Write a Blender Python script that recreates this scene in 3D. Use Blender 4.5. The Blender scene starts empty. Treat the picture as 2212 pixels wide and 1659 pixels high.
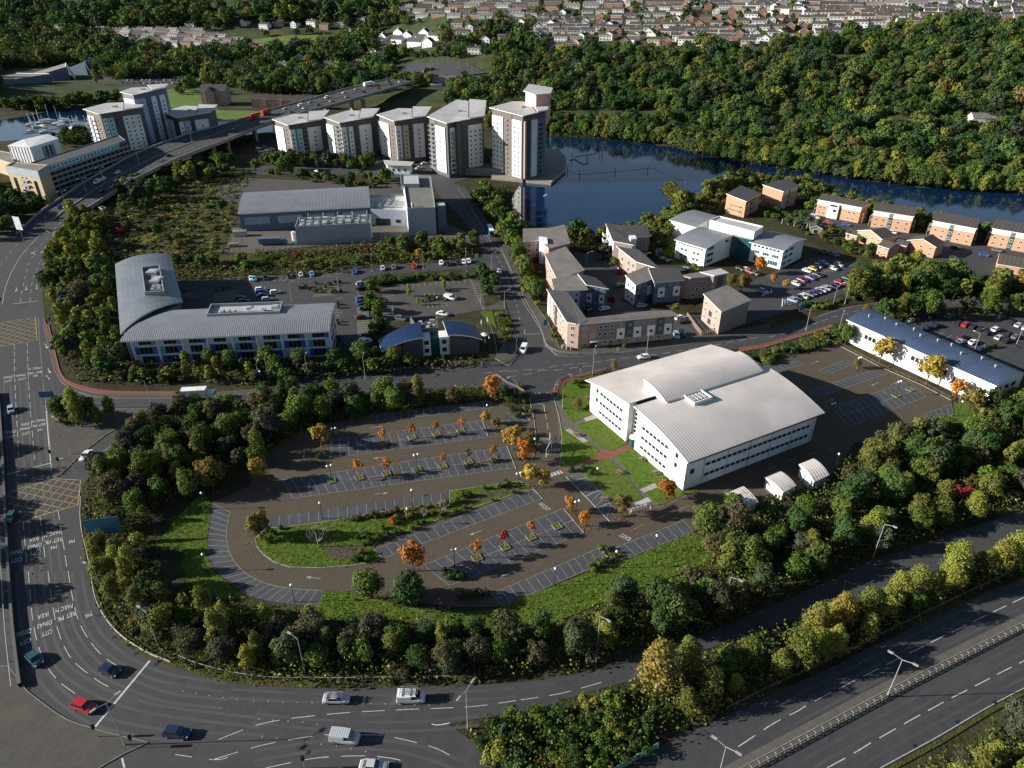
import bpy, bmesh, math, random
import numpy as np
from mathutils import Vector, Matrix
S = bpy.context.scene
COL = S.collection
R = math.radians
# ---------------------------------------------------------------- camera, sky, sun, exposure
CAM_H = 112.0; FPX = 1532.0; PITCH = R(30.3)
cd = bpy.data.cameras.new('camera'); cam = bpy.data.objects.new('camera', cd); COL.objects.link(cam)
cam.location = (0, 0, CAM_H); cam.rotation_euler = (R(90) - PITCH, 0, 0)
cd.sensor_width = 36; cd.lens = 36 * FPX / 2212; cd.clip_start = 1; cd.clip_end = 8000
S.camera = cam
W = bpy.data.worlds.new('World'); S.world = W; W.use_nodes = True
_n = W.node_tree.nodes; _n.clear()
_sky = _n.new('ShaderNodeTexSky'); _sky.sky_type = 'NISHITA'; _sky.sun_disc = False
SUN_EL = R(20); _sky.sun_elevation = SUN_EL; _sky.sun_rotation = R(268)
_sky.altitude = 100; _sky.air_density = 1.0; _sky.dust_density = 0.6; _sky.ozone_density = 1.5
_bg = _n.new('ShaderNodeBackground'); _bg.inputs[1].default_value = 0.05
_wo = _n.new('ShaderNodeOutputWorld')
W.node_tree.links.new(_sky.outputs[0], _bg.inputs[0]); W.node_tree.links.new(_bg.outputs[0], _wo.inputs[0])
sd = bpy.data.lights.new('sun', 'SUN'); sun = bpy.data.objects.new('sun', sd); COL.objects.link(sun)
sd.energy = 5.0; sd.angle = R(0.5); sd.color = (1, .955, .87)
sun.rotation_euler = Vector((-math.cos(SUN_EL), -0.035, math.sin(SUN_EL))).to_track_quat('Z', 'Y').to_euler()
sun.location = (-200, 0, 200)
S.view_settings.view_transform = 'Standard'; S.view_settings.look = 'None'
S.view_settings.exposure = 1.08; S.view_settings.gamma = 1
S.cycles.max_bounces = 5; S.cycles.diffuse_bounces = 2; S.cycles.glossy_bounces = 2
S.cycles.transmission_bounces = 2; S.cycles.transparent_max_bounces = 4; S.cycles.volume_bounces = 0
# ---------------------------------------------------------------- survey: sight lines of the photograph to points on the ground
_c, _s = math.cos(PITCH), math.sin(PITCH)
CO = {'A': 0, 'B': 548.56, 'C': 1097.15, 'D': 1645.7}; RO = {'0': 0, '1': 407, '2': 814, '3': 1234.3}
def ray(u, v):
 x = u - 1106; y = v - 829.5
 return x, FPX * _c - y * _s, y * _c + FPX * _s
def G(u, v, z=0.0):
 x, f, d = ray(u, v); t = (CAM_H - z) / d
 return Vector((x * t, f * t, z))
def g(r, x, y, z=0.0): return G(CO[r[0]] + x * .256, RO[r[1]] + y * .256, z)
def gl(r, l, z=0.0): return [g(r, l[i], l[i + 1], z) for i in range(0, len(l), 2)]
def GL(l, z=0.0): return [G(l[i], l[i + 1], z) for i in range(0, len(l), 2)]
def smooth(a, b, x):
 t = min(1, max(0, (x - a) / (b - a))); return t * t * (3 - 2 * t)
_hd = [(-50, 0), (0, 0), (28, 0), (42, 2.5), (62, 5), (110, 8), (200, 26), (285, 44), (400, 58), (520, 74), (800, 96), (1300, 108)]
def bank_d(X, Y): return .556 * (X - 30) + .832 * (Y - 572)
def T(X, Y):
 d = bank_d(X, Y) if X > -60 else bank_d(X, Y) - 0.15 * (-60 - X)
 z = 0.0
 for (a, za), (b, zb) in zip(_hd, _hd[1:]):
  if a <= d <= b: z = za + (zb - za) * (d - a) / (b - a); break
 if d > 1300: z = 108
 if X < 150:
  k = 1 - smooth(-260, -60, X)
  z = z * (1 - .62 * k * (1 - smooth(1150, 1500, Y)))
  z += 60 * (1 - smooth(-240, 60, X)) * smooth(1080, 1500, Y)
  z += 20 * (1 - smooth(-640, -420, X)) * smooth(620, 760, Y) * (1 - smooth(760, 900, Y))
 return z
def GT(u, v):
 x, f, d = ray(u, v); lo = None
 Y = 40.0
 while Y < 2600:
  t = Y / f
  if CAM_H - d * t <= T(x * t, Y): break
  Y += 4
 t = (Y - 2) / f
 return Vector((x * t, Y - 2, T(x * t, Y - 2)))
def gt(r, x, y): return GT(CO[r[0]] + x * .256, RO[r[1]] + y * .256)
# ---------------------------------------------------------------- materials
MATS = {}
def lin(c):
 if isinstance(c, str):
  c = [int(c[i:i + 2], 16) / 255 for i in (0, 2, 4)]
  c = [x / 12.92 if x <= .04045 else ((x + .055) / 1.055) ** 2.4 for x in c]
 return (*c[:3], 1)
def mat(name, base=(.5, .5, .5), rough=.8, metal=0, var=.12, scale=1.0, base2=None, bump=0, bscale=None, spec=.5,
 detail=4, big=None, uvs=None, objcol=False, attr=None, trans=0, island=0, stripe_dir=None, emit=0):
 if name in MATS: return MATS[name]
 m = bpy.data.materials.new(name); MATS[name] = m; m.use_nodes = True
 nt = m.node_tree; N = nt.nodes; L = nt.links; b = N['Principled BSDF']
 b.inputs['Roughness'].default_value = rough; b.inputs['Metallic'].default_value = metal
 b.inputs['Specular IOR Level'].default_value = spec
 geo = N.new('ShaderNodeNewGeometry'); pos = geo.outputs['Position']
 no = N.new('ShaderNodeTexNoise'); no.inputs['Scale'].default_value = scale; no.inputs['Detail'].default_value = detail
 L.new(pos, no.inputs['Vector'])
 ramp = N.new('ShaderNodeMapRange'); ramp.inputs[1].default_value = .3; ramp.inputs[2].default_value = .7
 L.new(no.outputs[0], ramp.inputs[0])
 if objcol:
  oi = N.new('ShaderNodeObjectInfo'); src = oi.outputs['Color']
 elif attr:
  at = N.new('ShaderNodeAttribute'); at.attribute_name = attr; src = at.outputs['Color']
 else:
  rgb = N.new('ShaderNodeRGB'); rgb.outputs[0].default_value = lin(base); src = rgb.outputs[0]
 def mix(a, fac, bc, mode='MIX'):
  mx = N.new('ShaderNodeMix'); mx.data_type = 'RGBA'; mx.blend_type = mode
  L.new(a, mx.inputs[6])
  if isinstance(bc, tuple): mx.inputs[7].default_value = bc
  else: L.new(bc, mx.inputs[7])
  if isinstance(fac, (int, float)): mx.inputs[0].default_value = fac
  else: L.new(fac, mx.inputs[0])
  return mx.outputs[2]
 col = src
 if base2 is not None: col = mix(col, ramp.outputs[0], lin(base2))
 if var:
  hv = N.new('ShaderNodeMapRange'); hv.inputs[1].default_value = .25; hv.inputs[2].default_value = .75
  hv.inputs[3].default_value = 1 - var; hv.inputs[4].default_value = 1 + var
  n2 = N.new('ShaderNodeTexNoise'); n2.inputs['Scale'].default_value = scale * .37 + .01; n2.inputs['Detail'].default_value = 5
  L.new(pos, n2.inputs['Vector']); L.new(n2.outputs[0], hv.inputs[0])
  vm = N.new('ShaderNodeVectorMath'); vm.operation = 'SCALE'; L.new(col, vm.inputs[0]); L.new(hv.outputs[0], vm.inputs['Scale'])
  col = vm.outputs[0]
 if big:      # large patches of a third colour: (colour, scale, amount)
  n3 = N.new('ShaderNodeTexNoise'); n3.inputs['Scale'].default_value = big[1]; n3.inputs['Detail'].default_value = 3
  L.new(pos, n3.inputs['Vector'])
  r3 = N.new('ShaderNodeMapRange'); r3.inputs[1].default_value = .48; r3.inputs[2].default_value = .62; r3.inputs[4].default_value = big[2]
  L.new(n3.outputs[0], r3.inputs[0]); col = mix(col, r3.outputs[0], lin(big[0]))
 if island:
  hv = N.new('ShaderNodeMapRange'); hv.inputs[3].default_value = 1 - island; hv.inputs[4].default_value = 1 + island
  L.new(geo.outputs['Random Per Island'], hv.inputs[0])
  vm = N.new('ShaderNodeVectorMath'); vm.operation = 'SCALE'; L.new(col, vm.inputs[0]); L.new(hv.outputs[0], vm.inputs['Scale'])
  col = vm.outputs[0]
 hsrc = None
 if uvs:      # seams across the roof: (metres per rib, depth, darkening)
  uv = N.new('ShaderNodeUVMap')
  wv = N.new('ShaderNodeTexWave'); wv.wave_type = 'BANDS'; wv.bands_direction = 'X'
  wv.inputs['Scale'].default_value = 1 / uvs[0] * .314 ; L.new(uv.outputs[0], wv.inputs['Vector'])
  pw = N.new('ShaderNodeMath'); pw.operation = 'POWER'; L.new(wv.outputs['Fac'], pw.inputs[0]); pw.inputs[1].default_value = 3
  dm = N.new('ShaderNodeMapRange'); dm.inputs[3].default_value = 1 - uvs[2]; dm.inputs[4].default_value = 1
  L.new(pw.outputs[0], dm.inputs[0])
  vm = N.new('ShaderNodeVectorMath'); vm.operation = 'SCALE'; L.new(col, vm.inputs[0]); L.new(dm.outputs[0], vm.inputs['Scale'])
  col = vm.outputs[0]; hsrc = pw.outputs[0]
 L.new(col, b.inputs['Base Color'])
 if bump or uvs:
  bp = N.new('ShaderNodeBump'); bp.inputs['Distance'].default_value = uvs[1] if uvs else bump; bp.inputs['Strength'].default_value = 1
  if hsrc is None:
   n4 = N.new('ShaderNodeTexNoise'); n4.inputs['Scale'].default_value = bscale or scale * 3; n4.inputs['Detail'].default_value = 4
   L.new(pos, n4.inputs['Vector']); hsrc = n4.outputs[0]
  L.new(hsrc, bp.inputs['Height']); L.new(bp.outputs[0], b.inputs['Normal'])
 if trans:
  tr = N.new('ShaderNodeBsdfTranslucent'); ms = N.new('ShaderNodeMixShader'); ms.inputs[0].default_value = trans
  L.new(col, tr.inputs[0]); L.new(b.outputs[0], ms.inputs[1]); L.new(tr.outputs[0], ms.inputs[2])
  L.new(ms.outputs[0], N['Material Output'].inputs[0])
 if emit:
  L.new(col, b.inputs['Emission Color']); b.inputs['Emission Strength'].default_value = emit
 return m
M = {}
M['ground'] = mat('ground_scrub', (.030, .036, .014), base2=(.055, .048, .026), scale=.35, var=.35, rough=1, bump=.3, bscale=1.2, spec=.1, big=((.030, .020, .012), .05, .6))
M['hill'] = mat('hill_ground', (.035, .05, .02), base2=(.06, .065, .03), scale=.08, var=.3, rough=1, spec=.1)
M['asphalt'] = mat('asphalt', (.052, .052, .055), base2=(.041, .041, .044), scale=.9, var=.14, rough=.85, spec=.25, big=((.050, .050, .051), .09, .6))
M['asphalt_dark'] = mat('asphalt_dark', (.040, .041, .044), base2=(.050, .051, .054), scale=.8, var=.16, rough=.85, spec=.3, big=((.060, .060, .062), .07, .5))
M['bay'] = mat('bay_asphalt', (.058, .060, .068), base2=(.047, .049, .056), scale=.7, var=.14, rough=.85, spec=.3, big=((.07, .072, .078), .12, .5))
M['brown'] = mat('brown_pavers', (.086, .068, .048), base2=(.066, .053, .039), scale=2.5, var=.14, rough=.9, spec=.2, big=((.082, .070, .048), .12, .5), bump=.02)
M['paving'] = mat('paving_grey', (.11, .10, .085), base2=(.085, .078, .068), scale=1.2, var=.15, rough=.9, spec=.2)
M['pavement'] = mat('pavement_tarmac', (.075, .070, .062), base2=(.060, .056, .052), scale=1.0, var=.15, rough=.9, spec=.2, big=((.085, .074, .058), .15, .5))
M['red'] = mat('red_path', (.20, .075, .052), base2=(.15, .06, .045), scale=2, var=.15, rough=.9, spec=.2)
M['concrete'] = mat('concrete', (.30, .29, .26), base2=(.24, .23, .20), scale=.8, var=.15, rough=.85, spec=.3)
M['conc_dark'] = mat('concrete_weathered', (.16, .15, .13), base2=(.11, .105, .09), scale=.8, var=.2, rough=.9)
M['kerb'] = mat('kerb_stone', (.22, .20, .17), base2=(.14, .13, .11), scale=1.5, var=.2, rough=.9)
M['white'] = mat('marking_white', (.52, .52, .50), base2=(.30, .30, .29), scale=3, var=.2, rough=.7)
M['white_old'] = mat('marking_white_worn', (.30, .30, .29), base2=(.16, .16, .155), scale=3, var=.2, rough=.7)
M['yellow'] = mat('marking_yellow', (.42, .29, .07), base2=(.26, .18, .06), scale=2, var=.2, rough=.7)
M['grass'] = mat('lawn', (.090, .140, .018), base2=(.052, .086, .013), scale=2.2, var=.38, rough=1, bump=.18, bscale=5, spec=.1, big=((.10, .115, .028), .1, .4))
M['grass_far'] = mat('meadow', (.11, .16, .035), base2=(.08, .12, .03), scale=.2, var=.2, rough=1, spec=.1)
M['rough_grass'] = mat('rough_grass', (.075, .075, .025), base2=(.040, .050, .016), scale=.9, var=.35, rough=1, bump=.3, bscale=3, spec=.1, big=((.08, .045, .02), .12, .6))
def water_mat():
 m = mat('river_water', (.004, .016, .050), rough=.06, var=.2, scale=.02, bump=.025, bscale=.4, spec=.36)
 return m
M['water'] = water_mat()
# ---------------------------------------------------------------- mesh builder
class MB:
 def __init__(s): s.v = []; s.f = []; s.m = []; s.uv = {}
 def face(s, pts, mi=0, uv=None):
  i = len(s.v); s.v += [tuple(p) for p in pts]; s.f.append(tuple(range(i, i + len(pts)))); s.m.append(mi)
  if uv: s.uv[len(s.f) - 1] = uv
 def box(s, x0, x1, y0, y1, z0, z1, mi=0, fr=None):
  P = [Vector((x, y, z)) for z in (z0, z1) for x, y in ((x0, y0), (x1, y0), (x1, y1), (x0, y1))]
  if fr: P = [fr @ p for p in P]
  i = len(s.v); s.v += [tuple(p) for p in P]
  for q in ((3, 2, 1, 0), (4, 5, 6, 7), (0, 1, 5, 4), (1, 2, 6, 5), (2, 3, 7, 6), (3, 0, 4, 7)):
   s.f.append(tuple(i + k for k in q)); s.m.append(mi)
 def prism(s, poly, z0, z1, mi=0, mt=None, bottom=False):
  """poly: world points; z0/z1 numbers or None (=use the point's own z for the top)"""
  n = len(poly); P = [Vector(p) for p in poly]
  if sum(P[k].x * P[(k + 1) % n].y - P[(k + 1) % n].x * P[k].y for k in range(n)) < 0: P.reverse()
  i = len(s.v)
  s.v += [(p.x, p.y, z0 if not isinstance(z0, str) else p.z - float(z0)) for p in P]
  s.v += [(p.x, p.y, p.z if z1 is None else z1) for p in P]
  for k in range(n):
   s.f.append((i + k, i + (k + 1) % n, i + n + (k + 1) % n, i + n + k)); s.m.append(mi)
  s.f.append(tuple(i + n + k for k in range(n))); s.m.append(mi if mt is None else mt)
  if bottom: s.f.append(tuple(i + n - 1 - k for k in range(n))); s.m.append(mi)
 def tube(s, a, b, r0, r1=None, n=6, mi=0, cap=True):
  a = Vector(a); b = Vector(b); r1 = r0 if r1 is None else r1
  d = (b - a); q = d.to_track_quat('Z', 'Y'); i = len(s.v)
  for p, r in ((a, r0), (b, r1)):
   for k in range(n):
    t = 2 * math.pi * k / n; s.v.append(tuple(p + q @ Vector((r * math.cos(t), r * math.sin(t), 0))))
  for k in range(n): s.f.append((i + k, i + (k + 1) % n, i + n + (k + 1) % n, i + n + k)); s.m.append(mi)
  if cap:
   s.f.append(tuple(i + n + k for k in range(n))); s.m.append(mi)
   s.f.append(tuple(i + n - 1 - k for k in range(n))); s.m.append(mi)
 def sphere(s, c, r, n=8, mi=0, sz=1.0):
  i = len(s.v); h = n // 2
  for a in range(h + 1):
   ph = math.pi * a / h
   for k in range(n):
    t = 2 * math.pi * k / n
    s.v.append((c[0] + r * math.sin(ph) * math.cos(t), c[1] + r * math.sin(ph) * math.sin(t), c[2] + r * sz * math.cos(ph)))
  for a in range(h):
   for k in range(n):
    s.f.append((i + a * n + k, i + (a + 1) * n + k, i + (a + 1) * n + (k + 1) % n, i + a * n + (k + 1) % n)); s.m.append(mi)
 def mesh(s, name, mats, smooth=False):
  me = bpy.data.meshes.new(name); me.from_pydata(s.v, [], s.f)
  for m in (mats if isinstance(mats, (list, tuple)) else [mats]): me.materials.append(M[m] if isinstance(m, str) else m)
  me.polygons.foreach_set('material_index', s.m)
  if s.uv:
   ul = me.uv_layers.new(name='UVMap')
   for fi, uv in s.uv.items():
    ls = me.polygons[fi].loop_start
    for k, c in enumerate(uv): ul.data[ls + k].uv = c
  if smooth: me.polygons.foreach_set('use_smooth', [True] * len(me.polygons))
  me.update(); return me
 def build(s, name, mats, parent=None, smooth=False, loc=None):
  return link(name, s.mesh(name, mats, smooth), parent, loc)
def link(name, me, parent=None, loc=None, rz=0):
 o = bpy.data.objects.new(name, me); COL.objects.link(o)
 if parent is not None: o.parent = parent
 if loc is not None: o.location = loc
 if rz: o.rotation_euler = (0, 0, rz)
 return o
def tag(o, label=None, cat=None, group=None, kind=None):
 if label: o['label'] = label
 if cat: o['category'] = cat
 if group: o['group'] = group
 if kind: o['kind'] = kind
 return o
def thing(name, label, cat, loc=(0, 0, 0), rz=0, group=None):
 return tag(link(name, None, None, loc, rz), label, cat, group)
def tri_poly(me):
 bm = bmesh.new(); bm.from_mesh(me); bmesh.ops.triangulate(bm, faces=[f for f in bm.faces if len(f.verts) > 4]); bm.to_mesh(me); bm.free()
def sheet(name, polys, m, z, edge=0.0, kerb=None, kw=.15, kind='structure'):
 """flat surface(s); edge>0 makes it a raised slab with a kerb"""
 b = MB()
 for pl in polys:
  if edge: b.prism(pl, -.05, z, 0)
  else:
   P = [Vector((p.x, p.y, z)) for p in pl]
   if sum(P[k].x * P[(k + 1) % len(P)].y - P[(k + 1) % len(P)].x * P[k].y for k in range(len(P))) < 0: P.reverse()
   b.face(P)
 o = b.build(name, m); tri_poly(o.data); o['kind'] = kind
 if kerb:
  k = MB()
  for pl in polys: strip(k, pl + [pl[0]], kw, z + .03, z0=-.04)
  tag(k.build('kerb', kerb), kind='structure')
 return o
def offs(pl, i, w):
 n = len(pl); a = pl[max(0, i - 1)]; b = pl[min(n - 1, i + 1)]
 if (pl[0] - pl[-1]).length < .01 and i in (0, n - 1): a = pl[-2]; b = pl[1]
 d = Vector((b.x - a.x, b.y - a.y, 0))
 if d.length < 1e-6: return pl[i]
 d.normalize(); return Vector((pl[i].x - d.y * w, pl[i].y + d.x * w, 0))
def strip(b, pl, w, z, mi=0, z0=None):
 """a line of width w along a polyline, at height z (solid down to z0 when given)"""
 A = [offs(pl, i, -w / 2) for i in range(len(pl))]; B = [offs(pl, i, w / 2) for i in range(len(pl))]
 for i in range(len(pl) - 1):
  q = [A[i], A[i + 1], B[i + 1], B[i]]
  b.face([(p.x, p.y, z) for p in q], mi)
  if z0 is not None:
   b.face([(A[i].x, A[i].y, z0), (A[i + 1].x, A[i + 1].y, z0), (A[i + 1].x, A[i + 1].y, z), (A[i].x, A[i].y, z)], mi)
   b.face([(B[i + 1].x, B[i + 1].y, z0), (B[i].x, B[i].y, z0), (B[i].x, B[i].y, z), (B[i + 1].x, B[i + 1].y, z)], mi)
def along(pl, step):
 """points every step metres along a polyline, with unit directions"""
 out = []; rem = 0
 for a, b in zip(pl, pl[1:]):
  d = b - a; L = d.length
  if L < 1e-6: continue
  t = rem
  while t <= L: out.append((a + d * (t / L), d / L)); t += step
  rem = t - L
 return out
def curve(pl, n=8):
 """Catmull-Rom through the points"""
 P = [pl[0] * 2 - pl[1]] + list(pl) + [pl[-1] * 2 - pl[-2]]; out = []
 for i in range(1, len(P) - 2):
  a, b, c2, d = P[i - 1:i + 3]
  for k in range(n):
   t = k / n
   out.append(.5 * ((2 * b) + (c2 - a) * t + (2 * a - 5 * b + 4 * c2 - d) * t * t + (3 * b - a - 3 * c2 + d) * t ** 3))
 return out + [pl[-1]]
def dashes(b, pl, on, off, w, z=.05, mi=0):
 pts = along(pl, .5); k = 0; n_on = int(on / .5); n_all = int((on + off) / .5)
 while k + n_on < len(pts):
  strip(b, [pts[j][0] for j in range(k, k + n_on + 1, max(1, n_on // 3))], w, z, mi); k += n_all
def text_mesh(txt, w, h):
 c = bpy.data.curves.new('t', 'FONT'); c.body = txt; c.align_x = 'CENTER'; c.align_y = 'CENTER'; c.offset = .01
 o = bpy.data.objects.new('t', c); COL.objects.link(o); bpy.context.view_layer.update()
 me = bpy.data.meshes.new_from_object(o.evaluated_get(bpy.context.evaluated_depsgraph_get()))
 bpy.data.objects.remove(o); bpy.data.curves.remove(c)
 xs = [v.co.x for v in me.vertices]; ys = [v.co.y for v in me.vertices]
 sx = w / (max(xs) - min(xs)); sy = h / (max(ys) - min(ys)); cx = (max(xs) + min(xs)) / 2; cy = (max(ys) + min(ys)) / 2
 for v in me.vertices: v.co.x = (v.co.x - cx) * sx; v.co.y = (v.co.y - cy) * sy; v.co.z = 0
 return me
def road_text(txt, a, b, h, m='white', z=.055):
 """letters painted on the ground reading from a to b"""
 d = b - a; me = text_mesh(txt, d.length, h); me.materials.clear(); me.materials.append(M[m])
 o = link('road_lettering', me, None, ((a.x + b.x) / 2, (a.y + b.y) / 2, z), math.atan2(d.y, d.x)); o['kind'] = 'structure'
 return o
def arrow(b, a, c, w=.35, z=.05, mi=0):
 d = (c - a); L = d.length; d.normalize(); n = Vector((-d.y, d.x, 0)); h = c - d * min(1.3, L * .35)
 b.face([(p.x, p.y, z) for p in (a - n * w * .22, h - n * w * .22, h + n * w * .22, a + n * w * .22)], mi)
 b.face([(p.x, p.y, z) for p in (h - n * w, c, h + n * w)], mi)
# ================================================================ GROUND, WATER AND ROADS
def terrain():
 xs = np.arange(-1500, 1801, 15.0); ys = np.concatenate([np.arange(-300, 500, 40.0), np.arange(500, 1300, 12.0), np.arange(1300, 2601, 30.0)])
 V = [(x, y, T(x, y) - .06) for y in ys for x in xs]; nx = len(xs)
 Fc = [(j * nx + i, j * nx + i + 1, (j + 1) * nx + i + 1, (j + 1) * nx + i) for j in range(len(ys) - 1) for i in range(nx - 1)]
 me = bpy.data.meshes.new('ground'); me.from_pydata(V, [], Fc)
 me.materials.append(M['ground']); me.materials.append(M['hill'])
 me.polygons.foreach_set('material_index', [1 if sum(V[k][2] for k in f) / 4 > 3 or V[f[0]][1] > 700 else 0 for f in Fc])
 me.polygons.foreach_set('use_smooth', [True] * len(Fc))
 tag(link('ground', me), kind='structure')
terrain()
river = GL([1186, 290, 1130, 300, 1110, 330, 1122, 400, 1105, 430, 1112, 470, 1150, 486, 1185, 500, 1310, 512, 1395, 486, 1440, 450, 1470, 440, 1500, 425, 1560, 400, 1600, 385,
 1760, 395, 1830, 425, 2000, 468, 2110, 490, 2212, 500, 2450, 560, 2600, 490, 2330, 424, 2212, 419, 2050, 409, 1900, 394, 1700, 366, 1580, 344, 1500, 332, 1440, 312, 1300, 299])
sheet('river', [river], 'water', -.02)
marina = gl('A0', [-700, 900, 0, 905, 160, 960, 400, 940, 700, 920, 1000, 900, 1500, 960, 1900, 1010, 2300, 950, 2300, 1110, 2212, 1120, 1900, 1160, 1300, 1200, 900, 1180, 500, 1160, 160, 1180, -700, 1250])
sheet('marina_basin', [marina], 'water', -.02)
# ---- big asphalt areas
RD = []
RD.append(GL([-400, 480, 60, 480, 150, 460, 105, 540, 92, 640, 100, 700, 128, 790, 140, 815, 160, 838, 197, 855, 256, 858, 397, 860, 560, 850, 722, 800, 881, 792, 1035, 791, 1086, 778, 1120, 763,
 1115, 724, 1097, 663, 1076, 612, 1048, 555, 1030, 509, 984, 458, 948, 422, 935, 400, 915, 388, 868, 386, 758, 378, 638, 372, 540, 380,
 540, 360, 620, 356, 758, 359, 850, 361, 940, 371, 970, 390, 1007, 407, 1017, 422, 1048, 471, 1073, 514, 1097, 550, 1118, 599, 1137, 650, 1166, 701, 1182, 750,
 1205, 768, 1251, 770, 1315, 765, 1430, 752, 1532, 737, 1646, 717, 1700, 700, 1743, 690, 1790, 672, 1820, 664, 1902, 652, 1960, 648, 2100, 647, 2330, 650,
 2330, 668, 2212, 666, 2100, 664, 1950, 663, 1880, 676, 1799, 701, 1707, 727, 1645, 745, 1596, 752, 1500, 770, 1400, 786, 1310, 798, 1225, 811, 1202, 827, 1196, 857,
 1210, 911, 1215, 952, 1212, 1011, 1150, 1000, 1158, 978, 1156, 937, 1148, 898, 1143, 855, 1110, 838, 1060, 836, 980, 838, 850, 845, 700, 852, 560, 860, 479, 869, 400, 885,
 330, 930, 270, 985, 200, 1020, 172, 1062, 180, 1180, 200, 1280, 218, 1321, 246, 1367, 282, 1398, 325, 1424, 369, 1439, 420, 1457, 486, 1474, 566, 1482, 677, 1487, 805, 1487,
 1009, 1480, 1115, 1475, 1174, 1468, 1251, 1457, 1328, 1431, 1379, 1411, 1507, 1375, 1663, 1310, 1774, 1262, 1876, 1213, 2004, 1172, 2081, 1144, 2212, 1103, 2400, 1040,
 2400, 1100, 2212, 1170, 2017, 1234, 1927, 1262, 1876, 1287, 1735, 1329, 1646, 1362, 1522, 1404, 1358, 1472, 1287, 1490, 1220, 1511, 1174, 1531, 1097, 1541, 968, 1564, 994, 1582, 1025, 1605, 1086, 1659, 1180, 1740,
 1200, 1800, -400, 1800]))
RD.append(GL([1290, 1690, 1353, 1652, 1443, 1603, 1540, 1560, 1646, 1509, 1774, 1452, 1902, 1388, 2124, 1283, 2212, 1248, 2450, 1150, 2450, 1405, 2212, 1487, 2132, 1531, 2030, 1593, 1907, 1660, 1760, 1760, 1250, 1760]))
sheet('road', RD, 'asphalt', 0)
# ---- car parks and yards
LOT = GL([799, 896, 1058, 866, 1100, 880, 1148, 898, 1196, 857, 1270, 815, 1500, 765, 1645, 791, 1697, 774, 1804, 742, 1902, 793, 1991, 832, 2055, 865, 2060, 896, 2019, 914, 1973, 937, 1845, 957, 1799, 1026, 1650, 1090,
 1496, 1149, 1353, 1206, 1261, 1237, 1097, 1301, 1073, 1311, 960, 1311, 860, 1292, 748, 1279, 702, 1276, 684, 1311, 600, 1300, 532, 1285, 468, 1236, 445, 1198, 458, 1085, 540, 1050, 560, 990, 620, 945, 690, 920])
sheet('car_park', [LOT], 'brown', .012)
lot1 = GL([379, 609, 549, 596, 702, 591, 753, 584, 860, 572, 1035, 561, 1060, 566, 1078, 581, 1035, 579, 856, 591, 799, 596, 770, 609, 795, 700, 807, 745, 722, 745, 560, 720, 379, 690])
lot2 = gl('B1', [1080, 850, 1200, 820, 1780, 760, 1900, 780, 1960, 1000, 2110, 940, 2130, 1020, 1880, 1030, 1500, 1110, 1090, 1130])
lot3 = GL([485, 545, 500, 490, 560, 500, 800, 470, 880, 460, 960, 480, 1030, 514, 1035, 526, 690, 530, 548, 547])
lot4 = GL([470, 440, 470, 405, 545, 385, 760, 395, 900, 400, 900, 430, 790, 425, 520, 440])
lot5 = GL([560, 345, 560, 325, 700, 325, 930, 350, 1010, 385, 960, 400, 900, 370, 760, 362])
lot6 = GL([1580, 640, 1640, 600, 1740, 560, 1790, 550, 1860, 580, 1850, 620, 1790, 650, 1700, 672, 1640, 690, 1600, 672, 1560, 655])
lot7 = GL([1900, 700, 1960, 676, 2080, 672, 2212, 672, 2450, 690, 2450, 860, 2212, 800, 2080, 760, 1960, 720])
lot8 = GL([1700, 470, 1760, 465, 1950, 500, 2230, 545, 2450, 600, 2450, 640, 2100, 600, 2040, 575, 1900, 530, 1800, 500])
lot9 = GL([1180, 650, 1200, 560, 1260, 540, 1330, 545, 1370, 580, 1340, 650, 1470, 680, 1560, 670, 1640, 640, 1640, 690, 1540, 725, 1490, 745, 1440, 740, 1260, 700])
lotA = gl('A0', [800, 640, 900, 600, 1500, 590, 1700, 650, 1600, 700, 1000, 760, 500, 800, 450, 740, 700, 700])
sheet('parking_yard', [lot1, lot4], 'pavement', .012)
sheet('parking_yard', [lot2], 'pavement', .014)
sheet('parking_bays', [gl('B1', [868, 900, 960, 900, 990, 1300, 875, 1300]), gl('A1', [1800, 880, 2000, 860, 2030, 935, 1800, 965]), gl('A1', [1510, 880, 1660, 880, 1690, 920, 1510, 925]), gl('B1', [560, 850, 720, 790, 700, 900, 480, 920])], 'paving', .046)
sheet('parking_yard', [lot3], 'paving', .014)
sheet('parking_yard', [lot6, lot7, lot8, lotA], 'asphalt', .016)
sheet('parking_yard', [lot9], 'asphalt_dark', .018)
sheet('parking_yard', [lot5], 'asphalt_dark', .02)
for k, pl in enumerate((gl('B1', [660, 1320, 700, 960, 790, 760, 860, 790, 870, 1320]), gl('A1', [1480, 830, 2212, 775, 2212, 990, 1550, 1000]), gl('B1', [700, 680, 830, 640, 1100, 650, 1900, 588, 2000, 625, 1900, 672, 1200, 715, 980, 740, 860, 800, 790, 770]), gl('B1', [0, 780, 650, 745, 800, 690, 800, 800, 700, 980, 0, 1000]))):
 sheet('driveway', [pl], 'asphalt', .026 + .004 * k)
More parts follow.
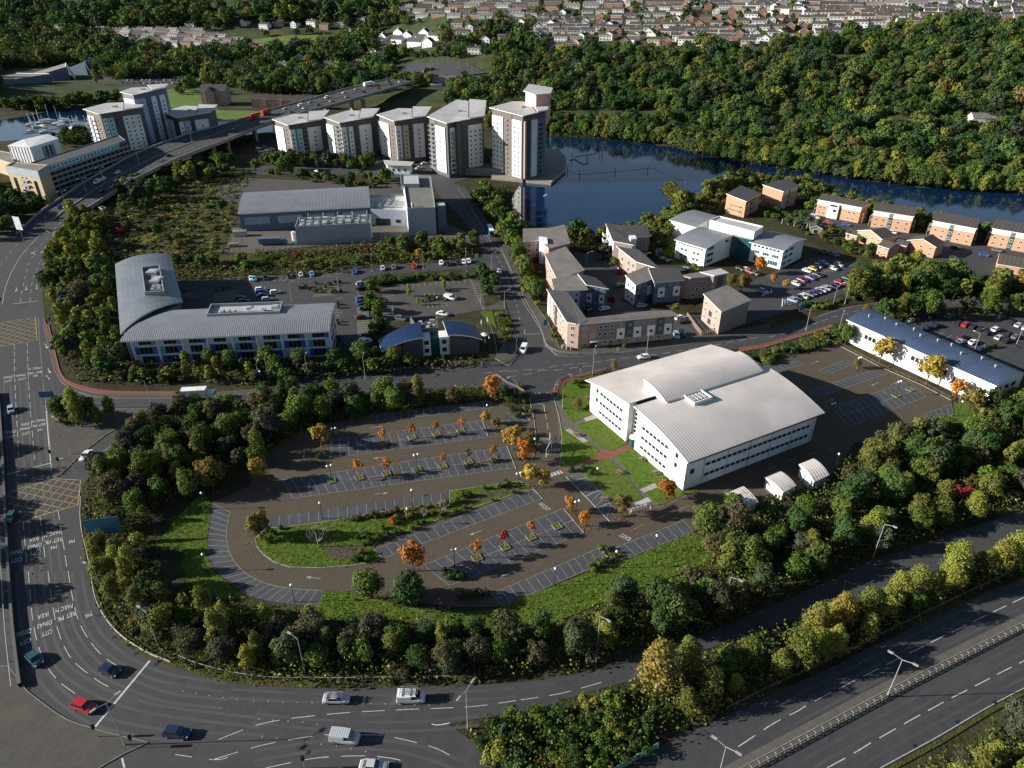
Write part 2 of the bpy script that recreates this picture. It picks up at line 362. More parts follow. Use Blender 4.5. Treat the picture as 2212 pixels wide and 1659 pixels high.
# ---- raised verges, islands and pavements
isl = GL([95, 852, 102, 880, 108, 950, 113, 1029, 122, 1031, 133, 1024, 179, 978, 230, 939, 290, 907, 353, 883, 282, 884, 200, 882, 140, 872, 110, 862])
sheet('traffic_island', [isl], 'pavement', .12, edge=1, kerb='kerb')
isl2 = curve(GL([49, 1481, 60, 1494, 84, 1513, 143, 1554, 205, 1575, 256, 1589, 320, 1604]), 4) + GL([298, 1615, 269, 1628, 210, 1662, 120, 1740, -400, 1780, -400, 1440, 20, 1440])
sheet('paving', [GL([-400, 850, -4, 850, 4, 960, 10, 1080, 18, 1230, 28, 1360, 44, 1484, 20, 1440, -400, 1440])], 'asphalt_dark', .1, edge=1)
sheet('traffic_island', [isl2], 'pavement', .12, edge=1, kerb='kerb')
sheet('pavement', [curve(GL([105, 700, 126, 790, 134, 815, 155, 833, 197, 847, 256, 852, 397, 852, 560, 842]), 4) + GL([560, 851, 397, 862, 256, 862, 197, 857, 158, 843, 132, 825, 118, 800, 93, 700]),
 gl('C1', [330, 1340, 420, 1415, 600, 1422, 850, 1400, 1300, 1350, 1700, 1290, 2212, 1210, 2212, 1150, 1700, 1230, 1300, 1300, 640, 1360, 430, 1330, 340, 1130, 150, 860, -20, 440, -60, 500, 150, 950, 270, 1150]),
 GL([1100, 792, 1120, 766, 1113, 720, 1100, 690, 1090, 740, 1070, 775])], 'pavement', .12, edge=1, kerb='kerb')
sheet('cycle_path', [curve(GL([97, 690, 120, 765, 130, 800, 148, 822, 195, 838, 256, 845, 380, 846]), 4) + curve(GL([380, 852, 256, 851, 195, 846, 143, 828, 124, 804, 114, 765, 92, 690]), 4),
 GL([1192, 850, 1200, 829, 1236, 812, 1300, 801, 1305, 806, 1250, 815, 1212, 833, 1208, 848]),
 GL([1596, 752, 1645, 745, 1707, 727, 1799, 701, 1801, 706, 1710, 734, 1650, 752, 1600, 760])], 'red', .14, edge=1)
isl3 = gl('B1', [2212, 1690, 2120, 1390, 2212, 1320])
# ---- grass
M1 = [gl('C2', [430, 150, 440, 60, 550, 0, 720, -20, 720, 300, 640, 350, 550, 385, 470, 265]), gl('C2', [570, 405, 760, 360, 1010, 570, 880, 625, 780, 600]),
 gl('C2', [460, 430, 520, 440, 690, 560, 770, 620, 740, 680, 560, 750, 440, 770, 450, 600]), gl('C2', [905, 670, 1050, 605, 1110, 640, 1330, 840, 1260, 900, 1110, 945]),
 gl('C2', [640, 750, 800, 700, 870, 700, 1000, 830, 1140, 1030, 1020, 1060, 830, 1000, 640, 820]), gl('C2', [1150, 980, 1250, 930, 1420, 930, 1480, 968, 1650, 945, 1480, 1000, 1280, 1092])]
sheet('paving', [gl('C2', [400, 180, 700, -40, 760, 300, 1100, 560, 1480, 965, 1660, 940, 1280, 1110, 1030, 1140, 860, 1020, 500, 830, 440, 790, 440, 600])], 'paving', .03)
sheet('lawn', M1, 'grass', .10, edge=1)
sheet('brick_path', [gl('C2', [430, 780, 540, 745, 780, 625, 900, 622, 1010, 565, 1020, 535, 1060, 520, 1100, 610, 920, 662, 860, 700, 780, 692, 560, 765, 470, 812])], 'red', .05)
SI = gl('B2', [10, 1370, 110, 1275, 240, 1275, 400, 1250, 700, 1210, 1000, 1150, 1225, 1125, 1270, 1105, 1460, 1085, 1655, 1060, 1650, 965, 1900, 930, 2212, 885])
SI += gl('C2', [90, 880, 200, 930, 290, 1025, 215, 960, 150, 945])[0:3] + gl('C2', [215, 955, 150, 960, 0, 1010]) + gl('B2', [1900, 1090, 1640, 1175, 1300, 1300, 1050, 1385, 1000, 1440, 1085, 1530, 980, 1570, 850, 1592, 560, 1615, 300, 1607, 170, 1565, 80, 1500, 25, 1430])
sheet('grass_island', [SI], 'grass', .11, edge=1, kerb='concrete')
sheet('dirt_patch', [gl('B2', [610, 1450, 640, 1520, 700, 1552, 780, 1545, 850, 1500, 900, 1450, 990, 1420, 750, 1425, 640, 1430]), gl('B2', [1740, 1040, 1840, 1060, 2212, 960, 2212, 925, 1950, 985]), gl('B2', [1230, 1135, 1262, 1130, 1275, 1220, 1235, 1220])], 'brown', .135, edge=1)
SL = GL([684, 1311, 702, 1276, 760, 1280, 880, 1312, 1000, 1325, 1075, 1315, 1097, 1304, 1261, 1240, 1353, 1208, 1497, 1151, 1537, 1167, 1560, 1190, 1532, 1213, 1455, 1245, 1327, 1290, 1174, 1355, 1097, 1368, 1035, 1360, 856, 1340, 692, 1340])
WL = GL([338, 1180, 380, 1120, 420, 1080, 440, 1060, 456, 1090, 445, 1197, 466, 1238, 532, 1292, 480, 1296, 420, 1270, 390, 1225, 400, 1195])
sheet('grass_verge', [SL], 'grass', .06, edge=1)
sheet('grass_verge', [WL], 'grass', .07, edge=1)
sheet('grass_verge', [GL([2060, 868, 2064, 900, 2020, 918, 1975, 940, 2010, 950, 2110, 905, 2100, 870]), gl('B1', [1910, 1040, 2010, 1035, 2050, 1180, 1960, 1100]), gl('C1', [1350, 450, 1450, 450, 1450, 560, 1400, 560, 1350, 520]),
 GL([1230, 815, 1215, 835, 1205, 860, 1228, 905, 1260, 890, 1290, 820])], 'grass', .065, edge=1)
sheet('verge', [GL([189, 1234, 200, 1280, 218, 1321, 246, 1367, 282, 1398, 325, 1424, 369, 1439, 420, 1457, 486, 1474, 566, 1482, 677, 1487, 700, 1470, 560, 1465, 420, 1440, 330, 1400, 260, 1350, 215, 1290]),
 GL([1907, 1664, 2030, 1596, 2132, 1534, 2212, 1491, 2450, 1410, 2450, 1430, 2212, 1502, 2135, 1545, 2035, 1607, 1930, 1664])], 'rough_grass', .10, edge=1)
sheet('rough_ground', [GL([360, 470, 450, 400, 520, 385, 530, 440, 500, 490, 480, 545, 380, 550, 330, 560, 250, 520])], 'rough_grass', 0.0)
sheet('rough_ground', [GL([480, 552, 690, 534, 1035, 530, 1035, 560, 860, 570, 700, 588, 400, 604, 380, 570])], 'rough_grass', 0.002)
sheet('meadow', [gl('A0', [250, 830, 700, 800, 1020, 790, 1020, 830, 800, 850, 300, 860])], 'grass_far', .02)
sheet('meadow', [gl('A0', [1400, 760, 1700, 700, 1700, 850, 1850, 930, 2300, 940, 2300, 990, 1900, 1010, 1500, 930, 1400, 880])], 'grass_far', .025)
def draped(name, pts, m, lift=.3):
 me = bpy.data.meshes.new(name); me.from_pydata([(p.x, p.y, p.z + lift) for p in pts], [], [tuple(range(len(pts)))])
 me.materials.append(M[m]); tri_poly(me); return tag(link(name, me), kind='structure')
draped('playing_field', [GT(480, 97), GT(520, 92), GT(620, 80), GT(720, 79), GT(700, 88), GT(600, 104), GT(500, 104)], 'grass_far', 2.5)
draped('road_junction', [GT(845, 160), GT(900, 172), GT(960, 172), GT(1050, 160), GT(1010, 138), GT(960, 135), GT(890, 140)], 'asphalt', 1.2)
# ---- kerb lines and painted markings
mk = MB(); Z1 = .035
def bays(a0, a1, b0, b1, n, mid=False, w=.10, surf='bay', ends=(True, True), rim=True, z=.024):
 """row of parking bays between edge a0-a1 and edge b0-b1"""
 sheet('parking_bays', [[a0, a1, b1, b0]], surf, z)
 for k in range(n + 1):
  t = k / n; a = a0.lerp(a1, t); b = b0.lerp(b1, t); strip(mk, [a, b], w, z + .015)
 if mid: strip(mk, [a0.lerp(b0, .5), a1.lerp(b1, .5)], w, z + .017)
 if rim: strip(mk, [a0, a1], .14, z + .019, 1); strip(mk, [b0, b1], .14, z + .019, 1)
q = lambda r, x, y: g(r, x, y)
bays(q('B2', 980, 320), q('B2', 1990, 205), q('B2', 975, 390), q('B2', 2005, 262), 16)
bays(q('B2', 650, 535), q('B2', 1930, 365), q('B2', 650, 687), q('B2', 2050, 498), 19, True)
bays(q('B2', 240, 870), q('B2', 2140, 590), q('B2', 330, 1025), q('B2', 2215, 765), 26, True)
bays(q('B2', 130, 1192), q('B2', 1648, 970), q('B2', 130, 1270), q('B2', 1662, 1062), 19, rim=False)
bays(G(812, 1186), G(1153, 1055), G(829, 1206), G(1171, 1077), 18)
bays(G(915, 1221), G(1217, 1098), G(972, 1265), G(1261, 1151), 14, True)
bays(G(1062, 1283), G(1292, 1185), G(1085, 1310), G(1310, 1213), 13)
bays(G(1330, 1183), G(1476, 1125), G(1353, 1206), G(1497, 1149), 8)
bays(G(1745, 845), G(1891, 799), G(1768, 858), G(1917, 807), 14)
bays(G(1797, 881), G(1963, 824), G(1833, 921), G(2001, 857), 14, True)
bays(G(1996, 896), G(2055, 873), G(2019, 916), G(2060, 896), 5)
bays(G(1768, 801), G(1825, 777), G(1790, 808), G(1850, 784), 6)
bays(G(1660, 795), G(1722, 780), G(1672, 803), G(1736, 787), 6)
bays(q('C2', 640, 822), q('C2', 900, 1110), q('C2', 492, 842), q('C2', 880, 1242), 9)
bays(q('C2', -40, 330), q('C2', 90, 268), q('C2', 50, 400), q('C2', 190, 370), 3)
inn = curve(GL([497, 1106, 490, 1147, 493, 1183, 507, 1213, 532, 1239, 566, 1257, 579, 1262, 625, 1271, 702, 1277]), 6)
out = curve(GL([458, 1088, 447, 1150, 447, 1198, 466, 1234, 499, 1262, 532, 1284, 575, 1297, 625, 1304, 684, 1311]), 6)
sheet('parking_bays', [inn + out[::-1]], 'bay', .024)
def sample(pl, n):
 L = sum((b - a).length for a, b in zip(pl, pl[1:])); return [p for p, d in along(pl, L / n * .9999)][:n + 1]
for a, b in zip(sample(inn, 24), sample(out, 24)): strip(mk, [a, b], .1, .04)
strip(mk, inn, .16, .045, 1)
kb = MB()
for pl in (gl('B2', [1925, 360, 1975, 500]), gl('B2', [2075, 375, 2180, 380]), gl('B2', [2135, 585, 2212, 780]), gl('C2', [470, 1115, 640, 1315]), gl('C2', [765, 1445, 850, 1530]),
 gl('C2', [210, 940, 295, 1030]), gl('C2', [490, 842, 880, 1242]), gl('C2', [80, 268, 190, 370]), GL([1804, 742, 1902, 793, 1991, 832, 2055, 865]), GL([2060, 896, 2019, 914, 1973, 937]),
 gl('C2', [385, 170, 430, 330, 455, 480, 452, 640, 430, 770]), gl('C2', [182, 190, 215, 330, 235, 480, 232, 620, 200, 720])):
 strip(kb, pl, .16, .13, 0, z0=-.02)
tag(kb.build('kerb', ['concrete']), kind='structure')
for r, l in (('B2', [600, 340, 0, 0]),):
 pass
for a, b in ((q('B2', 985, 437), q('B2', 1090, 418)), (q('B2', 1125, 675), q('B2', 1003, 690)), (q('B2', 1015, 993), q('B2', 1138, 980)), (q('B2', 1925, 1297), q('B2', 1815, 1338)),
 (q('B3', 562, 62), q('B3', 435, 48)), (q('B3', 2200, 0), q('B3', 2070, 52)), (q('D1', 415, 1480), q('D1', 485, 1455)), (q('D2', 995, 45), q('D2', 922, 75)), (q('D2', 540, 213), q('D2', 610, 188)),
 (q('B2', 435, 615), q('B2', 415, 690)), (q('B2', 462, 885), q('B2', 470, 950)), (q('C2', 365, 500), q('C2', 345, 580)), (q('D1', 1080, 1660), q('D1', 1150, 1635))):
 arrow(mk, a, b, .45, .05)
wm = MB()   # walkways across the bay rows
sheet('walkway', [gl('B2', [1163, 463, 1195, 460, 1222, 612, 1180, 618]), gl('B2', [1192, 728, 1222, 720, 1242, 890, 1208, 897]), gl('B2', [1222, 1037, 1252, 1033, 1266, 1110, 1230, 1118]), gl('C2', [-80, 330, -30, 310, 10, 380, -50, 400])], 'brown', .06)
# zebra by the brick path, hatch lines
for k in range(4):
 a = g('C2', 358 + k * 28, 815 - k * 9); b = g('C2', 378 + k * 28, 842 - k * 9); strip(mk, [a, b], .7, .05, 2)
for (r, x0, y0, x1, y1, n, dx, dy) in (('C2', 540, 890, 660, 850, 7, 12, 8), ('C2', 660, 1010, 770, 960, 7, 14, 10), ('C2', 760, 1110, 880, 1060, 7, 12, 12)):
 for k in range(n + 1):
  t = k / n; a = g(r, x0 + (x1 - x0) * t, y0 + (y1 - y0) * t); b = g(r, x0 + (x1 - x0) * t + dx, y0 + (y1 - y0) * t - dy); strip(mk, [a, b], .12, .055, 2)
# road centre and lane lines
def dl(r, l, on=4, off=2, w=.12, mi=2, n=5, z=.02): dashes(mk, curve(gl(r, l) if r else GL(l), n), on, off, w, z, mi)
def sl(r, l, w=.12, mi=2, z=.02): strip(mk, curve(gl(r, l) if r else GL(l), 5), w, z, mi)
dl('A2', [125, 0, 135, 250, 150, 500, 160, 790]); dl('A2', [238, 0, 255, 250, 275, 500, 295, 760]); dl('A2', [360, 0, 375, 160], 1, 1)
dl('A2', [195, 1215, 215, 1450, 232, 1659]); dl('A2', [338, 1180, 365, 1400, 395, 1659]); dl('A2', [490, 1130, 530, 1380, 572, 1659])
dl('A3', [240, 0, 262, 290, 305, 560, 385, 780, 500, 930, 640, 1035]); dl('A3', [405, 0, 440, 260, 490, 500, 590, 720, 740, 860, 880, 955, 1040, 1025])
dl('A3', [575, 0, 610, 210, 665, 420, 760, 590, 900, 740, 1150, 885])
sl('A3', [1265, 752, 800, 1315], .4); sl('A2', [0, 840, 425, 728], .3); sl('A1', [110, 975, 320, 950], .3)
dl('B3', [-300, 1420, 0, 1305, 250, 1250, 540, 1215, 820, 1190, 1290, 1165, 1570, 1155, 1850, 1140, 2130, 1103, 2330, 1070]); dl('C3', [70, 1090, 240, 1065, 420, 1035, 510, 1015, 760, 945, 980, 880])
dl('B3', [-350, 1590, 0, 1485, 200, 1440, 490, 1392, 640, 1378, 1060, 1382, 1160, 1398, 1340, 1437, 1500, 1480, 1610, 1528, 1850, 1659])
dl('B3', [100, 1659, 470, 1583, 710, 1562, 975, 1558, 1190, 1583, 1340, 1628, 1420, 1659]); dl('A3', [1480, 1545, 1830, 1590, 2030, 1522], 3, 3)
sl('A3', [1030, 1575, 1050, 1659], .3); sl('B3', [1500, 1290, 1560, 1296, 1650, 1280], .2)
dl('D3', [-200, 1480, 105, 1280, 300, 1180, 400, 1118, 620, 1005, 725, 952, 930, 848, 1025, 800, 1228, 698, 1320, 655, 1515, 555, 1610, 510, 1790, 420, 1880, 378, 2058, 292, 2135, 255, 2400, 130], 4, 2, .16)
dl('D3', [550, 1659, 750, 1550, 912, 1452, 985, 1410, 1175, 1302, 1280, 1242, 1467, 1140, 1568, 1085, 1745, 995, 1862, 935, 2010, 857, 2100, 812, 2212, 755, 2500, 600], 4, 2, .16)
sl('D3', [1000, 1659, 1500, 1385, 1900, 1150, 2212, 985, 2500, 850], .12); sl('A2', [385, 200, 400, 420, 425, 690, 445, 840], .25)
dl('A2', [860, 633, 970, 565, 1010, 538, 1130, 478, 1180, 455, 1320, 390], 4, 2)
dl('C1', [0, 1590, 180, 1565, 380, 1500, 620, 1480, 760, 1462, 1000, 1430, 1360, 1385, 2212, 1240], 3, 2); dl('C1', [0, 1545, 180, 1530, 400, 1535, 640, 1500, 790, 1500], 3, 2)
dl('B1', [1940, 1560, 2212, 1530], 3, 2); dl('B2', [1280, 40, 1480, 20], 3, 2)
dl('C1', [110, 1170, 80, 1000, 30, 850, -30, 700, -100, 560, -200, 400, -340, 210, -440, 60], 2.5, 3.5); sl('C1', [320, 1340, 290, 1230, 240, 1130, 130, 960, 50, 780, -40, 560, -150, 440, -330, 130, -420, 0], .12)
sl('C1', [145, 1190, 148, 1230, 270, 1225], .15); sl('C1', [-95, 1400, -120, 1240, -250, 920, -400, 600, -560, 430], .1)
dl('D1', [60, 1255, 120, 1240, 240, 1210, 330, 1180, 520, 1115, 610, 1085, 800, 1035, 990, 1000, 1200, 965, 1700, 965, 2160, 978, 2400, 985], 3, 2.5); sl('D1', [480, 1080, 700, 1010, 1000, 965, 1300, 945, 2212, 948], .1)
dl('A1', [5, 660, 120, 500, 240, 400, 380, 280, 480, 180], 4, 5); dl('A1', [170, 960, 200, 800, 260, 600, 380, 440, 480, 340], 4, 5); dl('A1', [255, 950, 275, 780, 330, 640, 400, 540], 4, 5)
sl('A1', [20, 980, 40, 860, 100, 700, 200, 540, 330, 400], .15)
dl('A1', [325, 1090, 335, 1300, 350, 1470, 365, 1659], 1, 1); dl('A1', [120, 1320, 125, 1659], 4, 2); dl('A1', [230, 1300, 240, 1659], 4, 2)
dl('C2', [315, 310, 345, 470], 3, 2); sl('C2', [205, 232, 295, 232, 310, 300], .15)
dl('C2', [1060, 1290, 1220, 1210, 1395, 1140, 1490, 1105, 1740, 1005, 1960, 900], 3, 4, .12, 0, 2, .05); dl('D2', [50, 780, 350, 670, 660, 590], 3, 4, .12, 0, 2, .05)
for x0, y0, x1, y1, n in ((1175, 775, 1775, 715, 13), (1440, 985, 1620, 975, 4)):
 pass
L2 = lambda l, n: [strip(mk, [g('B1', l[0] + (l[2] - l[0]) * k / n, l[1] + (l[3] - l[1]) * k / n), g('B1', l[4] + (l[6] - l[4]) * k / n, l[5] + (l[7] - l[5]) * k / n)], .1, .05, 2) for k in range(n + 1)]
L2([1195, 815, 1770, 768, 1205, 845, 1785, 795], 12); L2([1830, 805, 1870, 965, 1920, 800, 1955, 962], 8); L2([1460, 975, 1620, 965, 1470, 1010, 1632, 1000], 4)
L2([1100, 850, 1100, 1100, 1180, 845, 1180, 1090], 12); L2([870, 1100, 870, 1260, 985, 1090, 985, 1255], 8); L2([30, 765, 640, 725, 10, 800, 630, 745], 12); L2([1400, 890, 1560, 880, 1405, 915, 1565, 905], 4)
L2([660, 980, 665, 1120, 740, 980, 740, 1120], 6); L2([870, 880, 870, 1080, 960, 880, 965, 1080], 9)
for k in range(9): strip(mk, [g('D1', 1480 + k * 62, 1180 + k * 30), g('D1', 1400 + k * 62, 1220 + k * 30)], .1, .05, 2)
for k in range(14): strip(mk, [g('D1', 380 + k * 30, 760 - k * 8), g('D1', 440 + k * 30, 700 - k * 8)], .1, .05, 2)
for (a, b) in (((140, 835), (135, 870)), ((222, 825), (220, 860)), ((312, 810), (308, 850)), ((295, 525), (275, 550)), ((370, 515), (345, 545))): arrow(mk, g('A1', *a), g('A1', *b), .5, .02, 2)
arrow(mk, g('A1', 380, 1310), g('A1', 400, 1350), .5, .02, 2); arrow(mk, g('A1', 405, 1520), g('A1', 425, 1560), .5, .02, 2)
o = mk.build('road_marking', ['white_old', 'kerb', 'white']); o['kind'] = 'structure'
# yellow box junctions
def ybox(poly, dirs, step):
 b = MB(); strip(b, poly + [poly[0]], .22, .022)
 for d in dirs:
  d = d.normalized(); n = Vector((-d.y, d.x, 0)); ks = [p.dot(n) for p in poly]; k = min(ks) + step
  while k < max(ks):
   hit = []
   for a, c in zip(poly, poly[1:] + poly[:1]):
    ka, kc = a.dot(n) - k, c.dot(n) - k
    if ka * kc < 0: hit.append(a + (c - a) * (ka / (ka - kc)))
   hit.sort(key=lambda p: p.dot(d))
   if len(hit) >= 2: strip(b, [hit[0], hit[-1]], .15, .02)
   k += step
 tag(b.build('yellow_box_marking', 'yellow'), kind='structure')
ybox(gl('A2', [50, 975, 230, 925, 470, 860, 680, 872, 668, 1010, 655, 1085, 540, 1115, 380, 1160, 200, 1220, 55, 1250]), (g('A2', 655, 1085) - g('A2', 220, 990), g('A2', 650, 880) - g('A2', 400, 1155)), 2.1)
ybox(gl('A1', [-60, 1140, 120, 1115, 300, 1088, 312, 1283, 130, 1315, -60, 1345]), (g('A1', 310, 1230) - g('A1', 0, 1150), g('A1', 300, 1100) - g('A1', 0, 1270)), 2.3)
# lettering on the carriageway
for r, txt, x0, y0, x1, y1, h in (('A3', 'CITY', 262, 575, 163, 615, 2.0), ('A3', 'DINAS', 264, 500, 140, 540, 2.0), ('A3', 'CITY', 442, 505, 350, 540, 1.9), ('A3', 'DINAS', 440, 428, 315, 468, 1.9), ('A3', 'IKEA', 410, 362, 318, 390, 1.9),
 ('A3', 'RET PK', 640, 352, 482, 412, 1.9), ('A3', 'PARC M', 615, 288, 470, 335, 1.9), ('A3', 'M4', 775, 358, 722, 383, 2.0),
 ('A2', 'CITY', 187, 1540, 85, 1558, 2.1), ('A2', 'DINAS', 198, 1468, 86, 1494, 2.1), ('A2', 'CITY', 345, 1472, 252, 1498, 2.0), ('A2', 'DINAS', 352, 1415, 235, 1442, 2.0), ('A2', 'IKEA', 330, 1362, 247, 1384, 2.0),
 ('A2', 'RET PK', 527, 1370, 375, 1404, 2.1), ('A2', 'PARC M', 510, 1305, 373, 1345, 2.1), ('A2', 'M4', 482, 1432, 428, 1446, 2.1), ('A2', 'M4', 632, 1382, 582, 1398, 2.1),
 ('A2', 'DINAS', 132, 462, 38, 474, 2.2), ('A2', 'CITY', 122, 500, 50, 508, 2.2), ('A2', 'DINAS', 257, 432, 167, 444, 2.2), ('A2', 'CITY', 250, 472, 185, 484, 2.2), ('A2', 'IKEA', 245, 398, 178, 406, 2.2),
 ('A2', 'RET PK', 385, 398, 275, 418, 2.2), ('A2', 'PARC M', 382, 362, 270, 380, 2.2), ('A2', 'M4', 358, 443, 320, 453, 2.2),
 ('A1', 'CITY', 100, 1620, 38, 1632, 2.3), ('A1', 'DINAS', 110, 1588, 28, 1600, 2.3), ('A1', 'CITY', 214, 1602, 150, 1612, 2.3), ('A1', 'DINAS', 217, 1572, 138, 1584, 2.3), ('A1', 'M4', 318, 1578, 282, 1586, 2.3),
 ('A1', 'RET PK', 352, 1548, 238, 1564, 2.3), ('A1', 'PARC M', 344, 1515, 242, 1526, 2.3),
 ('C2', 'NO EXIT', 272, 1068, 348, 1128, 1.3), ('C2', 'EXIT', 1030, 1375, 950, 1330, 1.3)):
 road_text(txt, g(r, x0, y0), g(r, x1, y1), h * (.66 if h > 1.5 else 1))
# ================================================================ BUILDINGS
M['wall_white'] = mat('white_cladding', (.74, .74, .73), base2=(.66, .66, .65), scale=.35, var=.06, rough=.6, big=((.58, .58, .56), .13, .45))
M['wall_offwhite'] = mat('offwhite_render', (.60, .60, .59), base2=(.52, .52, .52), scale=.5, var=.08, rough=.8)
M['wall_dark'] = mat('dark_cladding', (.062, .060, .064), base2=(.08, .074, .074), scale=.6, var=.2, rough=.7)
M['wall_brown'] = mat('brown_cladding', (.13, .11, .10), base2=(.10, .085, .078), scale=2, var=.2, rough=.8)
M['wall_cream'] = mat('cream_cladding', (.48, .44, .33), var=.08, rough=.7)
M['wall_aqua'] = mat('aqua_cladding', (.30, .48, .52), var=.08, rough=.6)
M['wall_pink'] = mat('pink_render', (.62, .36, .33), base2=(.56, .31, .29), scale=.4, var=.08, rough=.8)
M['wall_lav'] = mat('lavender_cladding', (.36, .38, .50), var=.08, rough=.7)
M['wall_yellow'] = mat('buff_brick', (.42, .33, .19), base2=(.36, .28, .165), scale=3, var=.12, rough=.85)
M['wall_grey'] = mat('grey_cladding', (.30, .33, .38), base2=(.25, .28, .33), scale=.5, var=.1, rough=.55)
M['wall_bluegrey'] = mat('bluegrey_cladding', (.085, .12, .17), var=.12, rough=.6)
M['brick_pink'] = mat('pale_brick', (.38, .26, .21), base2=(.30, .205, .17), scale=3.5, var=.14, rough=.9)
M['brick_grey'] = mat('greyish_brick', (.24, .19, .165), base2=(.19, .15, .135), scale=3.5, var=.14, rough=.9)
M['brick_orange'] = mat('orange_brick', (.48, .27, .16), base2=(.40, .215, .13), scale=3.0, var=.13, rough=.9)
M['brick_red'] = mat('red_brick', (.33, .14, .085), base2=(.26, .11, .07), scale=2.5, var=.14, rough=.9)
M['stone'] = mat('grey_stone', (.26, .24, .20), base2=(.19, .175, .15), scale=1.5, var=.2, rough=.9)
M['roof_slate'] = mat('dark_slate', (.060, .055, .055), base2=(.045, .042, .043), scale=1.5, var=.18, rough=.75)
M['roof_tile'] = mat('brown_tiles', (.078, .064, .054), base2=(.060, .050, .044), scale=1.5, var=.18, rough=.85, uvs=(1.6, .05, .25))
M['roof_grey'] = mat('weathered_grey_roof', (.175, .155, .140), base2=(.135, .12, .11), scale=.35, var=.16, rough=.85)
M['roof_membrane'] = mat('pale_roof_membrane', (.42, .41, .40), base2=(.34, .335, .33), scale=.25, var=.12, rough=.7)
M['roof_pale'] = mat('pale_metal_roof', (.74, .665, .63), base2=(.64, .575, .54), scale=.2, var=.09, rough=.55, big=((.52, .475, .44), .07, .5), uvs=(.85, .04, .30))
M['roof_metal'] = mat('grey_metal_roof', (.24, .248, .268), base2=(.20, .21, .23), scale=.2, var=.08, rough=.5, uvs=(.7, .04, .32))
M['roof_smooth'] = mat('smooth_metal_roof', (.15, .162, .182), base2=(.12, .13, .15), scale=.35, var=.15, rough=.4, uvs=(1.1, .01, .06))
M['roof_blue'] = mat('blue_metal_roof', (.055, .085, .15), base2=(.045, .07, .125), scale=.3, var=.1, rough=.4, uvs=(1.0, .05, .30))
M['solar'] = mat('solar_panel', (.012, .03, .085), rough=.25, var=.2, scale=.5, uvs=(1.6, .01, .35))
M['trim'] = mat('white_trim', (.70, .70, .69), var=.04, rough=.6)
M['frame_grey'] = mat('grey_frame', (.25, .27, .30), var=.08, rough=.5)
M['glass'] = mat('window_glass', (.012, .018, .026), rough=.12, var=.3, scale=.4, spec=.7)
M['glass_teal'] = mat('teal_glazing', (.018, .075, .085), rough=.15, var=.35, scale=.5, spec=.7)
M['machine'] = mat('plant_metal', (.42, .43, .44), base2=(.30, .31, .32), scale=1.5, var=.2, rough=.5)
M['black'] = mat('black_metal', (.015, .015, .017), var=.1, rough=.5)
M['p_blue'] = mat('blue_panel', (.05, .07, .42), var=.05, rough=.5); M['p_violet'] = mat('violet_panel', (.12, .11, .42), var=.05, rough=.5)
M['p_teal'] = mat('teal_panel', (.08, .30, .36), var=.05, rough=.5); M['p_pale'] = mat('pale_panel', (.48, .56, .64), var=.05, rough=.5); M['p_mauve'] = mat('mauve_panel', (.33, .22, .38), var=.05, rough=.5)
M['timber'] = mat('weathered_timber', (.20, .13, .085), base2=(.14, .09, .06), scale=3, var=.2, rough=.9)
M['sheeting'] = mat('white_sheeting', (.66, .65, .66), base2=(.52, .52, .54), scale=.8, var=.1, rough=.7, bump=.15, bscale=1)
def V2(x, y, z=0): return Vector((x, y, z))
def nrm(A, B): d = (B - A); d.z = 0; d.normalize(); return d, Vector((d.y, -d.x, 0))
_wm = {}
def win_mesh(w, h, style='white', mull=1, sill=False):
 k = (round(w, 2), round(h, 2), style, mull)
 if k in _wm: return _wm[k]
 b = MB(); t = .09 if style != 'none' else 0
 b.box(-w / 2 + t, w / 2 - t, -.05, .06, -h / 2 + t, h / 2 - t, 1)
 if t:
  b.box(-w / 2, w / 2, -.09, .04, h / 2 - t, h / 2, 0); b.box(-w / 2, w / 2, -.11, .04, -h / 2, -h / 2 + t, 0)
  b.box(-w / 2, -w / 2 + t, -.09, .04, -h / 2 + t, h / 2 - t, 0); b.box(w / 2 - t, w / 2, -.09, .04, -h / 2 + t, h / 2 - t, 0)
  for j in range(1, mull): x = -w / 2 + w * j / mull; b.box(x - .04, x + .04, -.08, .04, -h / 2 + t, h / 2 - t, 0)
 fm = {'white': 'trim', 'grey': 'frame_grey', 'dark': 'black', 'none': 'black', 'teal': 'trim'}[style]
 _wm[k] = b.mesh('window', [fm, 'glass_teal' if style == 'teal' else 'glass']); return _wm[k]
def windows(root, A, B, ts, zs, w, h, style='white', mull=1, name='window', out=.0):
 d, n = nrm(A, B); L = (B - A).length; me = win_mesh(w, h, style, mull); rz = math.atan2(d.y, d.x); r0 = root.location
 if isinstance(ts, int): ts = [(k + .5) / ts for k in range(ts)]
 for z in zs:
  for t in ts:
   p = A + (B - A) * t + n * out; link(name, me, root, (p.x - r0.x, p.y - r0.y, z), rz)
def local(pts, root): r = root.location; return [Vector((p.x - r.x, p.y - r.y, p.z)) for p in pts]
def panel(root, A, B, t0, t1, z0, z1, m, proud=.25, name='panel', back=.05):
 d, n = nrm(A, B); P0 = A + (B - A) * t0; P1 = A + (B - A) * t1
 b = MB(); q = [P0 - n * back, P0 + n * proud, P1 + n * proud, P1 - n * back]; b.prism(local(q, root), z0, z1, 0, bottom=True)
 return b.build(name, m, root)
def inset(P, w):
 n = len(P); out = []
 for i in range(n):
  a, b, c2 = P[i - 1], P[i], P[(i + 1) % n]
  d1, n1 = nrm(a, b); d2, n2 = nrm(b, c2); m = n1 + n2
  m = m / max(.35, m.length_squared) * 2 if m.length > .1 else n1
  out.append(Vector((b.x - m.x * w, b.y - m.y * w, b.z)))
 return out
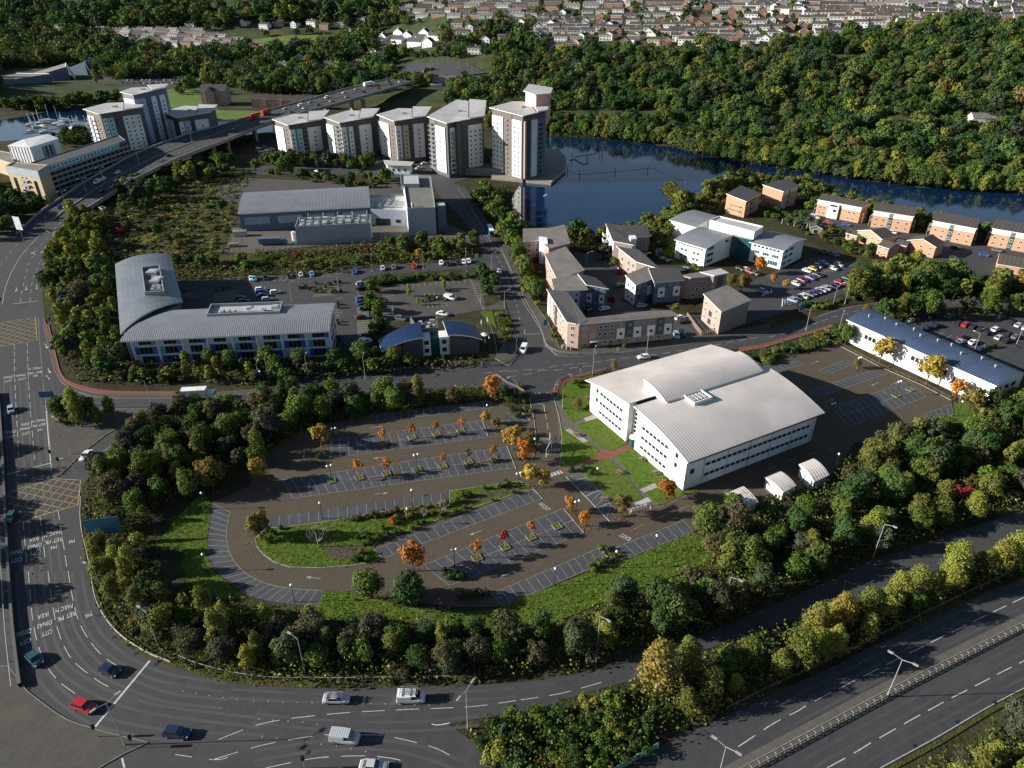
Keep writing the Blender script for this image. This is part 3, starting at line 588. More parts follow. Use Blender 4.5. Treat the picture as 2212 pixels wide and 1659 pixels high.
def block(name, label, cat, P, walls='brick_pink', roof='roof_grey', group=None, ov=.5, th=.3, parapet=0, rname='roof', ribs=0, z0=-.1, root=None, wname='wall'):
 """P: corners anticlockwise from the front left, each with the height of its wall top"""
 if root is None:
  c = sum(P, Vector()) / len(P); root = thing(name, label, cat, (c.x, c.y, 0), 0, group)
 Q = local(P, root); n = len(Q)
 ws = walls if isinstance(walls, (list, tuple)) else [walls] * n
 ms = []; [ms.append(w) for w in ws if w not in ms]
 b = MB()
 for i in range(n):
  a, c2 = Q[i], Q[(i + 1) % n]
  b.face([(a.x, a.y, z0), (c2.x, c2.y, z0), (c2.x, c2.y, c2.z + parapet), (a.x, a.y, a.z + parapet)], ms.index(ws[i]))
 if parapet:
  I = inset(Q, .3)
  for i in range(n):
   a, c2, d, e = Q[i], Q[(i + 1) % n], I[(i + 1) % n], I[i]
   b.face([(p.x, p.y, p.z + parapet) for p in (a, c2, d, e)], ms.index(ws[i]))
   b.face([(e.x, e.y, e.z + parapet), (d.x, d.y, d.z + parapet), (d.x, d.y, d.z - .1), (e.x, e.y, e.z - .1)], ms.index(ws[i]))
 b.build(wname, ms, root)
 r = MB(); E = inset(Q, -ov if not parapet else .32); z = 0 if parapet else .02
 d0 = (Q[1] - Q[0]); d0.z = 0; d0.normalize()
 up = [(p.x, p.y, p.z + z + (0 if parapet else th)) for p in E]; lo = [(p.x, p.y, p.z + z) for p in E]
 r.face(up, 0, [((Vector(p).dot(d0)), 0) for p in up])
 if not parapet:
  for i in range(n): r.face([lo[i], lo[(i + 1) % n], up[(i + 1) % n], up[i]], 1)
  r.face(lo[::-1], 1)
 r.build(rname, [roof, 'trim' if not parapet else roof], root); 
 return root, P
def gable(name, label, cat, A, B, depth, h, rise, walls, roof, group=None, ov=.35, ridge='along', chimneys=0, root=None):
 """box with a pitched roof; A,B: front corners on the ground; ridge along or across the front"""
 d, n = nrm(A, B); L = (B - A).length
 if root is None: root = thing(name, label, cat, tuple(A), math.atan2(d.y, d.x), group)
 b = MB(); W = depth; ws = walls if isinstance(walls, (list, tuple)) else [walls, walls]
 if ridge == 'along':
  b.face([(0, 0, -2), (L, 0, -2), (L, 0, h), (0, 0, h)], 0); b.face([(L, W, -2), (0, W, -2), (0, W, h), (L, W, h)], 0)
  b.face([(0, W, -2), (0, 0, -2), (0, 0, h), (0, W / 2, h + rise), (0, W, h)], 1); b.face([(L, 0, -2), (L, W, -2), (L, W, h), (L, W / 2, h + rise), (L, 0, h)], 1)
 else:
  b.face([(0, W, -2), (0, 0, -2), (0, 0, h), (0, W, h)], 0); b.face([(L, 0, -2), (L, W, -2), (L, W, h), (L, 0, h)], 0)
  b.face([(0, 0, -2), (L, 0, -2), (L, 0, h), (L / 2, 0, h + rise), (0, 0, h)], 1); b.face([(L, W, -2), (0, W, -2), (0, W, h), (L / 2, W, h + rise), (L, W, h)], 1)
 b.build('wall', list(ws), root)
 r = MB(); t = .18; s = rise / ((W if ridge == 'along' else L) / 2); e = ov
 if ridge == 'along': pr = [(-e, h - s * e), (W / 2, h + rise), (W + e, h - s * e)]; f = lambda y, z, x: (x, y, z); X = (-e, L + e)
 else: pr = [(-e, h - s * e), (L / 2, h + rise), (L + e, h - s * e)]; f = lambda y, z, x: (y, x, z); X = (-e, W + e)
 for (y0, za), (y1, zb) in zip(pr, pr[1:]):
  c4 = [f(y0, za + t, X[0]), f(y0, za + t, X[1]), f(y1, zb + t, X[1]), f(y1, zb + t, X[0])]
  r.face(c4, 0, [(X[0], 0), (X[1], 0), (X[1], 1), (X[0], 1)])
 for k in (0, 1):
  x = X[k]; r.face([f(y, z + t, x) for y, z in pr] + [f(y, z - .05, x) for y, z in pr[::-1]], 1)
 for (y, z) in (pr[0], pr[2]): r.face([f(y, z + t, X[0]), f(y, z + t, X[1]), f(y, z - .05, X[1]), f(y, z - .05, X[0])], 1)
 ro = r.build('roof', [roof, 'trim'], root)
 for k in range(chimneys):
  c2 = MB(); x = L * (k + .5) / chimneys if ridge == 'along' else L / 2; y = W / 2 if ridge == 'along' else W * .3
  c2.box(x - .45, x + .45, y - .3, y + .3, h + rise - .5, h + rise + 1.1); c2.tube((x, y, h + rise + 1.1), (x, y, h + rise + 1.5), .14); c2.build('chimney', walls if isinstance(walls, str) else ws[1], ro)
 return root
def vault(root, O, ex, ey, prof, x0, x1, m, name='roof', th=.25, mt='trim', rib_u=True, taper=None):
 """curved sheet: prof=(s,z) pairs along ey, extruded along ex from x0 to x1"""
 b = MB(); r0 = root.location
 def pt(x, s, z): p = O + ex * x + ey * s; return (p.x - r0.x, p.y - r0.y, z)
 n = len(prof)
 for (s0, z0_), (s1, z1_) in zip(prof, prof[1:]):
  xa = (lambda s: x1) if taper is None else taper
  b.face([pt(x0, s0, z0_ + th), pt(xa(s0), s0, z0_ + th), pt(xa(s1), s1, z1_ + th), pt(x0, s1, z1_ + th)], 0, [(x0, s0), (xa(s0), s0), (xa(s1), s1), (x0, s1)])
  b.face([pt(x0, s1, z1_), pt(xa(s1), s1, z1_), pt(xa(s0), s0, z0_), pt(x0, s0, z0_)], 1)
  b.face([pt(x0, s0, z0_), pt(x0, s0, z0_ + th), pt(x0, s1, z1_ + th), pt(x0, s1, z1_)], 1)
  b.face([pt(xa(s0), s0, z0_ + th), pt(xa(s0), s0, z0_), pt(xa(s1), s1, z1_), pt(xa(s1), s1, z1_ + th)], 1)
 for s, z in (prof[0], prof[-1]):
  b.face([pt(x0, s, z), pt(x1, s, z), pt(x1, s, z + th), pt(x0, s, z + th)], 1)
 return b.build(name, [m, mt], root)
def arcprof(s0, z0, s1, z1, bulge, n=10):
 return [(s0 + (s1 - s0) * k / n, z0 + (z1 - z0) * k / n + bulge * 4 * (k / n) * (1 - k / n)) for k in range(n + 1)]
def vwalls(root, O, ex, ey, prof, x0, x1, m, name='wall', zb=-.1):
 b = MB(); r0 = root.location
 def pt(x, s, z): p = O + ex * x + ey * s; return (p.x - r0.x, p.y - r0.y, z)
 b.face([pt(x0, prof[-1][0], zb), pt(x0, prof[0][0], zb)] + [pt(x0, s, z) for s, z in prof], 0)
 b.face([pt(x1, prof[0][0], zb), pt(x1, prof[-1][0], zb)] + [pt(x1, s, z) for s, z in prof[::-1]], 0)
 for s, z, fl in ((prof[0][0], prof[0][1], 0), (prof[-1][0], prof[-1][1], 1)):
  q = [pt(x0, s, zb), pt(x1, s, zb), pt(x1, s, z), pt(x0, s, z)]; b.face(q[::-1] if fl else q, 0)
 return b.build(name, m, root)
def flues(root, pts, m='machine'):
 r0 = root.location
 for x, y, z, w, d, h in pts:
  b = MB(); b.box(x - r0.x - w / 2, x - r0.x + w / 2, y - r0.y - d / 2, y - r0.y + d / 2, z, z + h); b.box(x - r0.x - w * .35, x - r0.x + w * .35, y - r0.y - d * .35, y - r0.y + d * .35, z + h, z + h + .12)
  b.build('roof_unit', m, root)
# ---------------------------------------------------------------- the white office by the car park
def white_office():
 O = Vector((42.5, 139.1, 0)); ex = Vector((.88, .475, 0)); ey = Vector((-.475, .88, 0)); L = 45
 r = thing('white_office', 'long white three storey office with two curved pale metal roofs beside the big car park', 'office', tuple(O))
 p1 = arcprof(0, 9.5, 20, 12.9, .75); p2 = arcprof(24, 12.6, 42, 10.0, .45)
 vwalls(r, O, ex, ey, p1, 0, L, 'wall_white'); vwalls(r, O, ex, ey, p2, .2, L - .5, 'wall_white')
 e1 = [(-1.0, 9.15)] + p1 + [(21.2, 13.0)]; e2 = [(23.2, 12.75)] + p2 + [(43.6, 9.65)]
 vault(r, O, ex, ey, e1, -.7, L + 1.6, 'roof_pale', 'roof'); vault(r, O, ex, ey, e2, -.9, L + 1.4, 'roof_pale', 'roof')
 p3 = arcprof(18.6, 13.4, 28.4, 15.2, .7, 8)
 vwalls(r, O, ex, ey, p3, 8.2, 42, 'wall_white', 'wall', zb=12.3); vault(r, O, ex, ey, p3, 7.7, 42.8, 'roof_pale', 'roof')
 f = Matrix.Translation((0, 0, 0)) @ Matrix(((ex.x, ey.x, 0, 0), (ex.y, ey.y, 0, 0), (0, 0, 1, 0), (0, 0, 0, 1)))
 b = MB(); b.box(2.2, 44, 20.2, 23.8, 0, 12.3, 0, f); b.build('atrium', 'glass', r)
 b = MB()
 for z in [1.5 + 1.35 * k for k in range(8)]: b.box(1.95, 2.2, 20.1, 23.9, z, z + .18, 0, f)
 for s in (20.4, 22, 23.6): b.box(1.9, 2.2, s - .08, s + .08, 0, 12, 0, f)
 b.build('atrium_frame', 'trim', r)
 b = MB(); b.tube(f @ Vector((.9, 21.6, 0)), f @ Vector((.9, 21.6, 2.6)), 1.15, n=12, mi=0); b.tube(f @ Vector((.9, 21.6, 2.6)), f @ Vector((.9, 21.6, 2.9)), 1.3, n=12, mi=1); b.build('entrance_drum', ['glass_teal', 'trim'], r)
 # plant well cut into the roof
 b = MB()
 for x0, x1, s0, s1 in ((14.0, 20.2, 14.4, 14.7), (14.0, 20.2, 19.1, 19.4), (14.0, 14.3, 14.7, 19.1), (19.9, 20.2, 14.7, 19.1)): b.box(x0, x1, s0, s1, 12.4, 13.75, 0, f)
 b.box(14.3, 19.9, 14.7, 19.1, 13.05, 13.3, 1, f)
 for k in range(4): b.box(14.8 + k * 1.25, 15.5 + k * 1.25, 15.4, 18.2, 13.3, 13.6, 2, f)
 b.build('plant_well', ['trim', 'black', 'machine'], r)
 # gutters and downpipes on the long side
 b = MB(); b.box(-.2, L + 1, -1.15, -.95, 9.0, 9.3, 0, f); b.build('gutter', 'black', r)
 for k in range(6): b = MB(); x = 6 + k * 7.6; b.tube(f @ Vector((x, -.08, 0)), f @ Vector((x, -.08, 9.2)), .07, n=5); b.build('downpipe', 'frame_grey', r)
 A = O; B = O + ey * 20       # west end wall: outward is -ex, so run from back to front
 W0 = O + ey * 20; W1 = O
 for z in (2.4, 5.5, 8.5): windows(r, W0, W1, [(3.0 + k * 1.55) / 20 for k in range(7)], [z], 1.25, .95, 'grey', 1)
 windows(r, W0, W1, [16.3 / 20], [5.5, 8.4], .9, 1.3, 'dark')
 W0 = O + ey * 42 + ex * .2; W1 = O + ey * 24 + ex * .2
 for z in (2.4, 5.5, 8.5): windows(r, W0, W1, [(5.5 + k * 1.55) / 18 for k in range(7)], [z], 1.25, .95, 'grey', 1)
 windows(r, W0, W1, [3.4 / 18], [5.6, 8.6], .9, 1.2, 'dark')
 S0, S1 = O, O + ex * L
 windows(r, S0, S1, [(7.2 + 1.75 * k) / L for k in range(21)], [2.6], 1.45, .95, 'grey'); windows(r, S0, S1, [(7.2 + 1.75 * k) / L for k in range(21)], [5.8], 1.45, .95, 'grey'); windows(r, S0, S1, [2.2 / L], [5.2], 1.3, 1.4, 'dark')
 panel(r, S0, S1, .05, .99, 8.0, 8.55, 'frame_grey', .03, 'louvre')
white_office()
def shed(name, label, r, pts, h, rise, m='roof_pale', wall='wall_offwhite', group=None, cat='shed'):
 P = [g(r, pts[i], pts[i + 1], h) for i in range(0, 8, 2)]      # roof corners: front-left, front-right, back-right, back-left
 c = sum(P, Vector()) / 4; root = thing(name, label, cat, (c.x, c.y, 0), 0, group); Q = local(P, root)
 b = MB(); b.prism(inset([Vector((q.x, q.y, h)) for q in Q], .35), 0, h); b.build('wall', wall, root)
 rr = MB(); n = 6
 for k in range(n):
  t0, t1 = k / n, (k + 1) / n; z0 = h + rise * 4 * t0 * (1 - t0); z1 = h + rise * 4 * t1 * (1 - t1)
  a, c2, d, e = Q[0].lerp(Q[1], t0), Q[0].lerp(Q[1], t1), Q[3].lerp(Q[2], t1), Q[3].lerp(Q[2], t0); L = (Q[3] - Q[0]).length
  rr.face([(a.x, a.y, z0 + .12), (c2.x, c2.y, z1 + .12), (d.x, d.y, z1 + .12), (e.x, e.y, z0 + .12)], 0, [(0, 0), (0, 0), (L, 0), (L, 0)])
  for u, w in ((a, c2), (d, e)): 
   zu, zw = (z0, z1) if u is a else (z1, z0); rr.face([(u.x, u.y, zu - .1), (w.x, w.y, zw - .1), (w.x, w.y, zw + .12), (u.x, u.y, zu + .12)], 1)
   rr.face([(u.x, u.y, h - .1), (w.x, w.y, h - .1), (w.x, w.y, zw), (u.x, u.y, zu)], 1)
 for u, w in ((Q[0], Q[3]), (Q[1], Q[2])): rr.face([(u.x, u.y, h - .15), (w.x, w.y, h - .15), (w.x, w.y, h + .12), (u.x, u.y, h + .12)], 1)
 rr.build('roof', [m, 'trim'], root); return root, P
s1, P = shed('service_shed', 'small white store with curved ribbed roof, half hidden by bushes, middle one of three', 'D2', [20, 850, 180, 980, 290, 920, 150, 795], 2.9, .5, group='white stores behind the office')
s2, P = shed('service_shed', 'small white store with double doors, nearest the long lot, furthest right of three', 'D2', [310, 740, 440, 890, 570, 830, 435, 690], 3.0, .6, group='white stores behind the office')
panel(s2, P[0], P[1], .12, .45, 0, 2.2, 'wall_white', .06, 'door'); panel(s2, P[0], P[1], .5, .85, 0, 2.2, 'wall_white', .06, 'door')
s3, P = shed('service_shed', 'small store whose striped pale roof pokes out of the trees, leftmost of three', 'C2', [1845, 985, 2000, 1090, 2115, 1060, 1985, 925], 2.6, .35, group='white stores behind the office')
def cycle_shelter():
 P = [g('C2', 1030, 1110, 2.3), g('C2', 1215, 1055, 2.3), g('C2', 1180, 1015, 2.5), g('C2', 1045, 1075, 2.5)]
 c = sum(P, Vector()) / 4; r = thing('cycle_shelter', 'open cycle shelter with a flat pale roof beside an orange tree at the lawn corner', 'shelter', (c.x, c.y, 0)); Q = local(P, r)
 b = MB(); b.prism([Vector((q.x, q.y, 2.5)) for q in Q], 2.38, 2.5, bottom=True); b.build('roof', 'roof_membrane', r)
 for q in Q: b = MB(); b.tube((q.x * .93, q.y * .93, 0), (q.x * .93, q.y * .93, 2.38), .07); b.build('post', 'trim', r)
 d, n = nrm(Q[0], Q[1])
 for k in range(5):
  p = Q[0].lerp(Q[1], .15 + .17 * k) - n * .9; b = MB(); b.tube((p.x, p.y, 0), (p.x, p.y, .8), .04); b.tube((p.x, p.y, .8), (p.x - n.x * .8, p.y - n.y * .8, .8), .04); b.tube((p.x - n.x * .8, p.y - n.y * .8, .8), (p.x - n.x * .8, p.y - n.y * .8, 0), .04); b.build('rack', 'machine', r)
cycle_shelter()
# ---------------------------------------------------------------- blue panelled office
def blue_office():
 r = thing('panelled_office', 'L shaped office with grey curved metal roofs and blue and violet wall panels', 'office', (-95, 212, 0))
 # north wing: ridge runs north-south
 A = V2(-126, 205.5); B = V2(-113.5, 223); C3 = V2(-139.5, 274.5); D = V2(-158.5, 268.5)
 ey = V2(-32.3, 63.2).normalized(); exx = V2(ey.y, -ey.x); O = V2(-126.3, 205.5)
 L = 71; w = 20.5
 prof = arcprof(0, 10.2, w, 10.6, 1.9, 12)
 exn, eyn = ey, exx       # extrude along ey, profile along exx
 def ptO(a, s): return O + ey * a + exx * s
 tap = lambda s: L + (s / w) * 1.0
 b = MB(); r0 = r.location
 n = len(prof)
 a0 = lambda s: 0 + 22 * (s / w) ** .8 * .8
 rr = MB()
 for (s0, z0), (s1, z1) in zip(prof, prof[1:]):
  q = [(a0(s0), s0, z0), (a0(s1), s1, z1), (tap(s1), s1, z1), (tap(s0), s0, z0)]
  rr.face([tuple(ptO(a, s) - r0 + V2(0, 0, z + .25)) for a, s, z in q], 0, [(a, s) for a, s, z in q])
  for i in ((0, 1), (3, 2)): u, v = q[i[0]], q[i[1]]; rr.face([tuple(ptO(u[0], u[1]) - r0 + V2(0, 0, u[2] - .2)), tuple(ptO(v[0], v[1]) - r0 + V2(0, 0, v[2] - .2)), tuple(ptO(v[0], v[1]) - r0 + V2(0, 0, v[2] + .25)), tuple(ptO(u[0], u[1]) - r0 + V2(0, 0, u[2] + .25))], 1)
 for s, z in (prof[0], prof[-1]): rr.face([tuple(ptO(a, s) - r0 + V2(0, 0, zz)) for a, zz in ((a0(s), z - .2), (L, z - .2), (L, z + .25), (a0(s), z + .25))], 1)
 rr.build('roof', ['roof_smooth', 'frame_grey'], r)
 wq = [ptO(1.0, .8), ptO(18, w - .8), ptO(L - .8, w - .8), ptO(L - .8, .8)]
 b.prism(local(wq, r), -.1, 10.3); b.build('wall', 'wall_bluegrey', r)
 b = MB()    # sunken plant deck with parapet
 q = [V2(-129.5, 232), V2(-123, 233.1), V2(-135.9, 259.2), V2(-141.8, 256.7)]; ql = local(q, r); qi = inset([Vector((p.x, p.y, 0)) for p in ql], .35)
 for i in range(4): j = (i + 1) % 4; b.prism([ql[i], ql[j], qi[j], qi[i]], 11.6, 13.9, 0)
 b.prism(qi, 12.3, 12.9, 1); b.build('plant_deck', ['frame_grey', 'conc_dark'], r)
 flues(r, [(-126.2, 236, 12.9, 1, 1.3, .9), (-128.2, 235.4, 12.9, 1, 1.3, .9), (-127, 238.3, 12.9, 1, 1.3, .9), (-129, 237.8, 12.9, 1, 1.3, .9), (-130.5, 244, 12.9, 3.4, 5, 1.2), (-135.5, 252.5, 12.9, 4, 4, 1.1)])
 # south wing
 O = V2(-125.0, 201.6); ex = V2(65.6, 7.4).normalized(); ey = V2(-ex.y, ex.x); L = 66
 prof = [(-.6, 10.0)] + arcprof(0, 10.2, 9, 12.3, .75, 8) + arcprof(9, 12.3, 19.5, 11.2, .35, 6)[1:]
 taper = None
 rr = MB(); xs = lambda s: 0.5 + 9.5 * (max(0, s) / 17) ** 1.15
 for (s0, z0), (s1, z1) in zip(prof, prof[1:]):
  q = [(xs(s0), s0, z0), (L, s0, z0), (L, s1, z1), (xs(s1), s1, z1)]
  pt = lambda a, s, z: tuple(O + ex * a + ey * s - r0 + V2(0, 0, z))
  rr.face([pt(a, s, z + .25) for a, s, z in q], 0, [(a, s) for a, s, z in q])
  for i in ((0, 3), (1, 2)): u, v = q[i[0]], q[i[1]]; rr.face([pt(u[0], u[1], u[2] - .2), pt(v[0], v[1], v[2] - .2), pt(v[0], v[1], v[2] + .25), pt(u[0], u[1], u[2] + .25)], 1)
 rr.face([pt(.5, -.6, 9.75), pt(L, -.6, 9.75), pt(L, -.6, 10.25), pt(.5, -.6, 10.25)], 1)
 rr.build('roof', ['roof_metal', 'trim'], r)
 A0_, B0_ = V2(-122.8, 204.2), V2(-60.2, 210.6)
 wq = [A0_, B0_, B0_ + ey * 15, A0_ + ey * 13 + ex * 8]; b = MB(); b.prism(local(wq, r), -.1, 10.05); b.build('wall', 'wall_offwhite', r)
 nb = 8; cols = ['p_blue', 'p_teal', 'p_violet', 'p_pale', 'p_mauve', 'p_blue', 'p_violet', 'p_teal', 'p_pale', 'p_blue']
 for k in range(nb):
  t0 = k / nb; panel(r, A0_, B0_, t0 - .004, t0 + .006, 0, 10, 'wall_white', .35, 'pier')
  for fl in range(3):
   zc = 1.6 + 3.3 * fl
   me_t = [t0 + .045]; windows(r, A0_, B0_, [t0 + .064], [zc + .1], 4.1, 2.5, 'grey', 3)
   panel(r, A0_, B0_, t0 + .010, t0 + .034, zc - 1.2, zc + 1.4, ['p_pale', 'p_blue', 'p_teal'][(k + fl) % 3] if fl < 2 else 'p_pale', .12)
   panel(r, A0_, B0_, t0 + .096, t0 + .121, zc - 1.2, zc + 1.4, cols[(k * 3 + fl * 2) % 10], .12)
 panel(r, A0_, B0_, .994, 1.004, 0, 10, 'wall_white', .35, 'pier')
 for z in (3.1, 6.4): panel(r, A0_, B0_, 0, 1, z, z + .3, 'wall_offwhite', .22, 'floor_band')
 E0, E1 = B0_, B0_ + ey * 15; windows(r, E0, E1, [.2, .5, .8], [1.8, 5.1, 8.3], 3.4, 2.2, 'grey', 2)
 W0, W1 = A0_ + ey * 12 + ex * 7, A0_; windows(r, W0, W1, [.3, .7], [1.8, 5.1, 8.3], 3, 2.2, 'teal', 2)
 q = [V2(-101.3, 214.6), V2(-77.7, 217), V2(-79, 225.3), V2(-103.0, 223.0)]; b = MB(); ql = local(q, r); qi = inset([Vector((p.x, p.y, 0)) for p in ql], .35)
 for i in range(4): j = (i + 1) % 4; b.prism([ql[i], ql[j], qi[j], qi[i]], 11.4, 13.4, 0)
 b.prism(qi, 11.8, 12.4, 1); b.build('plant_deck', ['frame_grey', 'roof_membrane'], r)
 flues(r, [(-97 + k * 1.9, 217.6, 12.4, 1.2, 1.6, 1.0) for k in range(3)] + [(-85.5, 218.6, 12.4, 4.5, 3, .9), (-89, 221, 12.4, 2, 2, .8), (-80.5, 222, 12.4, 2.4, 2.4, .8)])
blue_office()
# ---------------------------------------------------------------- broadcasting depot: warehouse, plant hall, link block, tall block
def depot():
 O = V2(-133.5, 341.5); ex = V2(61.5, 12).normalized(); ey = V2(-ex.y, ex.x); L = 63
 r = thing('warehouse', 'wide grey warehouse with a long curved ribbed roof, left of the tall grey block', 'warehouse', tuple(O))
 prof = [(-.5, 8.6)] + arcprof(0, 8.9, 28, 11.6, 1.3, 8); vwalls(r, O, ex, ey, prof[1:], 0, L, 'wall_bluegrey'); vault(r, O, ex, ey, prof, -.6, L + .3, 'roof_metal', 'roof')
 for k in range(4): panel(r, O, O + ex * L, .03 + k * .25, .22 + k * .25, 3.2, 6.8, 'wall_grey', .25, 'wall_panel')
 for x, s in ((8, 20), (22, 17), (36, 21), (50, 15)): p = O + ex * x + ey * s; b = MB(); b.tube((p.x - O.x, p.y - O.y, 11.5), (p.x - O.x, p.y - O.y, 13), .18); b.build('vent', 'machine', r)
 # plant hall with a tray of machines on top
 P = [V2(-100.8, 321.0, 7.6), V2(-60.9, 326.6, 7.6), V2(-63.5, 340.5, 7.6), V2(-102.8, 334.5, 7.6)]
 P[1] = g('B1', 980, 290, 9.1); P[1].z = 7.6; P[2] = P[1] + (V2(-102.8, 334.5) - V2(-100.8, 321.0)); P[2].z = 7.6
 r2, P = block('plant_hall', 'blue grey windowless hall with rows of machinery in its open roof tray', 'plant building', P, 'wall_grey', 'conc_dark', parapet=1.5)
 d = (P[1] - P[0]); e = (P[3] - P[0]); random.seed(3)
 it = []
 for i in range(9):
  for j in range(3):
   p = P[0] + d * (.07 + .105 * i) + e * (.2 + .28 * j); it.append((p.x, p.y, 7.65, random.uniform(1.6, 3), random.uniform(1.4, 3), random.uniform(.8, 2.2)))
 flues(r2, it); r0 = r2.location
 for i in range(10): p = P[0] + d * (.05 + .1 * i) + e * (.92 if i % 2 else .5); b = MB(); b.tube((p.x - r0.x, p.y - r0.y, 7.6), (p.x - r0.x, p.y - r0.y, 11.3), .22); b.build('flue', 'machine', r2)
 p = P[0] + e * .2; b = MB(); b.tube((p.x - r0.x - 1.6, p.y - r0.y, 0), (p.x - r0.x - 1.6, p.y - r0.y, 5.5), 1.1, n=12); b.sphere((p.x - r0.x - 1.6, p.y - r0.y, 5.5), 1.1, 10, sz=.4); b.build('tank', 'wall_offwhite', r2)
 A, B = g('B1', 975, 180, 6.5), g('B1', 1272, 222, 0); A = V2(-71.3, 352.5, 7.2); B = V2(-52, 349.5, 7.2)
 r3, P = block('link_block', 'low grey block with a yard in front, joining warehouse and tall block', 'building', [A, B, V2(-56, 380, 7.2), V2(-76, 378, 7.2)], 'wall_grey', 'roof_membrane', parapet=.8)
 flues(r3, [(-72 + (k % 4) * 4, 358 + (k // 4) * 4.5, 7.2, 2, 2.2, 1.2) for k in range(12)]); windows(r3, A, B, [.72], [2.4], 2.4, 1.6, 'dark'); panel(r3, A, B, .12, .5, 0, 3.4, 'glass', .1, 'loading_door')
 A, B = V2(-50.2, 334.8, 12.9), V2(-36.8, 336.5, 12.9)
 r4, P = block('grey_block', 'tall windowless pale grey block with a flat roof, at the end of the warehouse', 'building', [A, B, V2(-45.0, 397, 12.9), V2(-61, 399, 12.9)], ['wall_grey', 'wall_grey', 'wall_grey', 'wall_white'], 'conc_dark', parapet=.7)
 block('', '', '', [g('B0', 1240, 1560, 14.5), g('B0', 1395, 1558, 14.5), g('B0', 1385, 1480, 14.5), g('B0', 1235, 1480, 14.5)], 'wall_grey', 'roof_membrane', parapet=.5, z0=12, root=r4, rname='penthouse_roof', wname='penthouse')
 block('', '', '', [V2(-36.4, 340, 12.9), V2(-32.2, 341, 12.9), V2(-33.4, 347, 12.9), V2(-38, 346, 12.9)], 'wall_bluegrey', 'roof_membrane', parapet=.3, root=r4, rname='stair_roof', wname='stair_tower')
 p = V2(-48, 339); r0 = r4.location; b = MB(); b.tube((p.x - r0.x, p.y - r0.y, 12.9), (p.x - r0.x, p.y - r0.y, 14), .6, n=10); b.sphere((p.x - r0.x, p.y - r0.y, 14.3), .8, 10); b.build('vent', 'machine', r4)
 # yard clutter
 for nm, lb, c, x, y, w, d_, h, m in (('skip', 'yellow open skip in the depot yard corner', 'skip', 1975, 490, 4, 2.2, 1.6, 'wall_yellow'), ('storage_container', 'olive storage container by the depot fence', 'container', 2030, 400, 6, 2.6, 2.6, 'wall_cream')):
  p = g('A1', x, y); r5 = thing(nm, lb, c, tuple(p), .2); b = MB(); b.box(-w / 2, w / 2, -d_ / 2, d_ / 2, .15, h)
  for k in range(8): b.box(-w / 2 + w * k / 8 + .1, -w / 2 + w * k / 8 + .22, -d_ / 2 - .06, d_ / 2 + .06, .2, h - .1)
  b.build('body', m, r5); b = MB(); b.box(-w / 2 + .3, w / 2 - .3, -d_ / 2 + .3, d_ / 2 - .3, h, h + .05); b.build('lid', 'conc_dark', r5)
depot()
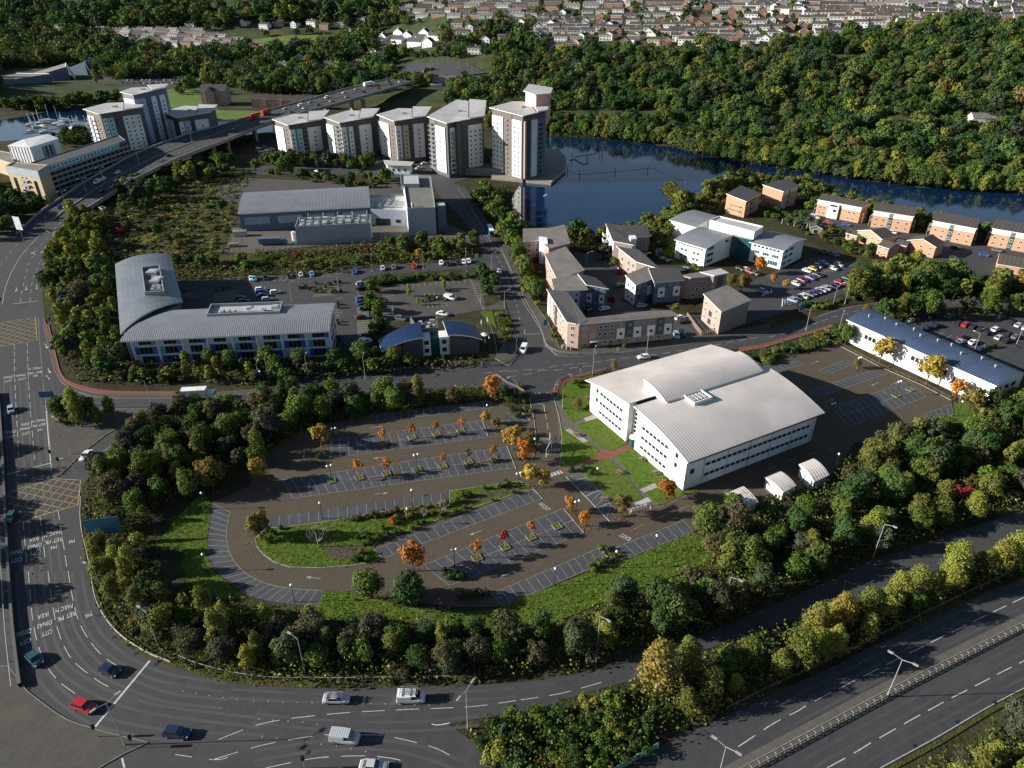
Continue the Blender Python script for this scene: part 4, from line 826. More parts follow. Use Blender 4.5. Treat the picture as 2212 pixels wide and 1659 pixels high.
# ---------------------------------------------------------------- gym with blue curved roofs
def gym():
 r = thing('restaurant', 'small white and grey two storey building with two blue curved solar roofs at the junction', 'restaurant', (-27, 212, 0)); r0 = r.location
 def curved(Pl, mat_, bul, nm='roof', swap=False):
  a, b2, c2, d = local(Pl, r); m = MB(); n = 8
  for k in range(n):
   t0, t1 = k / n, (k + 1) / n; z = lambda t: bul * 4 * t * (1 - t)
   q = [(a.lerp(b2, t0), z(t0)), (a.lerp(b2, t1), z(t1)), (d.lerp(c2, t1), z(t1)), (d.lerp(c2, t0), z(t0))]
   m.face([(p.x, p.y, p.z + zz) for p, zz in q], 0, [(0, 0), (0, 1), (14, 1), (14, 0)])
   for u, v in ((q[0], q[1]), (q[2], q[3])): m.face([(u[0].x, u[0].y, u[0].z + u[1] - .4), (v[0].x, v[0].y, v[0].z + v[1] - .4), (v[0].x, v[0].y, v[0].z + v[1] + .03), (u[0].x, u[0].y, u[0].z + u[1] + .03)], 1)
  for u, v in ((a, d), (b2, c2)): m.face([(u.x, u.y, u.z - .4), (v.x, v.y, v.z - .4), (v.x, v.y, v.z), (u.x, u.y, u.z)], 1)
  return m.build(nm, [mat_, 'trim'], r)
 PL = [V2(-42.4, 205.0, 4.6), V2(-29.0, 208.6, 7.8), V2(-31.6, 220.5, 7.8), V2(-44.8, 212.5, 4.8)]
 curved(PL, 'solar', .9)
 PR = [V2(-21.3, 210.4, 7.8), V2(-9.8, 211.5, 5.6), V2(-12.3, 221, 6.0), V2(-23.8, 221, 8.0)]; curved(PR, 'solar', .7)
 b = MB(); b.prism(local([V2(-41.5, 206), V2(-29.5, 209.3), V2(-32, 220), V2(-43.4, 212)], r), -.1, 4.8); b.prism(local([V2(-36, 208), V2(-29.5, 209.6), V2(-32, 219.5), V2(-38, 216)], r), 4.8, 6.9); b.build('wall', 'wall_dark', r)
 b = MB(); b.prism(local([V2(-20.8, 211.3), V2(-11, 212.3), V2(-13, 220.3), V2(-23, 220.3)], r), -.1, 5.6); b.prism(local([V2(-20.8, 211.3), V2(-15.5, 212), V2(-17.5, 220), V2(-23, 220)], r), 5.6, 7.2); b.build('wall', 'wall_dark', r)
 A, B = V2(-32.2, 210.1), V2(-27.1, 210.8); b = MB(); b.prism(local([A, B, B + V2(-.8, 5), A + V2(-.8, 5)], r), -.1, 6.3); b.build('white_block', 'wall_white', r)
 windows(r, A, B, [.28, .74], [1.9, 4.8], 1.5, 1.4, 'dark')
 A2, B2 = V2(-24.1, 211.2), V2(-20.8, 211.8); b = MB(); b.prism(local([A2, B2, B2 + V2(-.8, 5), A2 + V2(-.8, 5)], r), -.1, 6.5); b.build('white_block', 'wall_white', r); windows(r, A2, B2, [.45], [1.9, 4.8], 1.5, 1.4, 'dark')
 b = MB(); b.prism(local([V2(-27, 212), V2(-24, 212.4), V2(-25.5, 222), V2(-31.5, 222)], r), -.1, 5.9); b.build('entrance_block', 'glass_teal', r)
 b = MB(); q = local([V2(-31.4, 215.5), V2(-24.8, 216.5), V2(-26.5, 226.5), V2(-35.5, 225)], r); qi = inset([Vector((p.x, p.y, 0)) for p in q], .3)
 b.prism(q, -.1, 6.0)
 for i in range(4): j = (i + 1) % 4; b.prism([q[i], q[j], qi[j], qi[i]], 6.0, 7.6)
 b.build('plant_deck', ['wall_dark'], r)
 flues(r, [(-30.5, 220.5, 6, 1.4, 1.2, 1), (-28.5, 221.3, 6, 1.4, 1.2, 1), (-28.6, 218.2, 6, 1.2, 2, 1.2), (-26.7, 219.5, 6, 1.0, 1.2, 1.1), (-31.8, 223, 6, 1.6, 1.2, .8), (-27.8, 224.6, 6, 2, 1, .7)])
gym()
# ---------------------------------------------------------------- long white industrial building on the right
def long_white():
 a = V2(115.9, 222.4); b_ = V2(140.6, 178.2); ex = (b_ - a).normalized(); ey = V2(-ex.y, ex.x); L = (b_ - a).length + .3
 r = thing('industrial_unit', 'very long low white building under a blue ribbed curved roof, behind orange trees', 'industrial unit', tuple(a))
 prof = arcprof(0, 7.6, 14.5, 7.6, 1.6, 10); vwalls(r, a, ex, ey, prof, .4, L, 'wall_white'); vault(r, a, ex, ey, [(-.4, 7.45)] + prof + [(14.9, 7.45)], -.4, L + .5, 'roof_blue', 'roof')
 # the camera-side wall
 windows(r, a, a + ex * L, [.16, .19, .22, .5, .53, .56, .68, .71], [4.6], 1.3, 1.6, 'grey'); windows(r, a, a + ex * L, [.28, .6, .8], [3.6], 3.4, 2.6, 'teal', 3)
 e0 = a + ex * L; windows(r, e0, e0 + ey * 14.5, [.2, .45, .7], [2.5, 5.4], 2, 1.3, 'dark')
 for x, s in ((4, 5), (8, 8), (13, 7), (18, 9), (22, 6.5), (27, 8), (31, 9), (36, 6), (41, 8.5), (46, 7)):
  p = ex * x + ey * s; b = MB(); b.tube((p.x, p.y, 8.7), (p.x, p.y, 10.0), .22); b.tube((p.x, p.y, 10.0), (p.x, p.y, 10.15), .36); b.build('vent', 'machine', r)
long_white()
# ---------------------------------------------------------------- white office with three curved roofs
def office_two():
 r = thing('white_office', 'white office with three curved grey roofs and a tall flat white spine, near the lake', 'office', (98, 305, 0)); 
 def wing(A, B, dep, h, rise, x_ov=.6):
  ex = (B - A).normalized(); ey = V2(-ex.y, ex.x); L = (B - A).length
  # profile across the width of the front (A->B), extruded backwards
  prof = arcprof(0, h, L, h + rise * .4, rise, 8); vwalls(r, A, ey, ex * 1, prof, 0, dep, 'wall_white'); vault(r, A, ey, ex, [(-x_ov, h - .25)] + prof + [(L + x_ov, h + rise * .4 - .25)], -x_ov, dep + x_ov, 'roof_metal', 'roof')
 P = {}
 a, b_, = V2(83.4, 292.8), V2(98.2, 306.0)
 ex = (b_ - a).normalized(); ey = V2(-ex.y, ex.x)
 def W(A, ex, ey, L, dep, h0, h1, bul):
  prof = arcprof(0, h0, L, h1, bul, 8); vwalls(r, A, ey, ex, prof, 0, dep, 'wall_white'); vault(r, A, ey, ex, [(-.8, h0 - .2)] + prof + [(L + .8, h1 - .2)], -.8, dep + .8, 'roof_metal', 'roof')
 W(a, ex, ey, 19.5, 15.5, 8.4, 9.8, .9)
 W(V2(85.5, 322), ex, ey, 19, 14, 8.6, 9.4, .8)
 c = V2(115.8, 290.0); ex2 = V2(14.8, 15).normalized(); ey2 = V2(-ex2.y, ex2.x); W(c, ex2, ey2, 20, 15, 8.6, 8.6, 1.2)
 # the spine block
 q = [V2(106.0, 301.2, 12.6), V2(112.3, 308.8, 12.6), V2(96.4, 324.3, 12.6), V2(90.6, 318.2, 12.6)]
 block('', '', '', q, 'wall_white', 'roof_membrane', parapet=.5, root=r, rname='spine_roof', wname='spine')
 g0, g1 = V2(98.3, 306.2), V2(105.4, 299.9); b = MB(); b.prism(local([V2(98.0, 306.0), V2(105.0, 300.2), V2(108, 304), V2(100, 311)], r), -.1, 9.6); b.build('glass_link', 'glass_teal', r)
 s0, s1 = a + ey * 15.5, a       # west wall
 windows(r, s0, s1, [.12 + k * .095 for k in range(9)], [7.4], 1.1, .6, 'grey'); windows(r, s0, s1, [.22, .36, .64, .78], [5.0, 2.2], 1.6, 1.3, 'teal', 2)
 windows(r, a, a + ex * 19.5, [.2], [7.6, 4.8, 1.9], 4.6, 1.6, 'teal', 3); windows(r, a, a + ex * 19.5, [.8], [8.2], 3.0, 1.2, 'teal', 2)
 t0, t1 = c + ey2 * 15, c; windows(r, t0, t1, [.14 + .12 * k for k in range(7)], [7.6], 1.2, .8, 'grey'); windows(r, t0, t1, [.2, .5, .8], [5.0], 3.2, 1.4, 'teal', 3); windows(r, t0, t1, [.3, .75], [1.9], 4.6, 2.0, 'teal', 4)
 windows(r, c, c + ex2 * 20, [.15, .4], [7.4, 4.8, 1.9], 3.8, 1.5, 'teal', 3)
 flues(r, [(97.5 + k * 2.1, 314.5 - k * 2.3, 9.5, 1.2, 1.2, .9) for k in range(4)])
office_two()
# ---------------------------------------------------------------- brick flats beside the lake
FG = 'brick flats between the lake and the junction'
def C1(*l): return [g('C1', l[i], l[i + 1], l[i + 2]) for i in range(0, len(l), 3)]
def flats():
 # corner block: west wing then south wing, one building
 Pw = C1(505, 1130, 9, 600, 1150, 9, 655, 1112, 9.8, 495, 885, 9.8, 342, 862, 9)
 r, P = block('apartment_building', 'L shaped corner block of brown brick flats with white and dark panels', 'apartment building', [P_ for P_ in Pw], ['brick_pink', 'brick_grey', 'brick_grey', 'brick_grey', 'brick_pink'], 'roof_slate', group=FG)
 windows(r, P[0], P[1], [.45], [7.2, 4.6, 2.0], 1.3, 1.5, 'white', 2)
 windows(r, P[4], P[0], [.2, .35, .5, .66, .8], [7.0, 4.4, 1.8], 1.2, 1.4, 'white', 2); panel(r, P[4], P[0], .02, .12, 0, 8.6, 'wall_white', .3); panel(r, P[4], P[0], .22, .3, 2, 8.6, 'wall_white', .3); panel(r, P[4], P[0], .4, .48, 1, 8.2, 'wall_dark', .35)
 Ps = C1(598, 1150, 9, 1410, 1072, 9, 1372, 1040, 10, 1170, 1048, 10, 655, 1108, 10)
 r, P = block('', '', '', Ps, 'brick_grey', 'roof_grey', root=r); A, B = P[0], P[1]
 panel(r, A, B, 0, .19, 0, 8.4, 'brick_pink', .08, 'wall_panel'); panel(r, A, B, .01, 1, 0, 2.6, 'brick_pink', .05, 'wall_panel')
 for t in (.40, .575, .72, .90): panel(r, A, B, t - .003, t + .078, 2.3, 6.2, 'wall_white', .3); windows(r, A, B, [t + .038], [4.2], .9, .95, 'dark', out=.32)
 for t in (.488, .815): panel(r, A, B, t, t + .075, 2.5, 8.8, 'wall_dark', .25); windows(r, A, B, [t + .04], [7.2, 4.6], .9, .9, 'white', out=.27)
 windows(r, A, B, [.065, .225, .28, .345], [7.3], 1.15, 1.1, 'white', 1); windows(r, A, B, [.065, .145, .22, .28, .345], [4.6], 1.15, 1.2, 'white', 1)
 windows(r, A, B, [.065, .22, .28, .345, .43, .52, .60, .76, .85, .94], [1.5], 1.25, 1.1, 'white', 2); windows(r, A, B, [.44, .61, .68, .76, .935], [7.4], .85, .9, 'white', 1)
 panel(r, A, B, .13, .2, 0, 2.2, 'glass', .5, 'entrance_door'); panel(r, A, B, .12, .21, 2.3, 2.6, 'trim', 1.3, 'canopy')
 # rear terrace with dark and light roofs
 P4 = C1(400, 872, 8.6, 665, 858, 8.6, 605, 733, 9.4, 378, 772, 9.4)
 r, P = block('apartment_building', 'flats with a pale grey lean-to roof and white panels, behind the corner block', 'apartment building', P4, ['wall_offwhite', 'brick_grey', 'brick_grey', 'brick_pink'], 'roof_grey', group=FG)
 windows(r, P[0], P[1], [.45, .68], [7.0], 1.1, 1.0, 'white'); windows(r, P[0], P[1], [.68, .88], [4.4], .9, .95, 'dark'); panel(r, P[0], P[1], .8, 1, 0, 8.4, 'wall_bluegrey', .2)
 P4 = C1(668, 815, 9.3, 830, 848, 8.4, 735, 762, 9.0, 604, 730, 10)
 r, P = block('apartment_building', 'flats with a dark sloping roof and white and charcoal panels facing a parking court', 'apartment building', P4, 'wall_bluegrey', 'roof_slate', group=FG); A, B = P[0], P[1]
 for t in (.0, .66): panel(r, A, B, t, t + .28, 2.4, 6.0, 'wall_white', .25); windows(r, A, B, [t + .14], [4.2], .9, .95, 'dark', out=.27)
 windows(r, A, B, [.12, .45, .8], [7.4], 1.0, 1.0, 'white'); windows(r, A, B, [.2, .5, .8], [1.5], 1.2, 1.1, 'white')
 P4 = C1(418, 766, 8.2, 636, 692, 8.8, 482, 502, 10, 320, 562, 9.6)
 r, P = block('apartment_building', 'flats with a very broad plain pale roof and a pink brick end, by the road', 'apartment building', P4, ['brick_pink', 'brick_grey', 'brick_grey', 'brick_pink'], 'roof_grey', group=FG); windows(r, P[3], P[0], [.2, .45, .7], [6.6, 4.2, 1.8], 1.1, 1.2, 'white')
 P4 = C1(135, 450, 9, 268, 440, 9, 345, 505, 9, 518, 462, 9.2, 470, 315, 10.3, 345, 342, 10, 135, 346, 10)
 r, P = block('apartment_building', 'brick flats with a white stair tower and kinked roof at the lake edge, top left', 'apartment building', P4, ['brick_pink', 'brick_pink', 'brick_grey', 'brick_grey', 'brick_grey', 'brick_grey', 'brick_pink'], 'roof_grey', group=FG)
 windows(r, P[0], P[1], [.35, .82], [7.2, 4.8, 2.4], 1.2, 1.2, 'white'); windows(r, P[2], P[3], [.4, .7], [7, 4.4], 1.1, 1.1, 'white'); b = MB()
 A, B = C1(268, 445, 10.2, 335, 455, 10.2); b.prism(local([A, B, B + V2(0, 6), A + V2(0, 6)], r), 0, 10.4); b.build('stair_tower', 'wall_white', r)
 P4 = C1(893, 447, 9.2, 1050, 478, 9.2, 1052, 412, 9.2, 1195, 408, 9, 1165, 315, 10.4, 965, 320, 10.4, 835, 305, 10.4)
 r, P = block('apartment_building', 'flats with dark folded roof, white stair tower and balconies, beside the lake', 'apartment building', P4, ['brick_grey', 'brick_grey', 'brick_grey', 'brick_grey', 'brick_grey', 'brick_grey', 'wall_offwhite'], 'roof_slate', group=FG)
 windows(r, P[2], P[3], [.3, .7], [7.0, 4.6, 2.4], 1.2, 1.2, 'white'); A, B = C1(1050, 415, 10.8, 1082, 412, 10.8); b = MB(); b.prism(local([A + V2(-1, -2), B + V2(0, -2), B + V2(0, 3), A + V2(-1, 3)], r), 0, 10.8); b.build('stair_tower', 'wall_white', r)
 for k in range(3):
  p = P[6].lerp(P[0], .35); b = MB(); q = Vector((p.x - 1.6, p.y, 0)); b.box(q.x - r.location.x - 1, q.x - r.location.x + 1, q.y - r.location.y - 2, q.y - r.location.y + 2, 2.2 + 2.6 * k, 2.35 + 2.6 * k)
  b.box(q.x - r.location.x - 1.05, q.x - r.location.x - .95, q.y - r.location.y - 2, q.y - r.location.y + 2, 2.35 + 2.6 * k, 3.3 + 2.6 * k); b.build('balcony', 'trim', r)
 P4 = C1(1085, 620, 8.0, 1282, 685, 8.0, 1095, 525, 9.4, 936, 500, 9.4)
 r, P = block('apartment_building', 'flats with a long dark lean-to roof and salmon brick side, mid estate', 'apartment building', P4, ['brick_grey', 'brick_grey', 'brick_grey', 'brick_pink'], 'roof_slate', group=FG); windows(r, P[3], P[0], [.25, .6, .85], [5.6, 2.6], 1.4, 2.0, 'white', 2)
 P4 = C1(1080, 816, 8.4, 1245, 748, 8.8, 1175, 666, 9.8, 1000, 738, 9.4)
 r, P = block('apartment_building', 'flats under a pale lean-to roof with a white balcony end', 'apartment building', P4, ['wall_bluegrey', 'brick_grey', 'brick_grey', 'wall_offwhite'], 'roof_grey', group=FG)
 windows(r, P[0], P[1], [.2, .5, .8], [7, 4.4], 1.0, 1.0, 'white'); panel(r, P[0], P[1], .62, .95, 2.5, 6.2, 'wall_white', .25); windows(r, P[3], P[0], [.3, .75], [6.6, 4.2, 1.8], 1.1, 1.4, 'white')
 P4 = C1(1240, 796, 8.6, 1478, 776, 8.6, 1430, 676, 9.8, 1196, 680, 9.8)
 r, P = block('apartment_building', 'dark roofed flats with two white panels, between pale roofed and flat roofed flats', 'apartment building', P4, 'wall_bluegrey', 'roof_slate', group=FG); A, B = P[0], P[1]
 for t in (.14, .68): panel(r, A, B, t, t + .24, 2.5, 6.4, 'wall_white', .25); windows(r, A, B, [t + .12], [4.4], 1.0, 1.0, 'dark', out=.27)
 windows(r, A, B, [.05, .3, .55, .8], [7.4], 1.1, 1.1, 'white'); windows(r, A, B, [.2, .5, .8], [1.6], 1.2, 1.2, 'white')
 P4 = C1(1540, 756, 8.8, 1738, 738, 8.8, 1642, 710, 9, 1474, 740, 9)
 r, P = block('apartment_building', 'grey brick flats with a low flat roof, left part of a pair', 'apartment building', P4, ['brick_grey', 'brick_grey', 'brick_grey', 'brick_pink'], 'roof_grey', group=FG); windows(r, P[0], P[1], [.14, .34, .62, .82], [6.4, 3.9], 1.15, 1.1, 'white'); windows(r, P[0], P[1], [.2, .75], [1.6], 1.4, 1.6, 'white', 2)
 P4 = C1(1740, 738, 9.6, 1850, 716, 9.6, 1792, 686, 9.6, 1640, 712, 9.6)
 r, P = block('apartment_building', 'end block of flats with a white flat roof and teal corner, nearest the white office', 'apartment building', P4, 'brick_grey', 'roof_membrane', group=FG); windows(r, P[0], P[1], [.25, .75], [6.8, 4.2, 1.8], 1.15, 1.1, 'white'); panel(r, P[0], P[1], .3, .7, 3, 8.8, 'wall_dark', .15)
 P4 = C1(1802, 1040, 9.0, 2040, 945, 9.0, 1852, 826, 10, 1660, 896, 10)
 r, P = block('apartment_building', 'detached brick block with pale lean-to roof and plain grey end wall', 'apartment building', P4, ['brick_grey', 'brick_grey', 'brick_grey', 'brick_pink'], 'roof_grey', group=FG)
 windows(r, P[3], P[0], [.15, .75], [7.6, 5.0, 2.2], 1.2, 1.3, 'white', 2); windows(r, P[3], P[0], [.45], [5.0, 2.0], 2.2, 2.2, 'grey', 3)
flats()
OG = 'orange brick flats along the river'
def orange(lab, reg, fl, fr, br, blk, h0, h1, bays, white_top=True, roof='roof_tile'):
 P4 = [g(reg, *fl, h0), g(reg, *fr, h0), g(reg, *br, h1), g(reg, *blk, h1)]
 r, P = block('apartment_building', lab, 'apartment building', P4, 'brick_orange', roof, group=OG); A, B = P[0], P[1]
 if white_top: panel(r, A, B, .0, 1, h0 - 2.1, h0 - .2, 'wall_white', .06, 'render_band')
 if bays == 'bay':
  panel(r, A, B, .28, .52, 0, h0 - .3, 'wall_white', 1.2, 'white_bay'); windows(r, A, B, [.34, .38, .42, .46], [h0 - 1.2], .8, .9, 'dark', out=1.22); windows(r, A, B, [.44], [4.2], 1.6, 1.4, 'grey', out=1.22)
  windows(r, A, B, [.08, .18, .75, .86], [h0 - 1.2, 4.4, 1.6], 1.2, 1.2, 'white', 2)
 else:
  windows(r, A, B, [.08, .3, .62, .84], [h0 - 1.1], 1.5, .8, 'dark', 3); windows(r, A, B, [.1, .28, .66, .88], [4.3, 1.7], 1.2, 1.2, 'white', 2)
  panel(r, A, B, .41, .51, 0, h0 - .1, 'glass_teal', .12, 'stair_glazing'); windows(r, A, B, [.46], [7.0, 4.2, 1.6], 1.2, 1.4, 'white', 2, out=.13)
 d, n = nrm(P[3], P[0]); 
 for (a, b_) in ((P[3], P[0]), (P[1], P[2])):
  q = a.lerp(b_, .5); dd, nn = nrm(a, b_); b = MB()
  for k in (.2, .8): w = a.lerp(b_, k) + nn * 1.3; b.tube((w.x - r.location.x, w.y - r.location.y, 0), (w.x - r.location.x, w.y - r.location.y, 5), .12)
  for z in (2.6, 5.0): c1, c2 = a.lerp(b_, .2), a.lerp(b_, .8); b.prism(local([c1, c1 + nn * 1.3, c2 + nn * 1.3, c2], r), z, z + .15, bottom=True)
  b.build('balcony', 'concrete', r)
orange('orange brick flats with a projecting white bay, leftmost of the river row', 'D1', (475, 97), (842, 165), (900, 128), (517, 48), 7.8, 9.2, 'bay')
orange('orange brick flats with glazed stair, second along the river row', 'D1', (948, 190), (1278, 240), (1308, 172), (985, 124), 8.2, 10, 'x')
orange('orange brick flats behind a lamp post, third along the river row', 'D1', (1448, 275), (1808, 342), (1822, 262), (1470, 198), 8.2, 10, 'x')
orange('orange brick flats cut by the right edge of the photo', 'D1', (1950, 340), (2345, 408), (2370, 330), (1985, 262), 8.2, 10, 'x')
orange('orange flats with dark roof in front of the lake shrubs, left of a taller twin', 'C1', (2010, 112), (2128, 50), (1970, -18), (1850, 48), 8.4, 9.6, 'y', False, 'roof_slate')
orange('taller orange and white flats with dark ribbed roof, by the lake shrubs', 'D0', (180, 1618), (306, 1572), (218, 1512), (15, 1562), 9.8, 11, 'y', True, 'roof_slate')
def small_houses():
 GN = 'small orange brick houses in front of the river flats'
 for lab, r0, a, b_, dep, h, rise, rid in (('gabled orange brick house with white windows, left of two alike', 'D1', (790, 445), (990, 520), 9, 5.2, 2.2, 'across'), ('gabled orange brick house half behind trees, right of two alike', 'D1', (1205, 530), (1440, 590), 9, 5.2, 2.2, 'across'),
 ('lower lean-to wing house left of the gabled house', 'D1', (700, 430), (790, 455), 7, 3.2, 1.2, 'along'), ('lower wing of orange brick between two gabled houses', 'D1', (960, 560), (1050, 590), 8, 4.6, 1.6, 'along'),
 ('wide orange brick bungalow with hipped brown roof at the right edge', 'D1', (1970, 700), (2330, 760), 11, 3.4, 2.6, 'along'), ('orange brick garage block beside the gabled house', 'D1', (1110, 530), (1200, 550), 7, 3.6, 1.3, 'along')):
  A, B = g(r0, *a), g(r0, *b_); r = gable('house', lab, 'house', A, B, dep, h, rise, 'brick_orange', 'roof_tile', GN, ridge=rid); L = (B - A).length
  for k in range(max(2, int(L / 3.4))):
   x = L * (k + .5) / max(2, int(L / 3.4))
   for z in ((1.5, 4.0) if h > 4 else (1.6,)): link('window', win_mesh(1.2, 1.1, 'white', 2), r, (x, 0, z))
 P4 = [g('D1', 175, 258, 2.5), g('D1', 440, 310, 2.5), g('D1', 475, 290, 2.6), g('D1', 215, 235, 2.6)]
 c = sum(P4, Vector()) / 4; r = thing('carport', 'long open carport with a dark flat roof and white posts near the flats', 'carport', (c.x, c.y, 0)); b = MB(); b.prism(local(P4, r), 2.45, 2.65, bottom=True); b.build('roof', 'roof_slate', r)
 Q = local(P4, r)
 for k in range(6): p = Q[0].lerp(Q[1], k / 5); b = MB(); b.box(p.x - .1, p.x + .1, p.y - .1, p.y + .1, 0, 2.45); b.build('post', 'trim', r)
 A, B = g('D1', 400, 375), g('D1', 500, 385); r = gable('garage', 'small grey timber garage with a pitched roof next to the carport', 'garage', A, B, 6, 2.6, 1.2, 'stone', 'roof_slate', ridge='across'); link('door', win_mesh(2.2, 2.0, 'white', 1), r, ((B - A).length / 2, 0, 1.0))
 A, B = g('C1', 1245, 565), g('C1', 1275, 570); gable('garden_shed', 'tiny white garden shed beside the lawn', 'shed', A, B, 3, 2.2, .8, 'wall_white', 'roof_grey')
small_houses()
# ---------------------------------------------------------------- apartment towers
def tower(lab, reg, pts, h, strips1, strips2, base='wall_brown', group='apartment towers by the water', storey=2.75, z0=-.1, roofm='roof_membrane', wing=None):
 P = [g(reg, pts[i], pts[i + 1], h) for i in range(0, len(pts), 2)]; P = inset(P, 1.3)
 c = sum(P, Vector()) / len(P); r = thing('apartment_tower', lab, 'apartment tower', (c.x, c.y, 0), 0, group)
 b = MB(); b.prism(local(P, r), z0, None); b.build('wall', base, r)
 Q = local(inset(P, -1.5), r); n = len(Q)
 rr = MB()
 zz = [1.1, .35, 1.3, 1.0, .6, .8, .8][:n]
 up = [(q.x, q.y, h + .15 + z) for q, z in zip(Q, zz)]; lo = [(q.x, q.y, h - .2 + z) for q, z in zip(Q, zz)]
 cx = (sum(u[0] for u in up) / n, sum(u[1] for u in up) / n, h + .7)
 for i in range(n): j = (i + 1) % n; rr.face([lo[i], lo[j], up[j], up[i]], 1); rr.face([up[i], up[j], cx], 0); rr.face([lo[j], lo[i], (cx[0], cx[1], cx[2] - .3)], 1)
 rf = rr.build('roof', [roofm, 'trim'], r); k_ = [Q[1].lerp(Q[0], .15), Q[2].lerp(Q[1], .45), Q[3].lerp(Q[2], .1), Q[-1].lerp(Q[3], .4)] if n == 5 else Q[:4]
 w_ = MB(); hh = (h + 1.7, h + 1.9, h + 2.7, h + 2.3); m_ = [(q.x, q.y, a) for q, a in zip([Q[2].lerp(Q[1], .4), Q[2] * 1.02, Q[3] * 1.04, Q[3].lerp(Q[-1], .55)], hh)]; lo_ = [(x, y, z - .4) for x, y, z in m_]
 w_.face(m_, 0); [w_.face([lo_[i], lo_[(i + 1) % 4], m_[(i + 1) % 4], m_[i]], 1) for i in range(4)]; w_.face(lo_[::-1], 1); w_.build('upper_roof', [roofm, 'trim'], r)
 w_ = MB(); q_ = [Vector((x * .86, y * .86, 0)) for x, y, z in m_]; w_.prism(q_, h, h + 1.5); w_.build('clerestory', 'wall_dark', r); b = MB(); b.box(cx[0] - 1.6, cx[0] + 1.2, cx[1] - 1, cx[1] + 1, h + .4, h + 1.9); b.build('lift_house', 'machine', rf)
 for (A, B, st) in ((P[0], P[1], strips1), (P[1], P[2], strips2)):
  L = (B - A).length
  for s in st:
   t0, t1, m, proud, wn = s[:5]; top = h - (2.9 if m not in ('wall_dark', 'wall_brown') else .3)
   if m: panel(r, A, B, t0, t1, 2.6 if proud < 2 else 0, top, m, proud, 'facade_panel')
   W_ = (t1 - t0) * L; nf = int((top - 3) / storey)
   if wn == 'bal':
    d, nn = nrm(A, B)
    for k in range(nf):
     z = 3.3 + k * storey; bb = MB(); a1, b1 = A + (B - A) * t0, A + (B - A) * t1
     bb.prism(local([a1, a1 + nn * (proud + 1.5), b1 + nn * (proud + 1.5), b1], r), z, z + .16, bottom=True); bb.prism(local([a1 + nn * (proud + 1.42), a1 + nn * (proud + 1.5), b1 + nn * (proud + 1.5), b1 + nn * (proud + 1.42)], r), z + .95, z + 1.1, bottom=True); bb.build('balcony', 'frame_grey', r)
     windows(r, A, B, [(t0 + t1) / 2], [z + 1.2], min(2.6, W_ * .8), 1.7, 'dark', 2, out=proud)
   elif wn:
    for k in range(nf): windows(r, A, B, [t0 + (t1 - t0) * (j + .5) / wn for j in range(wn)], [3.9 + k * storey], 1.0, 1.05, 'dark', 1, out=proud)
 return r, P
WH, DK, BR = 'wall_white', 'wall_dark', 'wall_brown'
tower('white and charcoal eight storey tower with an aqua curved fin, leftmost of the front row', 'B0', [158, 1022, 285, 1062, 572, 1026, 632, 962, 330, 972], 21.5, [(.0, .6, WH, .7, 1), (.6, 1, BR, .1, 1)], [(.0, .17, WH, .5, 1), (.2, .36, 'wall_aqua', 1.6, 1), (.36, .53, DK, .1, 'bal'), (.55, .98, WH, .9, 1)])
tower('nine storey tower wrapped partly in scaffolding, second in the front row', 'B0', [592, 1006, 720, 1042, 998, 1006, 1055, 948, 790, 942], 24.5, [(.0, .5, WH, .7, 1), (.55, 1, BR, .1, 'bal')], [(.0, .18, WH, .5, 1), (.22, .36, WH, 1.6, 1), (.36, .55, DK, .1, 1), (.58, .98, WH, .9, 1)])
tower('nine storey white tower with a cream curved fin, third in the front row', 'B0', [1038, 982, 1180, 1028, 1445, 1000, 1492, 934, 1218, 922], 27, [(.0, .62, WH, .7, 1), (.62, 1, BR, .1, 1)], [(.0, .2, WH, .5, 1), (.24, .42, 'wall_cream', 1.6, 1), (.44, .58, DK, .1, 'bal'), (.6, .98, WH, .9, 1)])
tower('eleven storey brown and white tower with stacked balconies, fourth in the front row', 'B0', [1462, 1000, 1625, 1046, 1940, 1000, 1952, 884, 1712, 850], 32.5, [(.0, .35, BR, .3, 'bal'), (.35, .9, WH, .7, 1)], [(.06, .2, WH, .3, 'bal'), (.22, .3, 'wall_brown', 1.9, 0), (.32, .55, DK, .1, 1), (.57, .98, WH, .9, 3)], base='wall_dark')
T5, P5 = tower('tallest white and brown tower at the lake end with a pink penthouse', 'C0', [-155, 925, 125, 985, 330, 950, 345, 880, 40, 865], 38.5, [(.02, .38, WH, .6, 3), (.4, .66, BR, .3, 1), (.68, .98, WH, .6, 2)], [(.02, .10, 'brick_pink', 1.6, 0), (.15, .34, DK, .1, 1), (.36, .62, WH, .9, 0), (.62, .98, 'wall_bluegrey', .4, 'bal')], base='wall_brown')
Pk = [g('C0', x, y, 47.3) for x, y in ((140, 770), (235, 800), (350, 790), (370, 745), (185, 715))]
block('', '', '', inset(Pk, .6), 'wall_pink', 'roof_membrane', ov=1.4, z0=30, root=T5, rname='penthouse_roof', wname='penthouse')
LG = 'apartment towers beyond the viaduct'
tower('white tower with blue panels behind the long banded block, left of the tall lavender one', 'A0', [705, 935, 835, 968, 1195, 925, 1240, 868, 900, 878], 28, [(.05, .5, WH, .5, 'bal'), (.55, .95, BR, .1, 1)], [(.02, .12, WH, .5, 1), (.13, .28, 'wall_aqua', 1.3, 1), (.3, .5, DK, .1, 1), (.52, .97, WH, .9, 3)], group=LG)
tower('tall lavender and blue grey tower, highest beyond the viaduct', 'A0', [1015, 790, 1120, 808, 1395, 758, 1420, 738, 1110, 750], 36, [(.0, 1, 'wall_lav', .3, 1)], [(.0, .35, 'wall_lav', .4, 1), (.36, .5, 'wall_bluegrey', .9, 1), (.52, .68, WH, .5, 1), (.8, .98, WH, .5, 1)], base='wall_bluegrey', group=LG)
